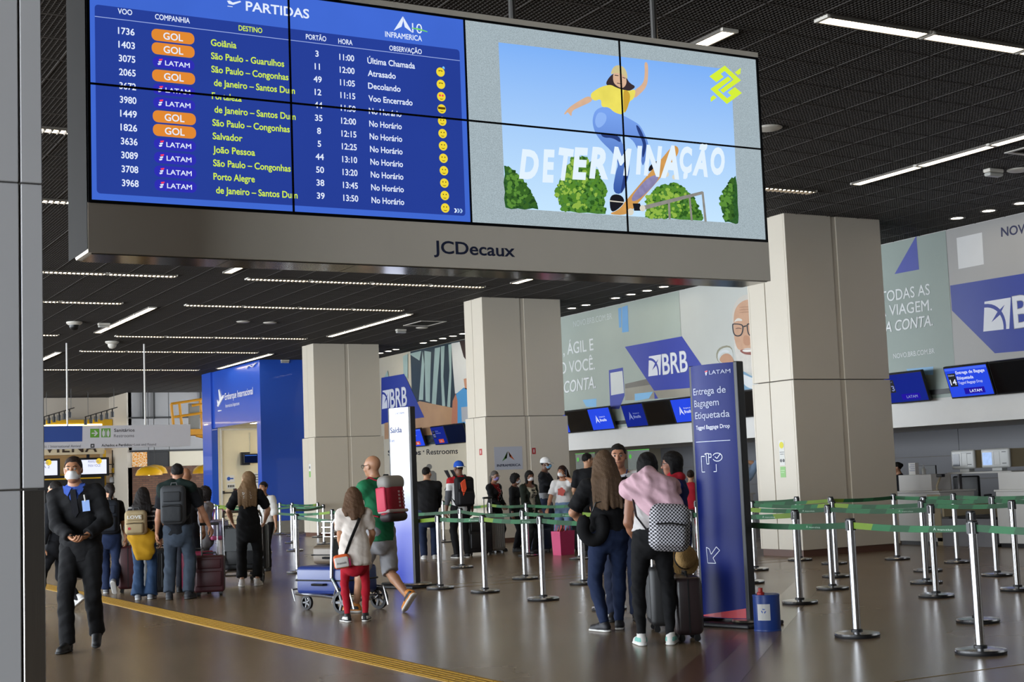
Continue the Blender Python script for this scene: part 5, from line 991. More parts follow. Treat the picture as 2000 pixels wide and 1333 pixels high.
# blue recycling can with red tap
r = empty('recycling_can', (7.52, 9.36, 0), R_(-20), 'blue recycling can with red top knob at the totem foot', 'can'); mc = M('can_blue', '23418a', .4, var=.08)
MB().lathe([(.0, 0), (.105, 0), (.108, .01), (.108, .285), (.1, .29), (.0, .285)], n=28).build('body', mc, r, smooth=.8); MB().lathe([(.109, .0), (.111, .006), (.109, .014)], n=28).lathe([(.109, .276), (.111, .284), (.107, .292)], n=28).build('rim', mc, r, smooth=.8)
MB().lathe([(.0, .285), (.03, .285), (.03, .31), (.018, .315), (.018, .345), (.0, .348)], (-.05, -.02, 0), 14).build('knob', M('knob_red', 'b02a22', .4), r, smooth=.8)
n = 8; lab = MB()
for i in range(n):
    a0, a1 = R_(-150+i*7), R_(-150+(i+1)*7); lab.add([(.1095*math.cos(a0), .1095*math.sin(a0), .09), (.1095*math.cos(a1), .1095*math.sin(a1), .09), (.1095*math.cos(a1), .1095*math.sin(a1), .22), (.1095*math.cos(a0), .1095*math.sin(a0), .22)], [(0, 1, 2, 3)])
lab.build('label', m_white, r, smooth=.8)
for k in range(3):
    a = R_(90+120*k); c0 = R_(-122); P_ = lambda u, v: ((.111*math.cos(c0+u/.11)), (.111*math.sin(c0+u/.11)), .165+v)
    MB().flat([P_(.022*math.cos(a-.7), .022*math.sin(a-.7)), P_(.022*math.cos(a+.5), .022*math.sin(a+.5)), P_(.012*math.cos(a+.5), .012*math.sin(a+.5)), P_(.012*math.cos(a-.7), .012*math.sin(a-.7))]).build('recycle_arrow', M('mark_blue', '2a57b0', .5), r)
# ================================================================== people: bodies grown as smooth surfaces
V3 = lambda *a: np.array(a, float)
def nrm(v): return v/(np.linalg.norm(v)+1e-12)
class Fld:
    """signed distance field on a grid; primitives are blended in, then meshed"""
    def __init__(s, lo, hi, h):
        s.h = h; s.lo = np.array(lo, float); n = np.ceil((np.array(hi)-s.lo)/h).astype(int)+1
        s.ax = [s.lo[i]+h*np.arange(n[i]) for i in range(3)]; s.D = np.full(n, 1., np.float32)
    def sl(s, lo, hi):
        o = []
        for i in range(3):
            a = int(np.clip(np.floor((lo[i]-s.lo[i])/s.h), 0, len(s.ax[i]))); b = int(np.clip(np.ceil((hi[i]-s.lo[i])/s.h)+1, 0, len(s.ax[i]))); o.append(slice(a, b))
        return tuple(o)
    def grid(s, q): return s.ax[0][q[0]][:, None, None], s.ax[1][q[1]][None, :, None], s.ax[2][q[2]][None, None, :]
    def put(s, q, d, k):
        A = s.D[q]
        if k > 0:
            h = np.clip(.5+.5*(d-A)/k, 0, 1); s.D[q] = d*(1-h)+A*h-k*h*(1-h)
        else: s.D[q] = np.minimum(A, d)
    def cone(s, a, b, ra, rb, k=.02, flat=None, q=.7, cut=None):
        a, b = np.array(a, float), np.array(b, float); m = max(ra, rb)*1.15+k+2*s.h+(.02 if flat is not None else 0)
        sl = s.sl(np.minimum(a, b)-m, np.maximum(a, b)+m); X, Y, Z = s.grid(sl)
        x, y, z = X-a[0], Y-a[1], Z-a[2]
        if flat is not None:
            t = (x*flat[0]+y*flat[1]+z*flat[2])*(1/q-1); x = x+t*flat[0]; y = y+t*flat[1]; z = z+t*flat[2]
        d = b-a; L = d@d+1e-9; t = np.clip((x*d[0]+y*d[1]+z*d[2])/L, 0, 1)
        r = np.sqrt((x-t*d[0])**2+(y-t*d[1])**2+(z-t*d[2])**2)-(ra+(rb-ra)*t)
        if flat is not None: r = r*(.5+.5*q)
        if cut is not None:
            o, n = cut; r = np.maximum(r, (X-o[0])*n[0]+(Y-o[1])*n[1]+(Z-o[2])*n[2])
        s.put(sl, r, k)
    def ell(s, c, r, k=.02, R=None, neg=False):
        c = np.array(c, float); r = np.array(r, float); m = r.max()+k+2*s.h; sl = s.sl(c-m, c+m); X, Y, Z = s.grid(sl); x, y, z = X-c[0], Y-c[1], Z-c[2]
        if R is not None: x, y, z = (x*R[0][i]+y*R[1][i]+z*R[2][i] for i in range(3))   # columns of R are the axes
        k0 = np.sqrt((x/r[0])**2+(y/r[1])**2+(z/r[2])**2); k1 = np.sqrt((x/r[0]**2)**2+(y/r[1]**2)**2+(z/r[2]**2)**2)+1e-9
        d = k0*(k0-1)/k1
        if neg:
            A = s.D[sl]; e = -d; h = np.clip(.5-.5*(e-A)/max(k, 1e-6), 0, 1); s.D[sl] = e*(1-h)+A*h+k*h*(1-h)
        else: s.put(sl, d, k)
    def cutp(s, o, n, sl=None):
        X, Y, Z = (s.ax[0][:, None, None], s.ax[1][None, :, None], s.ax[2][None, None, :]); s.D = np.maximum(s.D, (X-o[0])*n[0]+(Y-o[1])*n[1]+(Z-o[2])*n[2])
    def fn(s, f):
        X, Y, Z = (s.ax[0][:, None, None], s.ax[1][None, :, None], s.ax[2][None, None, :]); s.D = f(s.D, X, Y, Z)
    def wrinkle(s, amp, ph=0., f=1.):
        X, Y, Z = (s.ax[0][:, None, None], s.ax[1][None, :, None], s.ax[2][None, None, :])
        s.D = s.D+amp*(np.sin(f*(38*X+17*Z)+ph)*np.sin(f*(33*Y-21*Z)+2*ph)+.7*np.sin(f*(52*Z+24*X-19*Y)+3*ph))
    def mesh(s):
        D = s.D; D[0] = D[-1] = 1; D[:, 0] = D[:, -1] = 1; D[:, :, 0] = D[:, :, -1] = 1
        I = D < 0; nx, ny, nz = D.shape
        c = np.zeros((nx-1, ny-1, nz-1), np.int8)
        for dx in (0, 1):
            for dy in (0, 1):
                for dz in (0, 1): c += I[dx:nx-1+dx, dy:ny-1+dy, dz:nz-1+dz]
        act = np.argwhere((c > 0) & (c < 8)); idx = np.full(c.shape, -1, np.int64); idx[tuple(act.T)] = np.arange(len(act))
        P = np.zeros((len(act), 3)); N = np.zeros(len(act)); i, j, k = act.T
        for ax in range(3):
            o1, o2 = [(1, 2), (0, 2), (0, 1)][ax]
            for u in (0, 1):
                for v in (0, 1):
                    a = [i, j, k]; a[o1] = a[o1]+u; a[o2] = a[o2]+v; b = list(a); b[ax] = b[ax]+1
                    da, db = D[a[0], a[1], a[2]], D[b[0], b[1], b[2]]; m = (da < 0) != (db < 0)
                    t = np.where(m, da/np.where(m, da-db, 1), 0); q = np.stack(a, 1).astype(float); q[:, ax] += t; P += q*m[:, None]; N += m
        P = P/N[:, None]; V = s.lo+P*s.h; F = []
        for ax in range(3):
            sl0 = [slice(None)]*3; sl1 = [slice(None)]*3; sl0[ax] = slice(0, -1); sl1[ax] = slice(1, None)
            A, B = I[tuple(sl0)], I[tuple(sl1)]; e = np.argwhere(A != B); ins = A[tuple(e.T)]
            o1, o2 = [(1, 2), (2, 0), (0, 1)][ax]; quad = []
            for u, v in ((0, 0), (1, 0), (1, 1), (0, 1)):
                g = e.copy(); g[:, o1] -= 1-u; g[:, o2] -= 1-v; quad.append(idx[tuple(g.T)])
            quad = np.stack(quad, 1); quad[~ins] = quad[~ins][:, ::-1]; F.append(quad)
        return V, np.concatenate(F)
def np_mesh(name, V, F):
    me = bpy.data.meshes.new(name); n = len(F); me.vertices.add(len(V)); me.vertices.foreach_set('co', np.ascontiguousarray(V, np.float32).ravel())
    me.loops.add(4*n); me.loops.foreach_set('vertex_index', np.ascontiguousarray(F, np.int32).ravel()); me.polygons.add(n); me.polygons.foreach_set('loop_start', np.arange(0, 4*n, 4, dtype=np.int32))
    me.update(calc_edges=True); me.validate(); me.shade_smooth(); return me
def sdf_obj(fld, name, mats, parent, colfn=None, extra=None, label=None, smooth=1):
    V, F = fld.mesh() if isinstance(fld, Fld) else fld
    for _ in range(smooth):
        acc = np.zeros_like(V); cn = np.zeros(len(V))
        for a, b in ((0, 1), (1, 2), (2, 3), (3, 0)):
            np.add.at(acc, F[:, a], V[F[:, b]]); np.add.at(cn, F[:, a], 1); np.add.at(acc, F[:, b], V[F[:, a]]); np.add.at(cn, F[:, b], 1)
        V = .5*V+.5*acc/np.maximum(cn, 1)[:, None]
    if extra:
        for v2, f2 in extra: F = np.concatenate([F, f2+len(V)]); V = np.concatenate([V, v2])
    me = np_mesh(name, V, F); o = link_mesh(name, me, mats, parent, label=label)
    if colfn is not None: me.polygons.foreach_set('material_index', colfn(V[F].mean(1)).astype(np.int32))
    return o
def ik(a, b, l1, l2, hint):
    d = b-a; L = np.linalg.norm(d); mx = (l1+l2)*.998
    if L > mx: b = a+d*mx/L; d = b-a; L = mx
    u = d/L; x = (l1*l1-l2*l2+L*L)/(2*L); y = math.sqrt(max(l1*l1-x*x, 0)); p = hint-(hint@u)*u; return a+u*x+nrm(p)*y, b
def fabric(name, col, rough=.85, var=.16, scale=9., bump=.32, bs=13.): return M('cloth_'+name, col, rough, var=var, scale=scale, bump=bump, bscale=bs, spec=.25)
def skin(col): return M('skin_'+col, col, .5, var=.06, scale=14.)
def hairm(col): return M('hair_'+col, col, .62, var=.4, scale=30., bump=.5, bscale=45., stretch=(6, 6, .6), spec=.2)
def hand_mesh(W, d, n, side, s, curl=.5, spread=1., h=.0045):
    """palm and five fingers at wrist W pointing along d, palm facing n"""
    d = nrm(d); n = nrm(n-(n@d)*d); w = np.cross(d, n)*side
    f = Fld(W-.22*s, W+.22*s, h)
    f.cone(W-d*.03*s, W+d*.02*s, .026*s, .025*s, .01); R = np.stack([w, n, d], 1)
    f.ell(W+d*.052*s, (.040*s, .015*s, .052*s), .012, R)
    for i, (o, L) in enumerate(((-.030, .062), (-.0105, .075), (.0105, .080), (.030, .072))):
        b = W+(d*(.088-.008*abs(i-1.7))+w*o)*s; ang = [curl*.7, curl*1.5, curl*2.0]; p = b
        dd0 = nrm(d+w*o*3*spread)
        for j, (fr, r0, r1) in enumerate(((.42, .0095, .009), (.32, .009, .0082), (.26, .0082, .007))):
            a = ang[j]; dr = dd0*math.cos(a)+n*math.sin(a); e = p+dr*L*fr*s; f.cone(p, e, r0*s, r1*s, .003 if j else .008); p = e
    b = W+(d*.02+w*.026)*s; dr = nrm(d*.75+w*.75+n*.35); e = b+dr*.045*s; f.cone(b, e, .0135*s, .011*s, .01); dr = nrm(d*.95+w*.25+n*.45*curl); f.cone(e, e+dr*.032*s, .011*s, .009*s, .003)
    return f.mesh()
def person(label, at, face, h=1.7, fem=False, res=.011, sk='c08a68', lean=0., side=0., twist=0., feet=None, hands=None, hints=None, curl=(.6, .6), palms=None, head=(0, 0), hair=('short', '1d1714'),
           top=None, under=None, bot=None, shoes=('1b1b1d', '2a2a2a'), mask=None, eyes=False, glasses=None, wide=1., drop=None, neckfwd=.03, group=None, tilt=0.):
    s = h/1.75; fx, fy = face; rz = math.atan2(-fx, fy)
    root = empty('person', (at[0], at[1], 0), rz, label, 'person', group)
    feet = feet or [(-.10, .0, 0, -8, 0), (.10, .0, 0, 8, 0)]
    ank = []
    for x, y, z, yw, pt in feet: ank.append(V3(x*s, y*s, (.085+z)*s)+V3(0, 0, .10*s*abs(math.sin(R_(pt)))*(1 if pt > 0 else .4)))
    hz = .925*s
    for a in ank: hz = min(hz, a[2]+math.sqrt(max((.855*s)**2-(a[1])**2-(abs(a[0])-.09*s)**2, .01))+.0)
    if drop: hz -= drop*s
    P = V3(sum(a[0] for a in ank)/2, sum(a[1] for a in ank)/2, hz)
    L_, S_ = R_(lean), R_(side); u = nrm(V3(math.sin(S_), math.sin(L_)*math.cos(S_), math.cos(L_)*math.cos(S_)))
    r0 = nrm(V3(math.cos(S_), 0, -math.sin(S_))); r0 = nrm(r0-u*(r0@u)); f0 = np.cross(u, r0); tw = R_(twist); rr_ = r0*math.cos(tw)+f0*math.sin(tw); ff = np.cross(u, rr_)
    sw = (.168 if fem else .188)*s*wide; Sh = [P+u*.468*s-rr_*sw, P+u*.468*s+rr_*sw]; N = P+u*.535*s; hd = nrm(u+V3(0, 0, .8)+ff*.15)
    Hc = N+hd*.165*s+ff*neckfwd*s
    # head frame
    yw, pt = R_(head[0]), R_(head[1]); tl = R_(tilt); hf = nrm(ff*math.cos(yw)+rr_*math.sin(yw)); hf = nrm(V3(hf[0], hf[1], 0)); hf = nrm(hf*math.cos(pt)+V3(0, 0, 1)*math.sin(pt)); hr = nrm(np.cross(hf, V3(0, 0, 1))); hu = np.cross(hr, hf)
    hu, hr = nrm(hu*math.cos(tl)+hr*math.sin(tl)), nrm(hr*math.cos(tl)-hu*math.sin(tl))
    HM = np.stack([hr, hf, hu], 1); H = lambda x, y, z: Hc+HM@(V3(x, y, z)*s)
    hip = [P+V3(-.088*s, 0, -.02*s), P+V3(.088*s, 0, -.02*s)]; knee = []
    for i in range(2):
        yw_ = R_(feet[i][3]); k_, a_ = ik(hip[i], ank[i], .435*s, .425*s, V3(-math.sin(-yw_), 1, .05)); knee.append(k_); ank[i] = a_
    hands = hands or [(-.26, .02, .80), (.26, .02, .80)]; hints = hints or [(-.5, -1, 0), (.5, -1, 0)]; elb, wr = [], []
    for i in range(2): e_, w_ = ik(Sh[i], V3(*hands[i])*s, .285*s, .25*s, V3(*hints[i])); elb.append(e_); wr.append(w_)
    J = np.array([P, N, Hc, *hip, *knee, *ank, *Sh, *elb, *wr]); lo, hi = J.min(0)-.26*s, J.max(0)+.26*s; lo[2] = min(lo[2], -.01)
    w1, w2, w3 = ((.158, .118, .138) if fem else (.15, .138, .16)); w1, w2, w3 = (a*s*wide for a in (w1, w2, w3))
    def torso(F, t, k=.04, low=-.06):
        F.cone(P+u*low*s, P+u*.06*s, (w1 if t else w1*.62)+t, (w1*.98 if t else w1*.9)+t, k, ff, .70); F.cone(P+u*.06*s, P+u*.20*s, w1*.98+t, w2+t, k, ff, .68); F.cone(P+u*.20*s, P+u*.40*s, w2+t, w3+t, k, ff, .66)
        ts = min(t, .016*s); F.cone(Sh[0]+rr_*.02*s, Sh[1]-rr_*.02*s, .056*s+ts, .056*s+ts, .05); F.cone(P+u*.43*s, N+u*.02*s, .095*s+ts, .050*s+ts*.7, .04)
        if fem:
            for q in (-1, 1): F.ell(P+u*.35*s+rr_*q*.065*s+ff*.085*s, np.array([.06, .06, .06])*s+t, .04)
    # ---- body
    ms = skin(sk); F = Fld(lo, hi, res)
    torso(F, 0., low=0.)
    F.cone(N-u*.04*s, H(0, -.015, -.06), .058*s, (.047 if fem else .054)*s, .03)
    for i in range(2):
        F.cone(Sh[i], elb[i], .050*s*wide, .039*s, .03); F.cone(elb[i], elb[i]+(wr[i]-elb[i])*.35, .039*s, .041*s, .02); F.cone(elb[i]+(wr[i]-elb[i])*.35, wr[i], .041*s, .025*s, .02)
        lw = min(1., (bot or {}).get('w', 1.))*(.86 if (bot or {}).get('len', 1.) > .6 else 1.); F.cone(hip[i], knee[i], .082*s*wide*min(1, lw*1.1), .055*s*lw, .03); d = ank[i]-knee[i]; F.cone(knee[i], knee[i]+d*.3, .053*s*lw, .056*s*lw, .02); F.cone(knee[i]+d*.3, ank[i], .056*s*lw, .034*s*lw, .02)
    body = F.mesh()
    hh = min(res, .0075); G = Fld(Hc-.2*s, Hc+.2*s, hh); sc = s
    G.cone(N-u*.02*s+V3(0, 0, .02*s), H(0, -.015, -.05), .056*s, (.047 if fem else .054)*s, .02)
    G.ell(H(0, -.012, .028), np.array([.074, .094, .088])*s, .02, HM); G.ell(H(0, .022, -.04), np.array([.060, .068, .076])*s, .03, HM); G.ell(H(0, .055, -.085), np.array([.030, .026, .024])*s, .03, HM)
    G.cone(H(0, .084, .018), H(0, .106, -.026), .008*s, .0125*s, .012); G.cone(H(-.03, .074, .03), H(.03, .074, .03), .012*s, .012*s, .015)
    for q in (-1, 1):
        G.ell(H(q*.031, .094, .008), np.array([.016, .012, .010])*s, .008, HM, neg=True); G.ell(H(q*.076, -.006, -.008), np.array([.010, .020, .031])*s, .008, HM); G.ell(H(q*.045, .055, -.03), np.array([.025, .025, .025])*s, .02, HM)
    G.ell(H(0, .087, -.058), np.array([.023, .010, .009])*s, .006, HM)
    ex = [G.mesh()]
    for i in range(2):
        fd = nrm(wr[i]-elb[i]); pn = V3(*palms[i]) if palms else (V3(0, .3, 0)+(-1 if i else 1)*rr_); ex.append(hand_mesh(wr[i], fd, pn, (1 if i == 0 else -1), s, curl[i]))
    sdf_obj(body, 'body', ms, root, extra=ex)
    # ---- clothes
    if top and bot:
        top, bot = dict(top), dict(bot)
        if 'waist' in bot: top['hem'] = bot['waist']-.02
        else: bot['waist'] = max(top.get('hem', -.06)+.03, -.17)
    def garment(nm, spec, t):
        F = Fld(lo, hi, res); col, sl, hem = spec['col'], spec.get('sleeve', .45), spec.get('hem', -.06)
        torso(F, t, low=min(-.02, hem)); F.cutp(P+u*hem*s, -u); cs = spec.get('neck', .562); F.cutp(P+u*cs*s-ff*.03*s, nrm(u+ff*spec.get('scoop', .4)))
        if spec.get('flare'): F.cone(P+u*.1*s, P+u*hem*s, w1+t, w1+t+spec['flare']*s, .04, ff, .75, cut=(P+u*hem*s, -u))
        for i in range(2):
            if sl <= 0: continue
            ue = Sh[i]+(elb[i]-Sh[i])*min(1, sl*2); dirn = nrm(elb[i]-Sh[i]); tt_ = t+spec.get('loose', 0.)
            tt_ = min(t, .013*s)+spec.get('loose', 0.); F.cone(Sh[i], ue, .053*s*wide+tt_, .044*s+tt_, .03, cut=(ue, dirn) if sl < .5 else None)
            if sl > .5:
                fr = (sl-.5)*2; we = elb[i]+(wr[i]-elb[i])*fr; d2 = nrm(wr[i]-elb[i]); F.cone(elb[i], we, .044*s+tt_, .032*s+tt_, .02, cut=(we, d2))
        F.wrinkle(spec.get('wr', .0035), len(label) % 7, 1/s); F.wrinkle(.0016, len(label) % 4+1.5, 2.3/s)
        if spec.get('vneck'):
            dv, wv = spec['vneck']; zv = P+u*(.54-dv)*s
            def cutv(D, X, Y, Z):
                a = (X-zv[0])*rr_[0]+(Y-zv[1])*rr_[1]+(Z-zv[2])*rr_[2]; b = (X-zv[0])*u[0]+(Y-zv[1])*u[1]+(Z-zv[2])*u[2]; c = (X-zv[0])*ff[0]+(Y-zv[1])*ff[1]+(Z-zv[2])*ff[2]
                return np.maximum(D, np.minimum(np.minimum(b*wv-np.abs(a), c+.0), .05))
            F.fn(cutv)
        cf = spec.get('colfn'); mats = [fabric(c_, c_) for c_ in (col if isinstance(col, (list, tuple)) else [col])]
        return sdf_obj(F, nm, mats, root, (lambda C: cf(((C-P)@u)/s, ((C-P)@rr_)/s, ((C-P)@ff)/s)) if cf else None, smooth=1)
    if under: garment('shirt', under, under.get('t', .012)*s)
    if top: garment(top.get('name', 'shirt'), top, top.get('t', .016)*s)
    if bot:
        F = Fld(lo, hi, res); t = bot.get('t', .010)*s; wst = bot.get('waist', .06); wd = bot.get('w', 1.)*s
        F.cone(P-u*.055*s, P+u*.03*s, .105*s*wide*min(1, wd/s)+t, w1*(1 if wd >= .9*s else .93)+t, .03, ff, .76); F.cone(P+u*min(.03, wst-.03)*s, P+u*max(wst, -.02)*s, w1+t, w1*.97+t, .03, ff, .72); F.cutp(P+u*wst*s, u)
        if fem and wd >= .9*s: F.ell(P-ff*.045*s-V3(0, 0, .03*s), np.array([.135, .09, .085])*s, .04)
        ln = bot.get('len', 1.0)
        for i in range(2):
            F.cone(hip[i], knee[i], .095*s*wide+t, .062*wd+t*.6, .025); hm = bot.get('hem', .048)*s
            d = ank[i]-knee[i]; L2 = (.435+.425)*s; e = min(max((ln*L2-.435*s)/(.425*s), -.9), 1.)*1.04; 
            if e > 0:
                E_ = knee[i]+d*e; F.cone(knee[i], knee[i]+d*.3*e, .062*wd+t*.6, .064*wd+t*.5, .02); F.cone(knee[i]+d*.3*e, E_, .064*wd+t*.5, hm+t*.3, .02, cut=(E_, nrm(d)))
        if ln*.86 < .43:
            F.D[:] = 1.; F.cone(P-u*.055*s, P+u*.03*s, .105*s*wide*min(1, wd/s)+t, w1*(1 if wd >= .9*s else .93)+t, .03, ff, .76); F.cone(P+u*min(.03, wst-.03)*s, P+u*max(wst, -.02)*s, w1+t, w1*.97+t, .03, ff, .72); F.cutp(P+u*wst*s, u)
            for i in range(2): E_ = hip[i]+(knee[i]-hip[i])*(ln*.86/.43); F.cone(hip[i], E_, .098*s+t, bot.get('hem', .09)*s, .025, cut=(E_, nrm(knee[i]-hip[i])))
        elif ln < .60:
            F.D[:] = 1.; F.cone(P-u*.055*s, P+u*.03*s, .105*s*wide*min(1, wd/s)+t, w1*(1 if wd >= .9*s else .93)+t, .03, ff, .76); F.cone(P+u*min(.03, wst-.03)*s, P+u*max(wst, -.02)*s, w1+t, w1*.97+t, .03, ff, .72); F.cutp(P+u*wst*s, u); 
            for i in range(2): E_ = knee[i]+(ank[i]-knee[i])*.08; F.cone(hip[i], E_, .098*s+t, bot.get('hem', .09)*s, .025, cut=(E_, nrm(ank[i]-knee[i]*.6-hip[i]*.4)))
        F.wrinkle(bot.get('wr', .0032), len(label) % 5+1, 1.1/s); F.wrinkle(.0012, len(label) % 3+.5, 2.4/s)
        sdf_obj(F, bot.get('name', 'trousers'), fabric(bot['col'], bot['col']), root)
    # ---- shoes
    for i, (x, y, z, yw_, pt) in enumerate(feet):
        F = Fld(V3(-.08, -.13, -.02)*s, V3(.08, .24, .17)*s, .0065); q = s
        F.cone(V3(0, -.055, .045)*q, V3(0, .03, .045)*q, .040*q, .043*q, .02); F.cone(V3(0, .03, .043)*q, V3(.0, .145, .030)*q, .043*q, .036*q, .02); F.cone(V3(0, -.045, .05)*q, V3(0, -.02, .105)*q, .040*q, .042*q, .02)
        F.cone(V3(0, -.055, .012)*q, V3(0, .15, .012)*q, .046*q, .044*q, .006, V3(0, 0, 1), .35); F.cutp(V3(0, 0, 0), V3(0, 0, -1)); F.cutp(V3(0, 0, .115)*q, V3(0, 0, 1))
        V, FF = F.mesh(); a = R_(-yw_); p_ = R_(pt)
        pv = V3(0, .10, 0)*q if pt > 0 else V3(0, -.09, 0)*q; Vr = V-pv; c_, s_ = math.cos(-p_), math.sin(-p_); Vr = np.stack([Vr[:, 0], Vr[:, 1]*c_-Vr[:, 2]*s_, Vr[:, 1]*s_+Vr[:, 2]*c_], 1)+pv
        c_, s_ = math.cos(a), math.sin(a); W = np.stack([Vr[:, 0]*c_-Vr[:, 1]*s_, Vr[:, 0]*s_+Vr[:, 1]*c_, Vr[:, 2]], 1)
        anl = V3(0, -.03, .085)*q-pv; anl = V3(0, anl[1]*math.cos(-p_)-anl[2]*math.sin(-p_), anl[1]*math.sin(-p_)+anl[2]*math.cos(-p_))+pv; anw = V3(-anl[1]*s_, anl[1]*c_, anl[2])
        off = ank[i]-anw; off[2] = max(off[2], z*s) if pt == 0 else off[2]; off[2] = max(off[2], -W[:, 2].min())
        if pt != 0: off[2] = -W[:, 2].min()+z*s
        zc = V[FF].mean(1); o = sdf_obj((W+off, FF), 'shoe', [M('shoe_'+shoes[0], shoes[0], .6, var=.1), M('sole_'+shoes[1], shoes[1], .6)]+([M('shoemark_'+shoes[2], shoes[2], .6)] if len(shoes) > 2 else []), root)
        mi = (zc[:, 2] < .024*q).astype(np.int32)
        if len(shoes) > 2: mi[(zc[:, 2] > .04*q) & (zc[:, 2] < .075*q) & (np.abs(zc[:, 0]) > .025*q) & (zc[:, 1] < .06*q)] = 2
        o.data.polygons.foreach_set('material_index', mi)
    # ---- hair, cap, mask, face
    st, hc = hair[0], hair[1]; hl = hair[2] if len(hair) > 2 else .3
    if st not in ('bald', 'none'):
        F = Fld(np.minimum(Hc-.28*s, Hc-.2*s-u*(hl+.12)*s-ff*.25*s), np.maximum(Hc+.28*s, Hc+.2*s), .0085 if res < .012 else .012); vol = {'curly': .03, 'bob': .02, 'long': .014, 'pony': .008, 'bun': .008, 'short': .006, 'buzz': .003}.get(st, .01)
        F.ell(H(0, -.014, .032), (np.array([.074, .092, .088])+vol)*s, .01, HM)
        zl = {'short': (.018, .66), 'buzz': (.015, .66)}.get(st, (-.01, .75))
        def cuth(D, X, Y, Z):
            a = ((X-Hc[0])*hu[0]+(Y-Hc[1])*hu[1]+(Z-Hc[2])*hu[2])/s; b = ((X-Hc[0])*hf[0]+(Y-Hc[1])*hf[1]+(Z-Hc[2])*hf[2])/s; c = np.abs((X-Hc[0])*hr[0]+(Y-Hc[1])*hr[1]+(Z-Hc[2])*hr[2])/s; return np.maximum(D, (zl[0]+zl[1]*b-a-.9*np.maximum(c-.052, 0)*(b < .06)+.35*np.maximum(.05-np.abs(c-.045), 0)*(b > .03)*.4+.004*np.sin(180*c)*np.sin(150*a+90*b))*s*.8)
        F.fn(cuth); bk = lambda x, y, z: H(x, y, z)
        if st in ('long', 'pony', 'bob', 'curly'):
            back = P+u*.5*s-ff*(.115 if fem else .13)*s
            if st == 'long':
                F.cone(H(0, -.04, .01), N-ff*.08*s+u*.03*s, .084*s, .088*s, .03, hf, .8); rg = random.Random(len(label))
                for i in range(9):
                    g_ = (i-4)/4; x0_, y0_ = .082*math.sin(g_*1.35), -.015-.085*math.cos(g_*1.35); md = N+rr_*g_*.115*s-ff*(.135-.05*abs(g_))*s+u*.0*s; e = N+rr_*(g_*.12+rg.uniform(-.02, .02))*s-ff*(.155-.035*abs(g_))*s-u*(hl-.05*abs(g_)+rg.uniform(-.025, .025))*s
                    F.cone(H(x0_, y0_, .03), md, .030*s, .036*s, .014); F.cone(md, e, .036*s, .020*s, .012)
            elif st == 'bob':
                F.cone(H(0, -.04, -.01), H(0, -.045, -.01-hl), .084*s, .078*s, .03, hf, .8)
                for q in (-1, 1): F.cone(H(q*.068, -.01, .02), H(q*.075, .005, -hl), .028*s, .026*s, .02)
            elif st == 'curly':
                F.cone(H(0, -.03, .0), H(0, -.03, -hl), .092*s, .085*s, .03)
                for q in (-1, 1): F.cone(H(q*.07, -.01, .02), H(q*.08, -.0, -hl), .035*s, .035*s, .02)
            else:
                F.cone(H(0, -.10, .03), H(0, -.125, -.02), .03*s, .036*s, .02); F.cone(H(0, -.125, -.02), N-ff*.12*s-u*hl*s, .036*s, .022*s, .02)
        if st == 'bun': F.ell(H(0, -.105, .045), np.array([.045, .04, .045])*s, .015)
        F.wrinkle({'curly': .006, 'long': .0018}.get(st, .0025), 1., 2.6/s); sdf_obj(F, 'hair', hairm(hc), root)
    if mask:
        F = Fld(Hc-.2*s, Hc+.2*s, .007); F.ell(H(0, .024, -.045), np.array([.071, .082, .062])*s, .01, HM); F.ell(H(0, .085, -.03), np.array([.03, .035, .03])*s, .02, HM)
        def cm(D, X, Y, Z):
            b = (X-Hc[0])*hf[0]+(Y-Hc[1])*hf[1]+(Z-Hc[2])*hf[2]; a = (X-Hc[0])*hu[0]+(Y-Hc[1])*hu[1]+(Z-Hc[2])*hu[2]; return np.maximum(np.maximum(D, .035*s-b), np.maximum(a+.008*s, -.115*s-a))
        F.fn(cm); o = sdf_obj(F, 'face_mask', fabric(mask, mask, bump=.05), root)
        for q in (-1, 1): MB().tube([H(q*.066, .05, -.03), H(q*.084, -.005, .02), H(q*.08, -.02, -.005), H(q*.066, .045, -.075)], .0022*s, 5).build('mask_strap', m_white, o)
    if eyes:
        for q in (-1, 1):
            ey = MB().lathe([(.0115*s*math.cos(a), .0115*s*math.sin(a)) for a in np.linspace(-1.57, 1.57, 8)], H(q*.031, .0765, .006), 12).build('eye', M('eye_white', 'a8a098', .3), root, smooth=3.14)
            MB().disc(H(q*.031, .0886, .006), hr, hu, .0068*s, 10).build('iris', M('eye_dark', '1a120e', .2), ey)
            MB().tube([H(q*.014, .093, .028), H(q*.032, .096, .034), H(q*.052, .083, .028)], [.003*s, .004*s, .002*s], 5).build('eyebrow', hairm(hc if st != 'none' else '2a211c'), root)
        MB().tube([H(-.022, .0935, -.058), H(0, .098, -.060), H(.022, .0935, -.058)], .003*s, 5).build('lips', M('lips', '8a4f45', .5), root)
    if glasses:
        for q in (-1, 1):
            MB().tube([H(q*.032+.025*math.cos(a*.785), .104, .006+.019*math.sin(a*.785)) for a in range(8)], .0025*s, 5, closed=True).build('glasses_rim', M('frame_'+glasses, glasses, .3), root); MB().tube([H(q*.058, .102, .012), H(q*.084, -.01, .012)], .0025*s, 5).build('glasses_temple', M('frame_'+glasses, glasses, .3), root)
        MB().tube([H(-.008, .107, .01), H(.008, .107, .01)], .002*s, 5).build('glasses_bridge', M('frame_'+glasses, glasses, .3), root)
    TF = lambda x, y, z: P+rr_*x*s+ff*y*s+u*z*s
    return dict(root=root, T=TF, H=H, s=s, P=P, u=u, r=rr_, f=ff, Sh=Sh, elb=elb, wr=wr, N=N, knee=knee, ank=ank, hr=hr, hf=hf, hu=hu, Hc=Hc, HM=HM)
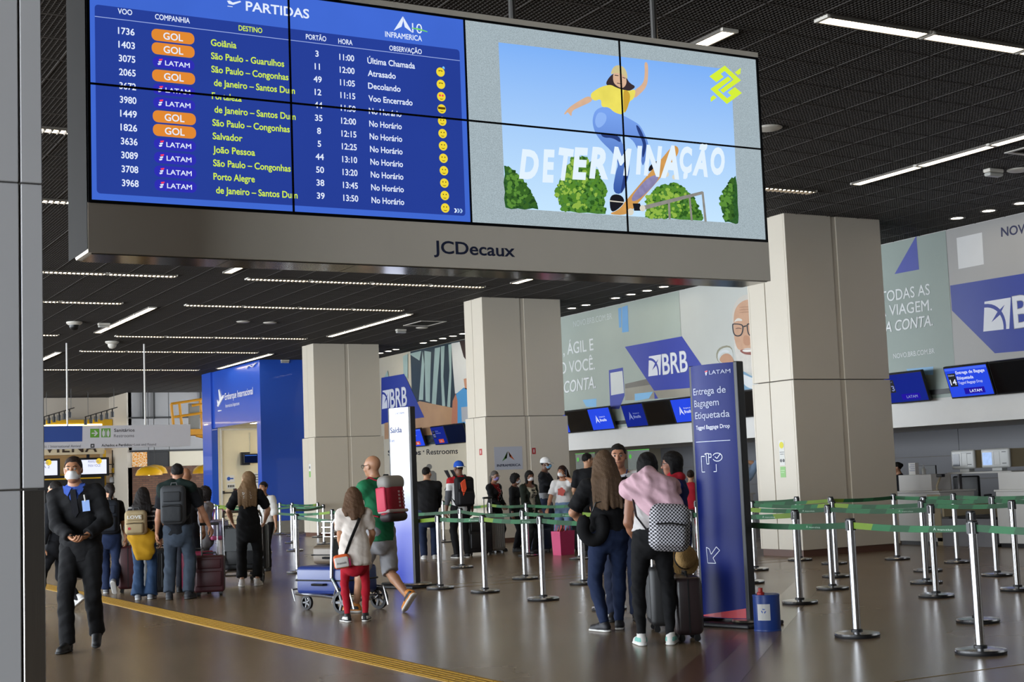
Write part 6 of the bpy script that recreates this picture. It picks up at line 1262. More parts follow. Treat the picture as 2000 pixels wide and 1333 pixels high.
def toW(p, v): return np.array(mat_of(p['root']) @ Vector(v))
def torsoM(p, x, y, z):
    """world matrix of a point on the torso: x right, y forward, z along the spine"""
    o = p['T'](x, y, z); m = Matrix(((p['r'][0], p['f'][0], p['u'][0], o[0]), (p['r'][1], p['f'][1], p['u'][1], o[1]), (p['r'][2], p['f'][2], p['u'][2], o[2]), (0, 0, 0, 1))); return mat_of(p['root']) @ m
def headM(p):
    A, o = p['HM'], p['Hc']; return mat_of(p['root']) @ Matrix([[*A[i], o[i]] for i in range(3)]+[[0, 0, 0, 1]]) @ Matrix.Scale(p['s'], 4)
def cap_on(p, col, label, brim=1, front='f2f2f2'):
    T = headM(p); r = empty('cap', T @ Vector((0, 0, .03)), 0, label, 'cap'); m = fabric(col, col); mb = MB()
    n = 20; prof = [(1.0, -.005), (1.0, .03), (.9, .065), (.68, .092), (.35, .108), (.02, .113)]
    for k, z in prof: mb.v += [(.090*k*math.cos(6.283*i/n), -.014+.108*k*math.sin(6.283*i/n), .028+z) for i in range(n)]
    mb.f = [(j*n+i, j*n+(i+1) % n, (j+1)*n+(i+1) % n, (j+1)*n+i) for j in range(len(prof)-1) for i in range(n)]; mb.m = [0]*len(mb.f); mb.xf(T).build('crown', m, r, world=True, smooth=3.14)
    b = MB(); V = []
    for i in range(11):
        a = math.pi*(i/10); x = .085*math.cos(a); V += [(x, brim*(.075+.02*math.sin(a)), .030), (x*1.0, brim*(.085+.085*math.sin(a)), .016)]
    b.add(V+[(v[0], v[1], v[2]-.006) for v in V], [(2*i, 2*i+1, 2*i+3, 2*i+2) for i in range(10)]+[(22+2*i, 22+2*i+2, 22+2*i+3, 22+2*i+1) for i in range(10)]+[(2*i+1, 22+2*i+1, 22+2*i+3, 2*i+3) for i in range(10)]).xf(T).build('brim', fabric(front, front) if front else m, r, world=True, smooth=.9)
    MB().lathe([(.0, .003), (.008, 0), (.0, -.002)], (0, -.014, .142), 8).xf(T).build('button', m, r, world=True)
def backpack(p, w, hgt, d, col, label, pocket=True, zoff=.02, cols=None, soft=.06, strapcol=None, low=None, xo=0.):
    y0 = -.115-.012; zb = (.50-hgt/p['s']+.02) if low is None else low; T = torsoM(p, xo, y0, zb+zoff); r = empty('backpack', T.translation, 0, label, 'backpack'); m = fabric('bag_'+col, col, .7)
    MB().rbox((-w/2, -d, 0), (w/2, 0, hgt), soft, 4, T).build('body', m, r, world=True, smooth=3.14)
    c2 = fabric('bag_'+(cols or col), cols or col, .7)
    if pocket:
        fp = MB().rbox((-w*.40, -d-.04, hgt*.06), (w*.40, -d+.03, hgt*.52), .03, 3, T).build('front_pocket', c2, r, world=True, smooth=3.14); MB().rbox((-w*.36, -d-.02, hgt*.58), (w*.36, -d+.02, hgt*.84), .018, 3, T).build('upper_pocket', c2, r, world=True, smooth=3.14)
        MB().tube([(-w*.36, -d-.042, hgt*.46), (0, -d-.046, hgt*.48), (w*.36, -d-.042, hgt*.46)], .004, 5).xf(T).build('zip', m_black, fp, world=True)
    MB().tube([(-.04, -.03, hgt-.01), (-.03, -.03, hgt+.03), (.03, -.03, hgt+.03), (.04, -.03, hgt-.01)], .008, 6).xf(T).build('grab_loop', m_black, r, world=True)
    sc = fabric('strap_'+(strapcol or col), strapcol or col, .7); P_, s = p['T'], p['s']
    for q in (-1, 1):
        pts_ = [P_(q*.07, y0-.01, zb+zoff+hgt/s*.93), P_(q*.085, -.075, .535), P_(q*.095, .0, .575), P_(q*.10, .075, .53), P_(q*.115, .135, .42), P_(q*.135, .10, .26), P_(q*.15, 0, .17), P_(q*.13, y0, zb+zoff+.05)]
        MB().tube([toW(p, v) for v in pts_], .026*s, 8, flat=.35).build('strap', sc, r, world=True, smooth=1.2)
    return r, T
# ================================================================== the people in the hall
def F_(sx, fw): return (sx*.872+fw*.489, -sx*.489+fw*.872)
def gx(px, y, py=1000): return (pY(px, py, y)[0], y)
def child_mb(mb, nm, mat, p, **k): return mb.build(nm, mat, p['root'], **k)
m_lany = M('lanyard_blue', '2b3f8c', .6)
def lanyard(p, col, drop=.22, y=.135):
    T = p['T']; m = M('lanyard_'+col, col, .6)
    child_mb(MB().tube([T(-.07, -.06, .555), T(-.085, .03, .56), T(-.06, .115, .48), T(-.01, y+.01, .54-drop)], .006, 5).tube([T(.07, -.06, .555), T(.085, .03, .56), T(.06, .115, .48), T(.01, y+.01, .54-drop)], .006, 5), 'lanyard', m, p)
    child_mb(MB().obox(T(0, y+.016, .49-drop), (.055, .006, .08), (p['r'], p['f'], p['u'])), 'badge', m_white, p)
# 1 guard
p = person('man in black jacket, tie and white mask walking towards the camera at left', (2.81, 12.69), F_(.10, -1), 1.65, res=.0095, sk='a87656', lean=1, side=5, feet=[(-.10, -.17, 0, -6, 32), (.10, .16, 0, 8, 0)],
    hands=[(-.10, .25, 1.03), (.03, .30, 1.02)], hints=[(-1, -.7, -.2), (1, -.7, -.2)], palms=[(.7, .2, .6), (-.6, .2, .8)], curl=(.75, .9), head=(0, -2), hair=('short', '2a1d16'), eyes=True, mask='dcdcdc',
    under=dict(col='3c57a8', sleeve=0, hem=.1, neck=.585, scoop=.15, t=.012), top=dict(name='jacket', col='141416', sleeve=.97, hem=-.13, t=.026, loose=.008, wr=.004, neck=.57, vneck=(.21, .30)), bot=dict(col='101012', w=1.03, hem=.068, t=.012), shoes=('111113', '0c0c0d'))
T = p['T']; child_mb(MB().prism([(-.022, 0), (.022, 0), (.03, -.20), (0, -.24), (-.03, -.20)], T(0, .128, .52), -p['r'], p['u'], .012), 'tie', fabric('tie', '17171c'), p)
for q in (-1, 1): child_mb(MB().add([T(q*.015, .10, .535), T(q*.10, .045, .565), T(q*.085, .10, .50), T(q*.05, .13, .47)], [(0, 1, 2, 3)]).add([T(q*.015, .096, .53), T(q*.10, .041, .56), T(q*.085, .096, .495), T(q*.05, .126, .465)], [(3, 2, 1, 0)]), 'collar', fabric('3c57a8', '3c57a8'), p)
child_mb(MB().obox(T(-.11, .165, .36), (.062, .006, .092), (p['r'], p['f'], p['u'])), 'badge', M('badge_blue', '7f9fd8', .4), p); child_mb(MB().tube([T(-.10, .155, .46), T(-.108, .168, .40)], .006, 5), 'badge_clip', m_white, p)
w_ = toW(p, V3(-.03, .30, 1.035)*p['s']); r = empty('mobile_phone', w_, math.atan2(-.10, -1), 'dark mobile phone in the masked guard’s hands'.replace('’s', "'s"), 'phone'); MB().rbox((-.075, -.04, -.006), (.075, .04, .004), .004).build('casing', m_black, r); MB().box((-.07, -.036, .0042), (.07, .036, .0052)).build('screen', M('phone_glass', '22242a', .1), r)
# 2 half hidden behind the guard
person('person in dark trousers and white shoes half hidden behind the guard', gx(108, 17.1), F_(-1, .35), 1.5, res=.014, feet=[(-.08, .22, 0, 0, 0), (.08, -.30, 0, 0, 35)], top=dict(col='1f2126', sleeve=.9), bot=dict(col='17181c', w=1.), shoes=('c9c6c2', 'd8d6d2'))
# 3
p = person('woman in jeans with dark backpack and tied-up hair walking away', (4.66, 19.4), F_(-.15, 1), 1.46, True, res=.013, lean=4, feet=[(-.08, .16, 0, -3, 0), (.09, -.22, 0, 4, 48)], hair=('pony', '1d1614', .06), head=(-25, -5), top=dict(col='15161a', sleeve=.45), bot=dict(col='1c2844', w=1.1, hem=.075), shoes=('6a6c70', 'b8b6b2'))
backpack(p, .30, .44, .14, '1c2028', 'dark backpack of the woman in jeans at left', cols='23272f')
# 4
p = person('girl with long dark hair, beige backpack and yellow sweater round her waist', (4.72, 17.93), F_(-.05, 1), 1.38, True, res=.011, feet=[(-.09, 0, 0, -6, 0), (.10, .03, 0, 8, 0)], hair=('long', '17110f', .16), head=(10, 0), hands=[(-.2, .2, .95), (.25, .12, .9)], top=dict(col=['1b1b1e', '8d8a86'], sleeve=.9, hem=-.08, colfn=lambda z, x, y: ((z*14) % 1 < .3) & (z > .25)), bot=dict(col='2c415e', w=1.15, hem=.105, len=1.0), shoes=('8a8d92', 'b5b5b5'))
_, T = backpack(p, .27, .30, .12, 'a3916f', 'small beige backpack with white word patches', zoff=-.05, soft=.05, strapcol='a3916f', xo=-.07)
bp = [o for o in COL.objects if o.name.startswith('backpack')][-1]; tw_ = lambda x, y, z: np.array(T @ Vector((x, y, z))); text('LOVE', .036, m_white, bp, tw_(-.085, -.145, .20), np.array(T.to_3x3() @ Vector((1, 0, 0))), np.array(T.to_3x3() @ Vector((0, 0, 1))), width=.17, bold=.03); MB().disc(tw_(-.06, -.165, .08), np.array(T.to_3x3() @ Vector((1, 0, 0))), np.array(T.to_3x3() @ Vector((0, 0, 1))), .018, 10).build('heart_patch', M('patch_red', 'a8202a', .6), bp, world=True)
F = Fld(p['P']-.4, p['P']+.4, .012); t = p['T']; F.cone(t(-.17, -.05, .06), t(.17, -.05, .06), .05, .05, .03); F.cone(t(0, -.11, .03), t(.03, -.12, -.16), .15, .13, .04, p['f'], .4); F.cone(t(.12, -.10, .02), t(.10, -.13, -.20), .05, .04, .03); F.cone(t(-.1, -.10, .02), t(-.06, -.13, -.25), .05, .04, .03); F.wrinkle(.006, 2.); sdf_obj(F, 'yellow_sweater', fabric('yellow', 'a67c14'), p['root'])
# 5
p = person('man with grey backpack, black polo shirt and jeans seen from behind', (5.03, 17.5), F_(0, 1), 1.655, res=.0105, sk='a9775a', feet=[(-.12, 0, 0, -10, 0), (.12, .02, 0, 12, 0)], hands=[(-.29, .06, .80), (.42, .18, .83)], head=(-8, -4), hair=('short', '14100e'), top=dict(col='13151a', sleeve=.40, hem=-.10, loose=.012), bot=dict(col='363f4b', w=1.12, hem=.07, len=.97), shoes=('2a2d33', '3a3a3a'))
backpack(p, .30, .47, .16, '3a3c3f', 'grey backpack on the man in black polo', cols='2f3134')
t = p['T']; F = Fld(p['N']-.4, p['N']+.4, .012); F.cone(t(-.19, -.02, .50), t(-.05, -.03, .57), .075, .06, .03); F.cone(t(.19, -.02, .50), t(.05, -.03, .57), .075, .06, .03); F.cone(t(-.16, -.03, .5), t(-.2, .0, .38), .075, .06, .03); F.wrinkle(.004); sdf_obj(F, 'draped_jacket', fabric('darkgreen', '14221f'), p['root'])
# 6
person('bald man in dark shirt just behind the man with grey backpack', gx(362, 18.7), F_(.1, 1), 1.62, res=.014, sk='9a6a4c', hair=('bald', '111111'), head=(-20, -6), top=dict(col='1a1a1d', sleeve=.45), bot=dict(col='23262e'))
# 7
p = person('child with curly dark hair, pink mask and grey outfit looking left', gx(404, 20.0), F_(-1, .1), 1.36, True, res=.012, sk='a67a5f', hair=('curly', '1c1412', .09), mask='c87a92', head=(0, -5), hands=[(-.1, .2, .85), (.1, .22, .8)], top=dict(col='8d8a90', sleeve=.95, hem=-.12, loose=.01), bot=dict(col='7c7a7c', w=1.15, hem=.075), shoes=('6a6a6e', 'a0a0a0'))
r = empty('sequin_bag', toW(p, (.0, -.17, .62)), 0, 'glittering grey and pink bag behind the curly-haired child', 'bag'); MB().rbox((-.13, -.08, 0), (.13, .08, .28), .05, 3).build('body', M('sequin', '8f8aa0', .25, .5, var=.5, scale=60), r, smooth=.9); MB().rbox((-.135, -.085, -.01), (.135, .085, .06), .03, 3).build('base', M('sequin_pink', 'a2446a', .5), r, smooth=.9); MB().tube([(-.08, 0, .27), (-.06, 0, .42), (.06, 0, .42), (.08, 0, .27)], .01, 6).build('handle', M('sequin_pink', 'a2446a', .5), r)
# 8
p = person('woman with long light-brown hair in black lettered T-shirt pushing a trolley', (6.40, 18.92), F_(-.12, 1), 1.545, True, res=.0115, sk='c99a7c', feet=[(-.10, 0, 0, -10, 0), (.13, .02, 0, 12, 0)], hands=[(-.25, .27, .98), (.25, .27, .98)], hints=[(-1, -.4, -.3), (1, -.4, -.3)], head=(-55, 0), hair=('long', '7a5f42', .26), top=dict(col='121214', sleeve=.42, hem=-.10, loose=.015), bot=dict(col='141416', w=1.12, hem=.08, len=.92), shoes=('d0ccc8', 'd8d6d2'))
t = p['T']; ub = p['r']
for i, (s_, wd) in enumerate((('SOC', .11), ('SOC', .11), ('CL', .07))): text(s_, .035, m_white, p['root'], t(-.075+.015*i, -.158, .47-.055*i), ub, p['u'], width=wd, world=False, bold=.02, name='shirt_print')
# 9
p = person('woman in white shirt with dark lanyard standing behind the trolley', (7.83, 22.3), F_(-.25, -1), 1.42, True, res=.013, sk='9f6f50', hair=('bun', '1a1311'), eyes=True, head=(10, 0), hands=[(-.30, .10, .78), (.24, .0, .78)], top=dict(col='d0cdc8', sleeve=.55, hem=-.13, loose=.01), bot=dict(col='151518', w=1.05, hem=.06), shoes=('1a1a1a', '222222'), feet=[(-.10, .08, 0, -6, 0), (.10, -.1, 0, 6, 0)])
lanyard(p, '22222a')
# 10
p = person('bald man with glasses, green T-shirt and pale shorts walking left', (6.0, 13.68), F_(-.78, .62), 1.635, res=.0095, sk='a87a5c', lean=5, feet=[(-.09, .26, 0, -4, 0), (.10, -.36, 0, 6, 46)], hands=[(-.22, .42, .98), (.20, .34, .95)], hints=[(-1, -.5, -.5), (1, -.5, -.5)], head=(-8, -3), hair=('bald', '111111'), glasses='1d1d22', eyes=False, top=dict(col='1e6b46', sleeve=.45, hem=-.13, loose=.012, wr=.0035, t=.026), bot=dict(name='shorts', col='8f8f92', len=.55, hem=.095, t=.010), shoes=('c77c2a', 'cfcac2', '1a1a1c'))
_, T = backpack(p, .28, .44, .16, '8c1c2c', 'red backpack with grey top on the man in green', pocket=False, soft=.07, strapcol='a02a3a', zoff=.03)
bp = [o for o in COL.objects if o.name.startswith('backpack')][-1]; A = lambda v: np.array(T.to_3x3() @ Vector(v)); O_ = lambda x, y, z: np.array(T @ Vector((x, y, z)))
MB().rbox((-.147, -.172, .31), (.147, -.0, .455), .06, 4, T).build('top_hood', M('bag_grey_hood', '8a8680', .6), bp, world=True, smooth=3.14); MB().rbox((-.143, -.172, -.012), (.143, .0, .085), .05, 4, T).build('base_panel', M('bag_dark_base', '2b2226', .6), bp, world=True, smooth=3.14); MB().rbox((-.144, -.171, .075), (.144, .0, .11), .015, 2, T).build('base_band', M('bag_pale_band', 'a89a98', .6), bp, world=True, smooth=.9)
MB().rbox((-.15, -.13, .09), (-.118, -.0, .34), .02, 3, T).build('side_panel', M('bag_bright_red', 'c22a4a', .6), bp, world=True, smooth=.9)
for i, x in enumerate((.03, .09)):
    for k in range(5): MB().rbox((x-.012, -.166, .13+k*.036), (x+.012, -.157, .152+k*.036), .002, 1, T).build('print', M('bag_print', 'b08a8c', .6), bp, world=True)
# 11
p = person('girl with wavy brown hair, white top and red leggings seen from behind', (5.44, 12.95), F_(-.12, 1), 1.285, True, res=.0095, sk='b58464', feet=[(-.11, .0, 0, -22, 0), (.12, .0, 0, 14, 0)], hands=[(-.17, .26, .92), (.20, .26, .95)], hints=[(-1, -.6, -.6), (1, -.6, -.6)], head=(-6, -2), hair=('long', '5c4330', .13), top=dict(col='d3c9c0', sleeve=.36, hem=-.18, flare=.045, loose=.012, wr=.004, t=.02), bot=dict(name='leggings', col='a01526', w=.80, hem=.036, t=.004, len=.97, wr=.0012), shoes=('17171a', 'd6d4d0', 'c8c6c2'))
t = p['T']; r = empty('crossbody_bag', toW(p, t(-.17, -.15, -.17)), 0, 'small orange and pink crossbody bag with white front on the girl in red leggings', 'bag'); TT = torsoM(p, -.16, -.16, -.22) @ Matrix.Rotation(R_(-8), 4, 'Y')
MB().rbox((-.075, -.045, 0), (.075, .035, .135), .03, 3, TT).build('body', M('bag_orange', 'e0602a', .55), r, world=True, smooth=.9); MB().rbox((-.066, -.058, .012), (.066, -.03, .110), .02, 3, TT).build('front', M('bag_front_white', 'cdc8c2', .6), r, world=True, smooth=.9); MB().rbox((.055, -.04, .01), (.085, .03, .09), .012, 2, TT).build('side', M('bag_pink', 'd8307a', .55), r, world=True, smooth=.9)
A = lambda v: np.array(TT.to_3x3() @ Vector(v)); text('friends', .022, m_ink, r, np.array(TT @ Vector((-.045, -.060, .045))), A((1, 0, 0)), A((0, 0, 1)), width=.09, shear=.2)
MB().tube([toW(p, v) for v in (t(-.14, -.14, -.09), t(-.05, -.165, .14), t(.06, -.15, .38), t(.115, -.06, .545), t(.115, .02, .56), t(.05, .13, .40), t(-.10, .15, .1), t(-.19, -.02, -.06), t(-.18, -.13, -.10))], .016, 8, flat=.35).build('strap', m_black, r, world=True, smooth=1.)
# 12
person('man in black jacket and jeans standing behind the white totem', gx(836, 22.3), F_(-.1, 1), 1.57, res=.014, sk='b08466', hair=('short', '15110f'), head=(35, 0), wide=1.08, top=dict(name='jacket', col='151517', sleeve=.97, hem=-.16, t=.03, loose=.01), hands=[(-.15, .3, .95), (.2, .3, .95)], bot=dict(col='1f2a44', w=1.08, hem=.065), shoes=('c5c3bf', 'd0d0d0'))
# 13
p = person('man in blue cap and red-and-white polo with black and orange backpack', gx(900, 22.0), F_(-.4, 1), 1.64, res=.012, sk='6e4a36', head=(-12, -4), hair=('buzz', '120e0c'), hands=[(-.27, .05, .80), (.26, .10, .85)], top=dict(col=['a82028', 'd2d0ce', '55565a'], sleeve=.80, hem=-.1, colfn=lambda z, x, y: np.where((np.abs(x) > .17) & (z < .30), 2, np.where(z > .43, 0, 1))), bot=dict(col='131315', w=1., hem=.055), shoes=('1b1b1e', 'd6d4d0'))
cap_on(p, '2350b0', 'blue cap worn backwards with white peak in the queue', -1)
backpack(p, .33, .50, .17, '131315', 'black backpack with orange stripe on the man in blue cap', cols='1a1a1d'); bp = [o for o in COL.objects if o.name.startswith('backpack')][-1]; T = torsoM(p, 0, -.127, .50-.50/p['s']+.04); MB().prism([(-.10, .40), (-.02, .46), (.0, .30), (-.06, .18)], np.array(T @ Vector((0, -.215, 0))), np.array(T.to_3x3() @ Vector((1, 0, 0))), np.array(T.to_3x3() @ Vector((0, 0, 1))), .04).build('orange_stripe', M('bag_orange_red', 'e0502a', .6), bp, world=True)
# 14-16
p = person('woman with grey tied hair, purple mask, dark blazer and red dotted blouse', gx(966, 23.3), F_(.85, -.55), 1.47, True, res=.013, sk='8a5f48', hair=('pony', '55504c', .12), mask='8a80b8', glasses='3a3a3a', head=(15, -4), hands=[(-.05, .25, .98), (.08, .25, .98)], wide=1.1, under=dict(col='8a1a1e', sleeve=0, hem=-.08, neck=.55, t=.012, scoop=.25), top=dict(name='blazer', col='141417', sleeve=.95, hem=-.16, t=.026, vneck=(.40, .30)), bot=dict(col='18181c', w=1.05))
mb = MB(); t = p['T']
for i in range(26): x_, z_ = random.uniform(-.075, .075), random.uniform(.16, .47); mb.disc(t(x_, .152-abs(x_)*.25+.02*(z_ < .42), z_), p['r'], p['u'], .007, 6)
child_mb(mb, 'blouse_dots', m_white, p)
tag(p['root'].children[-1], kind='stuff')
p = person('woman with short curly black hair, white mask and black top in the queue', gx(1006, 22.9), F_(.95, -.3), 1.395, True, res=.013, sk='6f4a38', hair=('curly', '100d0c', .03), mask='d2d4da', head=(0, -4), top=dict(col='151618', sleeve=.9, hem=-.15), bot=dict(col='18181c'))
p = person('woman with dark bob, white mask, olive cardigan and patterned dress', gx(1034, 21.95), F_(.75, -.65), 1.435, True, res=.0125, sk='7a523d', hair=('bob', '12100f', .14), mask='d6d6d8', head=(20, -3), wide=1.12, hands=[(-.15, .2, .85), (.28, .15, .8)], under=dict(col='b9b4a2', sleeve=0, hem=-.30, t=.014, scoop=.5, neck=.53), top=dict(name='cardigan', col='232a22', sleeve=.95, hem=-.22, t=.028, vneck=(.75, .20)), bot=dict(col='1a1c1a'))
mb = MB(); t = p['T']
for i in range(30): x_, z_ = random.uniform(-.07, .07), random.uniform(-.1, .42); mb.obox(t(x_, .165-abs(x_)*.2, z_), (random.uniform(.01, .03), .012, random.uniform(.01, .03)), (p['r'], p['f'], p['u']))
tag(child_mb(mb, 'dress_pattern', M('pattern_black', '16161a', .7), p), kind='stuff')
# 17
p = person('man in white cap and blue mask with crossed arms beside the middle column', gx(1066, 23.5), F_(.95, -.25), 1.68, res=.013, sk='5c3d2c', hair=('buzz', '0f0c0b'), mask='7fb0d4', head=(8, -2), hands=[(.12, .26, 1.13), (-.12, .28, 1.10)], hints=[(-1, .2, -.6), (1, .2, -.6)], top=dict(col=['17181c', '8a8c90'], sleeve=.40, hem=-.12, loose=.01, colfn=lambda z, x, y: z < .14), bot=dict(col='2a3348'))
cap_on(p, 'd8d8d8', 'white cap on the man with crossed arms', 1, 'd8d8d8')
# 18
p = person('woman in white T-shirt and white mask holding a phone to her ear', gx(1102, 21.3), F_(-.35, -1), 1.50, True, res=.012, sk='a87658', hair=('long', '2c1a15', .14), mask='dedede', eyes=True, head=(12, -2), tilt=-6, hands=[(-.115, .085, 1.50), (.30, .22, .82)], hints=[(-1, .1, -1), (1, -.6, -.3)], palms=[(1, 0, 0), (0, 0, -1)], curl=(.9, .8), top=dict(col='cfccca', sleeve=.42, hem=-.06, loose=.015), bot=dict(col='6f86a4', w=1.05, hem=.055, waist=.10), shoes=('9a6a58', 'b8a090'))
t = p['T']; child_mb(MB().prism(jag([(-.06, -.05), (.05, -.06), (.07, .04), (0, .08), (-.06, .05)], 3, .012, 3), t(0, .162, .30), -p['r'], p['u'], .004), 'shirt_print', M('print_red', 'b0443a', .7), p)
w_ = toW(p, p['wr'][0]+V3(.02, .0, .08)); r = empty('mobile_phone', w_, 0, 'dark phone at the ear of the woman in white T-shirt', 'phone'); MB().rbox((-.006, -.035, -.07), (.006, .035, .07), .005).build('casing', m_black, r); MB().box((-.008, -.03, -.06), (-.0065, .03, .06)).build('screen', M('phone_glass', '22242a', .1), r)
# 19
person('man in black T-shirt and glasses with back turned in the queue', gx(1152, 20.35), F_(.1, 1), 1.69, res=.0125, sk='b08466', hair=('short', '14100e'), glasses='2a2a2e', head=(60, -3), hands=[(-.22, .22, .95), (.2, .25, .95)], top=dict(col='141518', sleeve=.42, hem=-.1, loose=.012), bot=dict(col='121214', w=1., hem=.055), shoes=('17171a', '1a1a1a'))
# 20
p = person('woman with long brown hair in black top and jeans, neck pillow on her arm', (6.62, 10.30), F_(-.05, 1), 1.515, True, res=.0088, sk='b07f62', wide=1.10, lean=2, feet=[(-.06, -.02, 0, -35, 0), (.10, .14, 0, 10, 0)], hands=[(-.16, .26, 1.02), (.24, .2, .95)], hints=[(-1, -.35, -.4), (1, -.5, -.3)], head=(12, -4), hair=('long', '5a4634', .30), top=dict(col='101012', sleeve=.44, hem=-.07, loose=.016, wr=.0035), bot=dict(col='1a2642', w=.98, hem=.044, t=.008, len=.98, waist=.05), shoes=('17171b', 'cfcdc8', '2a2a30'))
w_ = toW(p, V3(-.12, -.06, .745)); r = empty('neck_pillow', w_, 0, 'black horseshoe neck pillow hanging on the arm of the long-haired woman', 'pillow'); n = 16
A_ = [(.085*math.cos(R_(120+a*300/n)), 0, .105*math.sin(R_(120+a*300/n))+.105) for a in range(n+1)]; cR, sR = .872, -.489
MB().tube([(x*cR, x*sR, z+.02) for x, y, z in A_], [.03]+[.056]*(n-1)+[.03], 14).build('body', fabric('pillow', '0f0f11'), r, smooth=3.14); MB().tube([(0, 0, .26), (.03*cR, .03*sR, .33), (.08*cR, .08*sR, .34)], .006, 5).build('snap_strap', m_black, r)
# 21
p = person('man in white shirt with blue lanyard facing the camera between the women', (7.24, 11.01), F_(-.12, -1), 1.585, res=.0095, sk='a9765a', hair=('short', '14100e'), eyes=True, head=(0, -3), wide=1.05, hands=[(-.22, .22, .95), (.22, .2, .95)], feet=[(-.11, 0, 0, -8, 0), (.11, .03, 0, 8, 0)], top=dict(col='c9c9cc', sleeve=.45, hem=-.12, loose=.012), bot=dict(col='1b2236', w=1.08, hem=.065), shoes=('151517', '151517')); lanyard(p, '34406e', .26)
# 22
p = person('woman with pink sweatshirt over her shoulders and checkered backpack, black trousers', (6.33, 9.22), F_(.06, 1), 1.475, True, res=.0085, sk='8f6148', lean=10, neckfwd=.05, feet=[(-.13, .0, 0, -14, 0), (.13, .0, 0, 12, 0)], hands=[(-.12, .22, .90), (.20, .22, .95)], hints=[(-1, -.8, -.3), (1, -.6, -.3)], head=(10, -14), hair=('bob', '0e0c0c', .10), top=dict(col='c4c0be', sleeve=.0, hem=-.03, neck=.50), bot=dict(col='0f0f11', w=.92, hem=.036, t=.006, len=.985, waist=.12), shoes=('d2cec8', 'd8d6d0', '6fb0a4'))
t = p['T']; F = Fld(p['N']-.5, p['N']+.4, .0095); F.cone(p['Sh'][0]-p['r']*.01+p['u']*.02, p['Sh'][1]+p['r']*.02+p['u']*.02, .085, .088, .03); F.cone(t(0, -.06, .60), t(.0, -.075, .52), .075, .12, .04); F.cone(t(-.10, -.10, .50), t(.16, -.18, .22), .10, .11, .05, p['f'], .55); F.cone(t(.10, -.12, .48), t(.22, -.17, .19), .11, .10, .04, p['f'], .6); F.cone(t(-.16, .0, .50), t(-.08, .11, .36), .06, .045, .03); F.cone(t(.16, .02, .50), t(.08, .13, .34), .06, .045, .03); F.cone(t(-.13, -.12, .44), t(.02, -.15, .30), .05, .05, .04); F.wrinkle(.007, 1.3, 1.2); F.wrinkle(.003, .3, 2.3); sdf_obj(F, 'sweatshirt', fabric('pinksweat', 'c9a4ae'), p['root'])
def check_mat():
    m = M('checkered', '888888', .75, var=0.); N = m.node_tree.nodes; L = m.node_tree.links; c = N.new('ShaderNodeTexChecker'); c.inputs['Scale'].default_value = 74; c.inputs['Color1'].default_value = lin('121216'); c.inputs['Color2'].default_value = lin('b9b6bc'); tc = N.new('ShaderNodeTexCoord')
    mp = N.new('ShaderNodeMapping'); mp.inputs['Rotation'].default_value = (0, 0, R_(29)); L.new(tc.outputs['Object'], mp.inputs['Vector']); sx = N.new('ShaderNodeSeparateXYZ'); cx = N.new('ShaderNodeCombineXYZ'); L.new(mp.outputs['Vector'], sx.inputs[0]); L.new(sx.outputs['X'], cx.inputs['X']); L.new(sx.outputs['Z'], cx.inputs['Y']); cx.inputs['Z'].default_value = .005
    L.new(cx.outputs[0], c.inputs['Vector']); L.new(c.outputs['Color'], N['Principled BSDF'].inputs['Base Color']); return m
TT = torsoM(p, .135, -.14, -.12) @ Matrix.Rotation(R_(5), 4, 'Y'); r = empty('backpack', TT.translation, 0, 'black-and-white checkered backpack hanging under the pink sweatshirt', 'backpack'); mk = check_mat()
MB().rbox((-.15, -.17, 0), (.16, 0, .36), .075, 4, TT).build('body', mk, r, world=True, smooth=3.14); MB().rbox((-.11, -.215, .02), (.13, -.14, .19), .035, 3, TT).build('front_pocket', mk, r, world=True, smooth=3.14); MB().tube([(-.10, -.205, .185), (.01, -.22, .195), (.12, -.205, .185)], .006, 6).xf(TT).build('zip', m_black, r, world=True)
MB().tube([toW(p, v) for v in (t(-.02, -.15, .06), t(-.13, -.135, .22), t(-.15, -.06, .40), t(-.13, .05, .50))], .016, 8, flat=.4).build('strap', m_black, r, world=True); MB().tube([toW(p, v) for v in (t(.2, -.15, .06), t(.2, -.05, .2), t(.16, .1, .38), t(.13, .05, .52))], .016, 8, flat=.4).build('strap', m_black, r, world=True)
# 23
p = person('woman with long black hair, navy jacket and red scarf in profile', (7.48, 10.46), F_(-1, .15), 1.485, True, res=.0095, sk='a3705a', hair=('bob', '0e0b0b', .17), eyes=True, glasses='4a4a4e', head=(0, -4), hands=[(-.1, .25, .95), (.1, .25, .95)], top=dict(name='jacket', col='1f2a5e', sleeve=.95, hem=-.18, t=.022), bot=dict(col='1a2038', w=1.), shoes=('1a1a1c', '1a1a1c'))
t = p['T']; F = Fld(p['N']-.3, p['N']+.3, .01); F.cone(t(-.06, .03, .55), t(.06, .03, .55), .055, .055, .02); F.cone(t(0, .07, .55), t(0, .13, .44), .06, .035, .03, p['f'], .6); F.cone(t(-.05, -.03, .56), t(.05, -.03, .56), .05, .05, .02); F.wrinkle(.004); sdf_obj(F, 'scarf', fabric('scarf', 'a8202c'), p['root'])
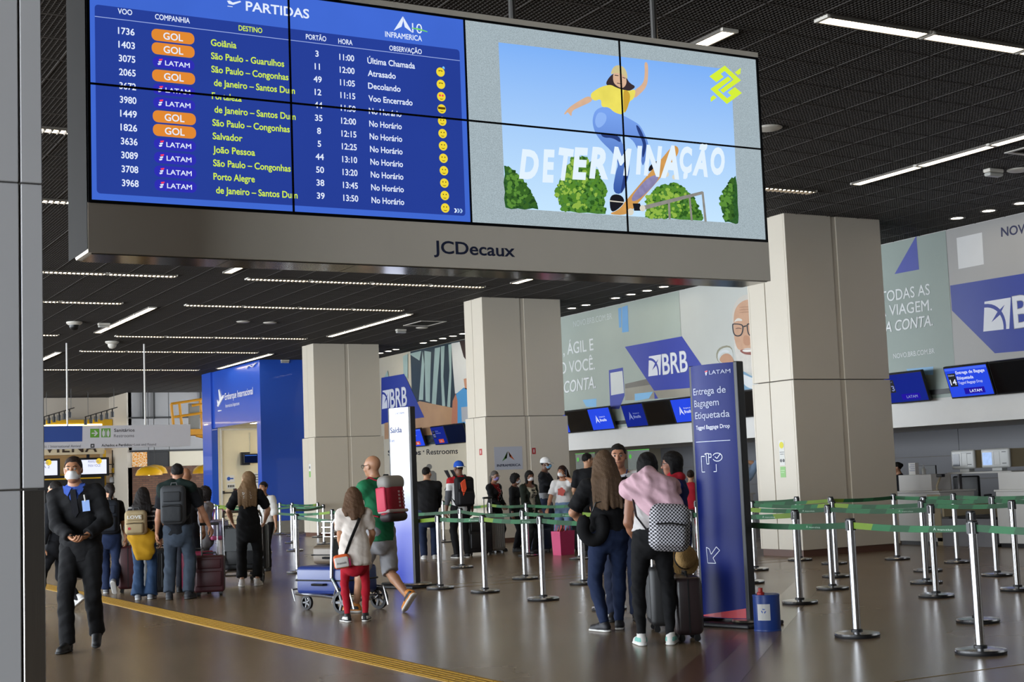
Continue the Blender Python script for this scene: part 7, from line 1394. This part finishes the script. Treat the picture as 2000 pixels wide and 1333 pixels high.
# 24-26
person('person in red top partly hidden behind the blue totem', gx(1352, 19.4), F_(.3, 1), 1.34, True, res=.014, sk='b08466', hair=('bun', '2a1d16'), top=dict(col='a01c2c', sleeve=.42, hem=-.1), bot=dict(col='7a1822'))
person('woman in denim shirt with a hand on her dark hair right of the totem', gx(1448, 18.6), F_(.0, 1), 1.50, True, res=.013, sk='b08466', hair=('long', '17110f', .10), head=(0, 10), hands=[(-.2, .2, .9), (.10, .02, 1.70)], hints=[(-1, -.5, 0), (1, .2, .3)], top=dict(col='7d93b0', sleeve=.62, hem=-.05, loose=.015), bot=dict(col='2a2d36'))
person('clerk with dark hair sitting low behind the first white desk', (18.25, pX(1757, 930, 18.25)[1]), F_(-1, .2), 1.34, True, res=.014, sk='a67a5f', hair=('bun', '15110f'), top=dict(col='1a1c22', sleeve=.9), bot=dict(col='17181c'))
# straw hat on the dark suitcase handle, carrier bag by the guard
r = empty('straw_hat', (6.84, 9.52, .50), R_(-24), 'straw hat lying on the dark brown suitcase', 'hat'); m_st = M('straw', '9a7a48', .8, var=.25, scale=40, bump=.4, bscale=90)
TT = Matrix.Translation((0, .02, .11)) @ Matrix.Rotation(R_(72), 4, 'X') @ Matrix.Rotation(R_(15), 4, 'Y')
MB().lathe([(.0, .10), (.05, .098), (.075, .085), (.085, .05), (.088, .0)], n=24).xf(TT).build('crown', m_st, r, smooth=1.); MB().lathe([(.086, .0), (.115, -.004), (.14, -.01), (.138, -.014), (.086, -.006)], n=28).xf(TT).build('brim', m_st, r, smooth=1.); MB().lathe([(.0892, .005), (.0875, .028)], n=24).xf(TT).build('band', m_black, r)
r = empty('carrier_bag', (3.75, 17.15, .34), R_(30), 'pale carrier bag hanging beside the masked guard', 'bag'); MB().rbox((-.11, -.04, 0), (.11, .04, .27), .03, 3).build('body', M('bag_pale', '9a9290', .5, var=.1), r, smooth=.9); MB().tube([(-.05, 0, .26), (-.03, 0, .40), (.03, 0, .40), (.05, 0, .26)], .007, 5).build('handle', M('bag_pale', '9a9290', .5), r)
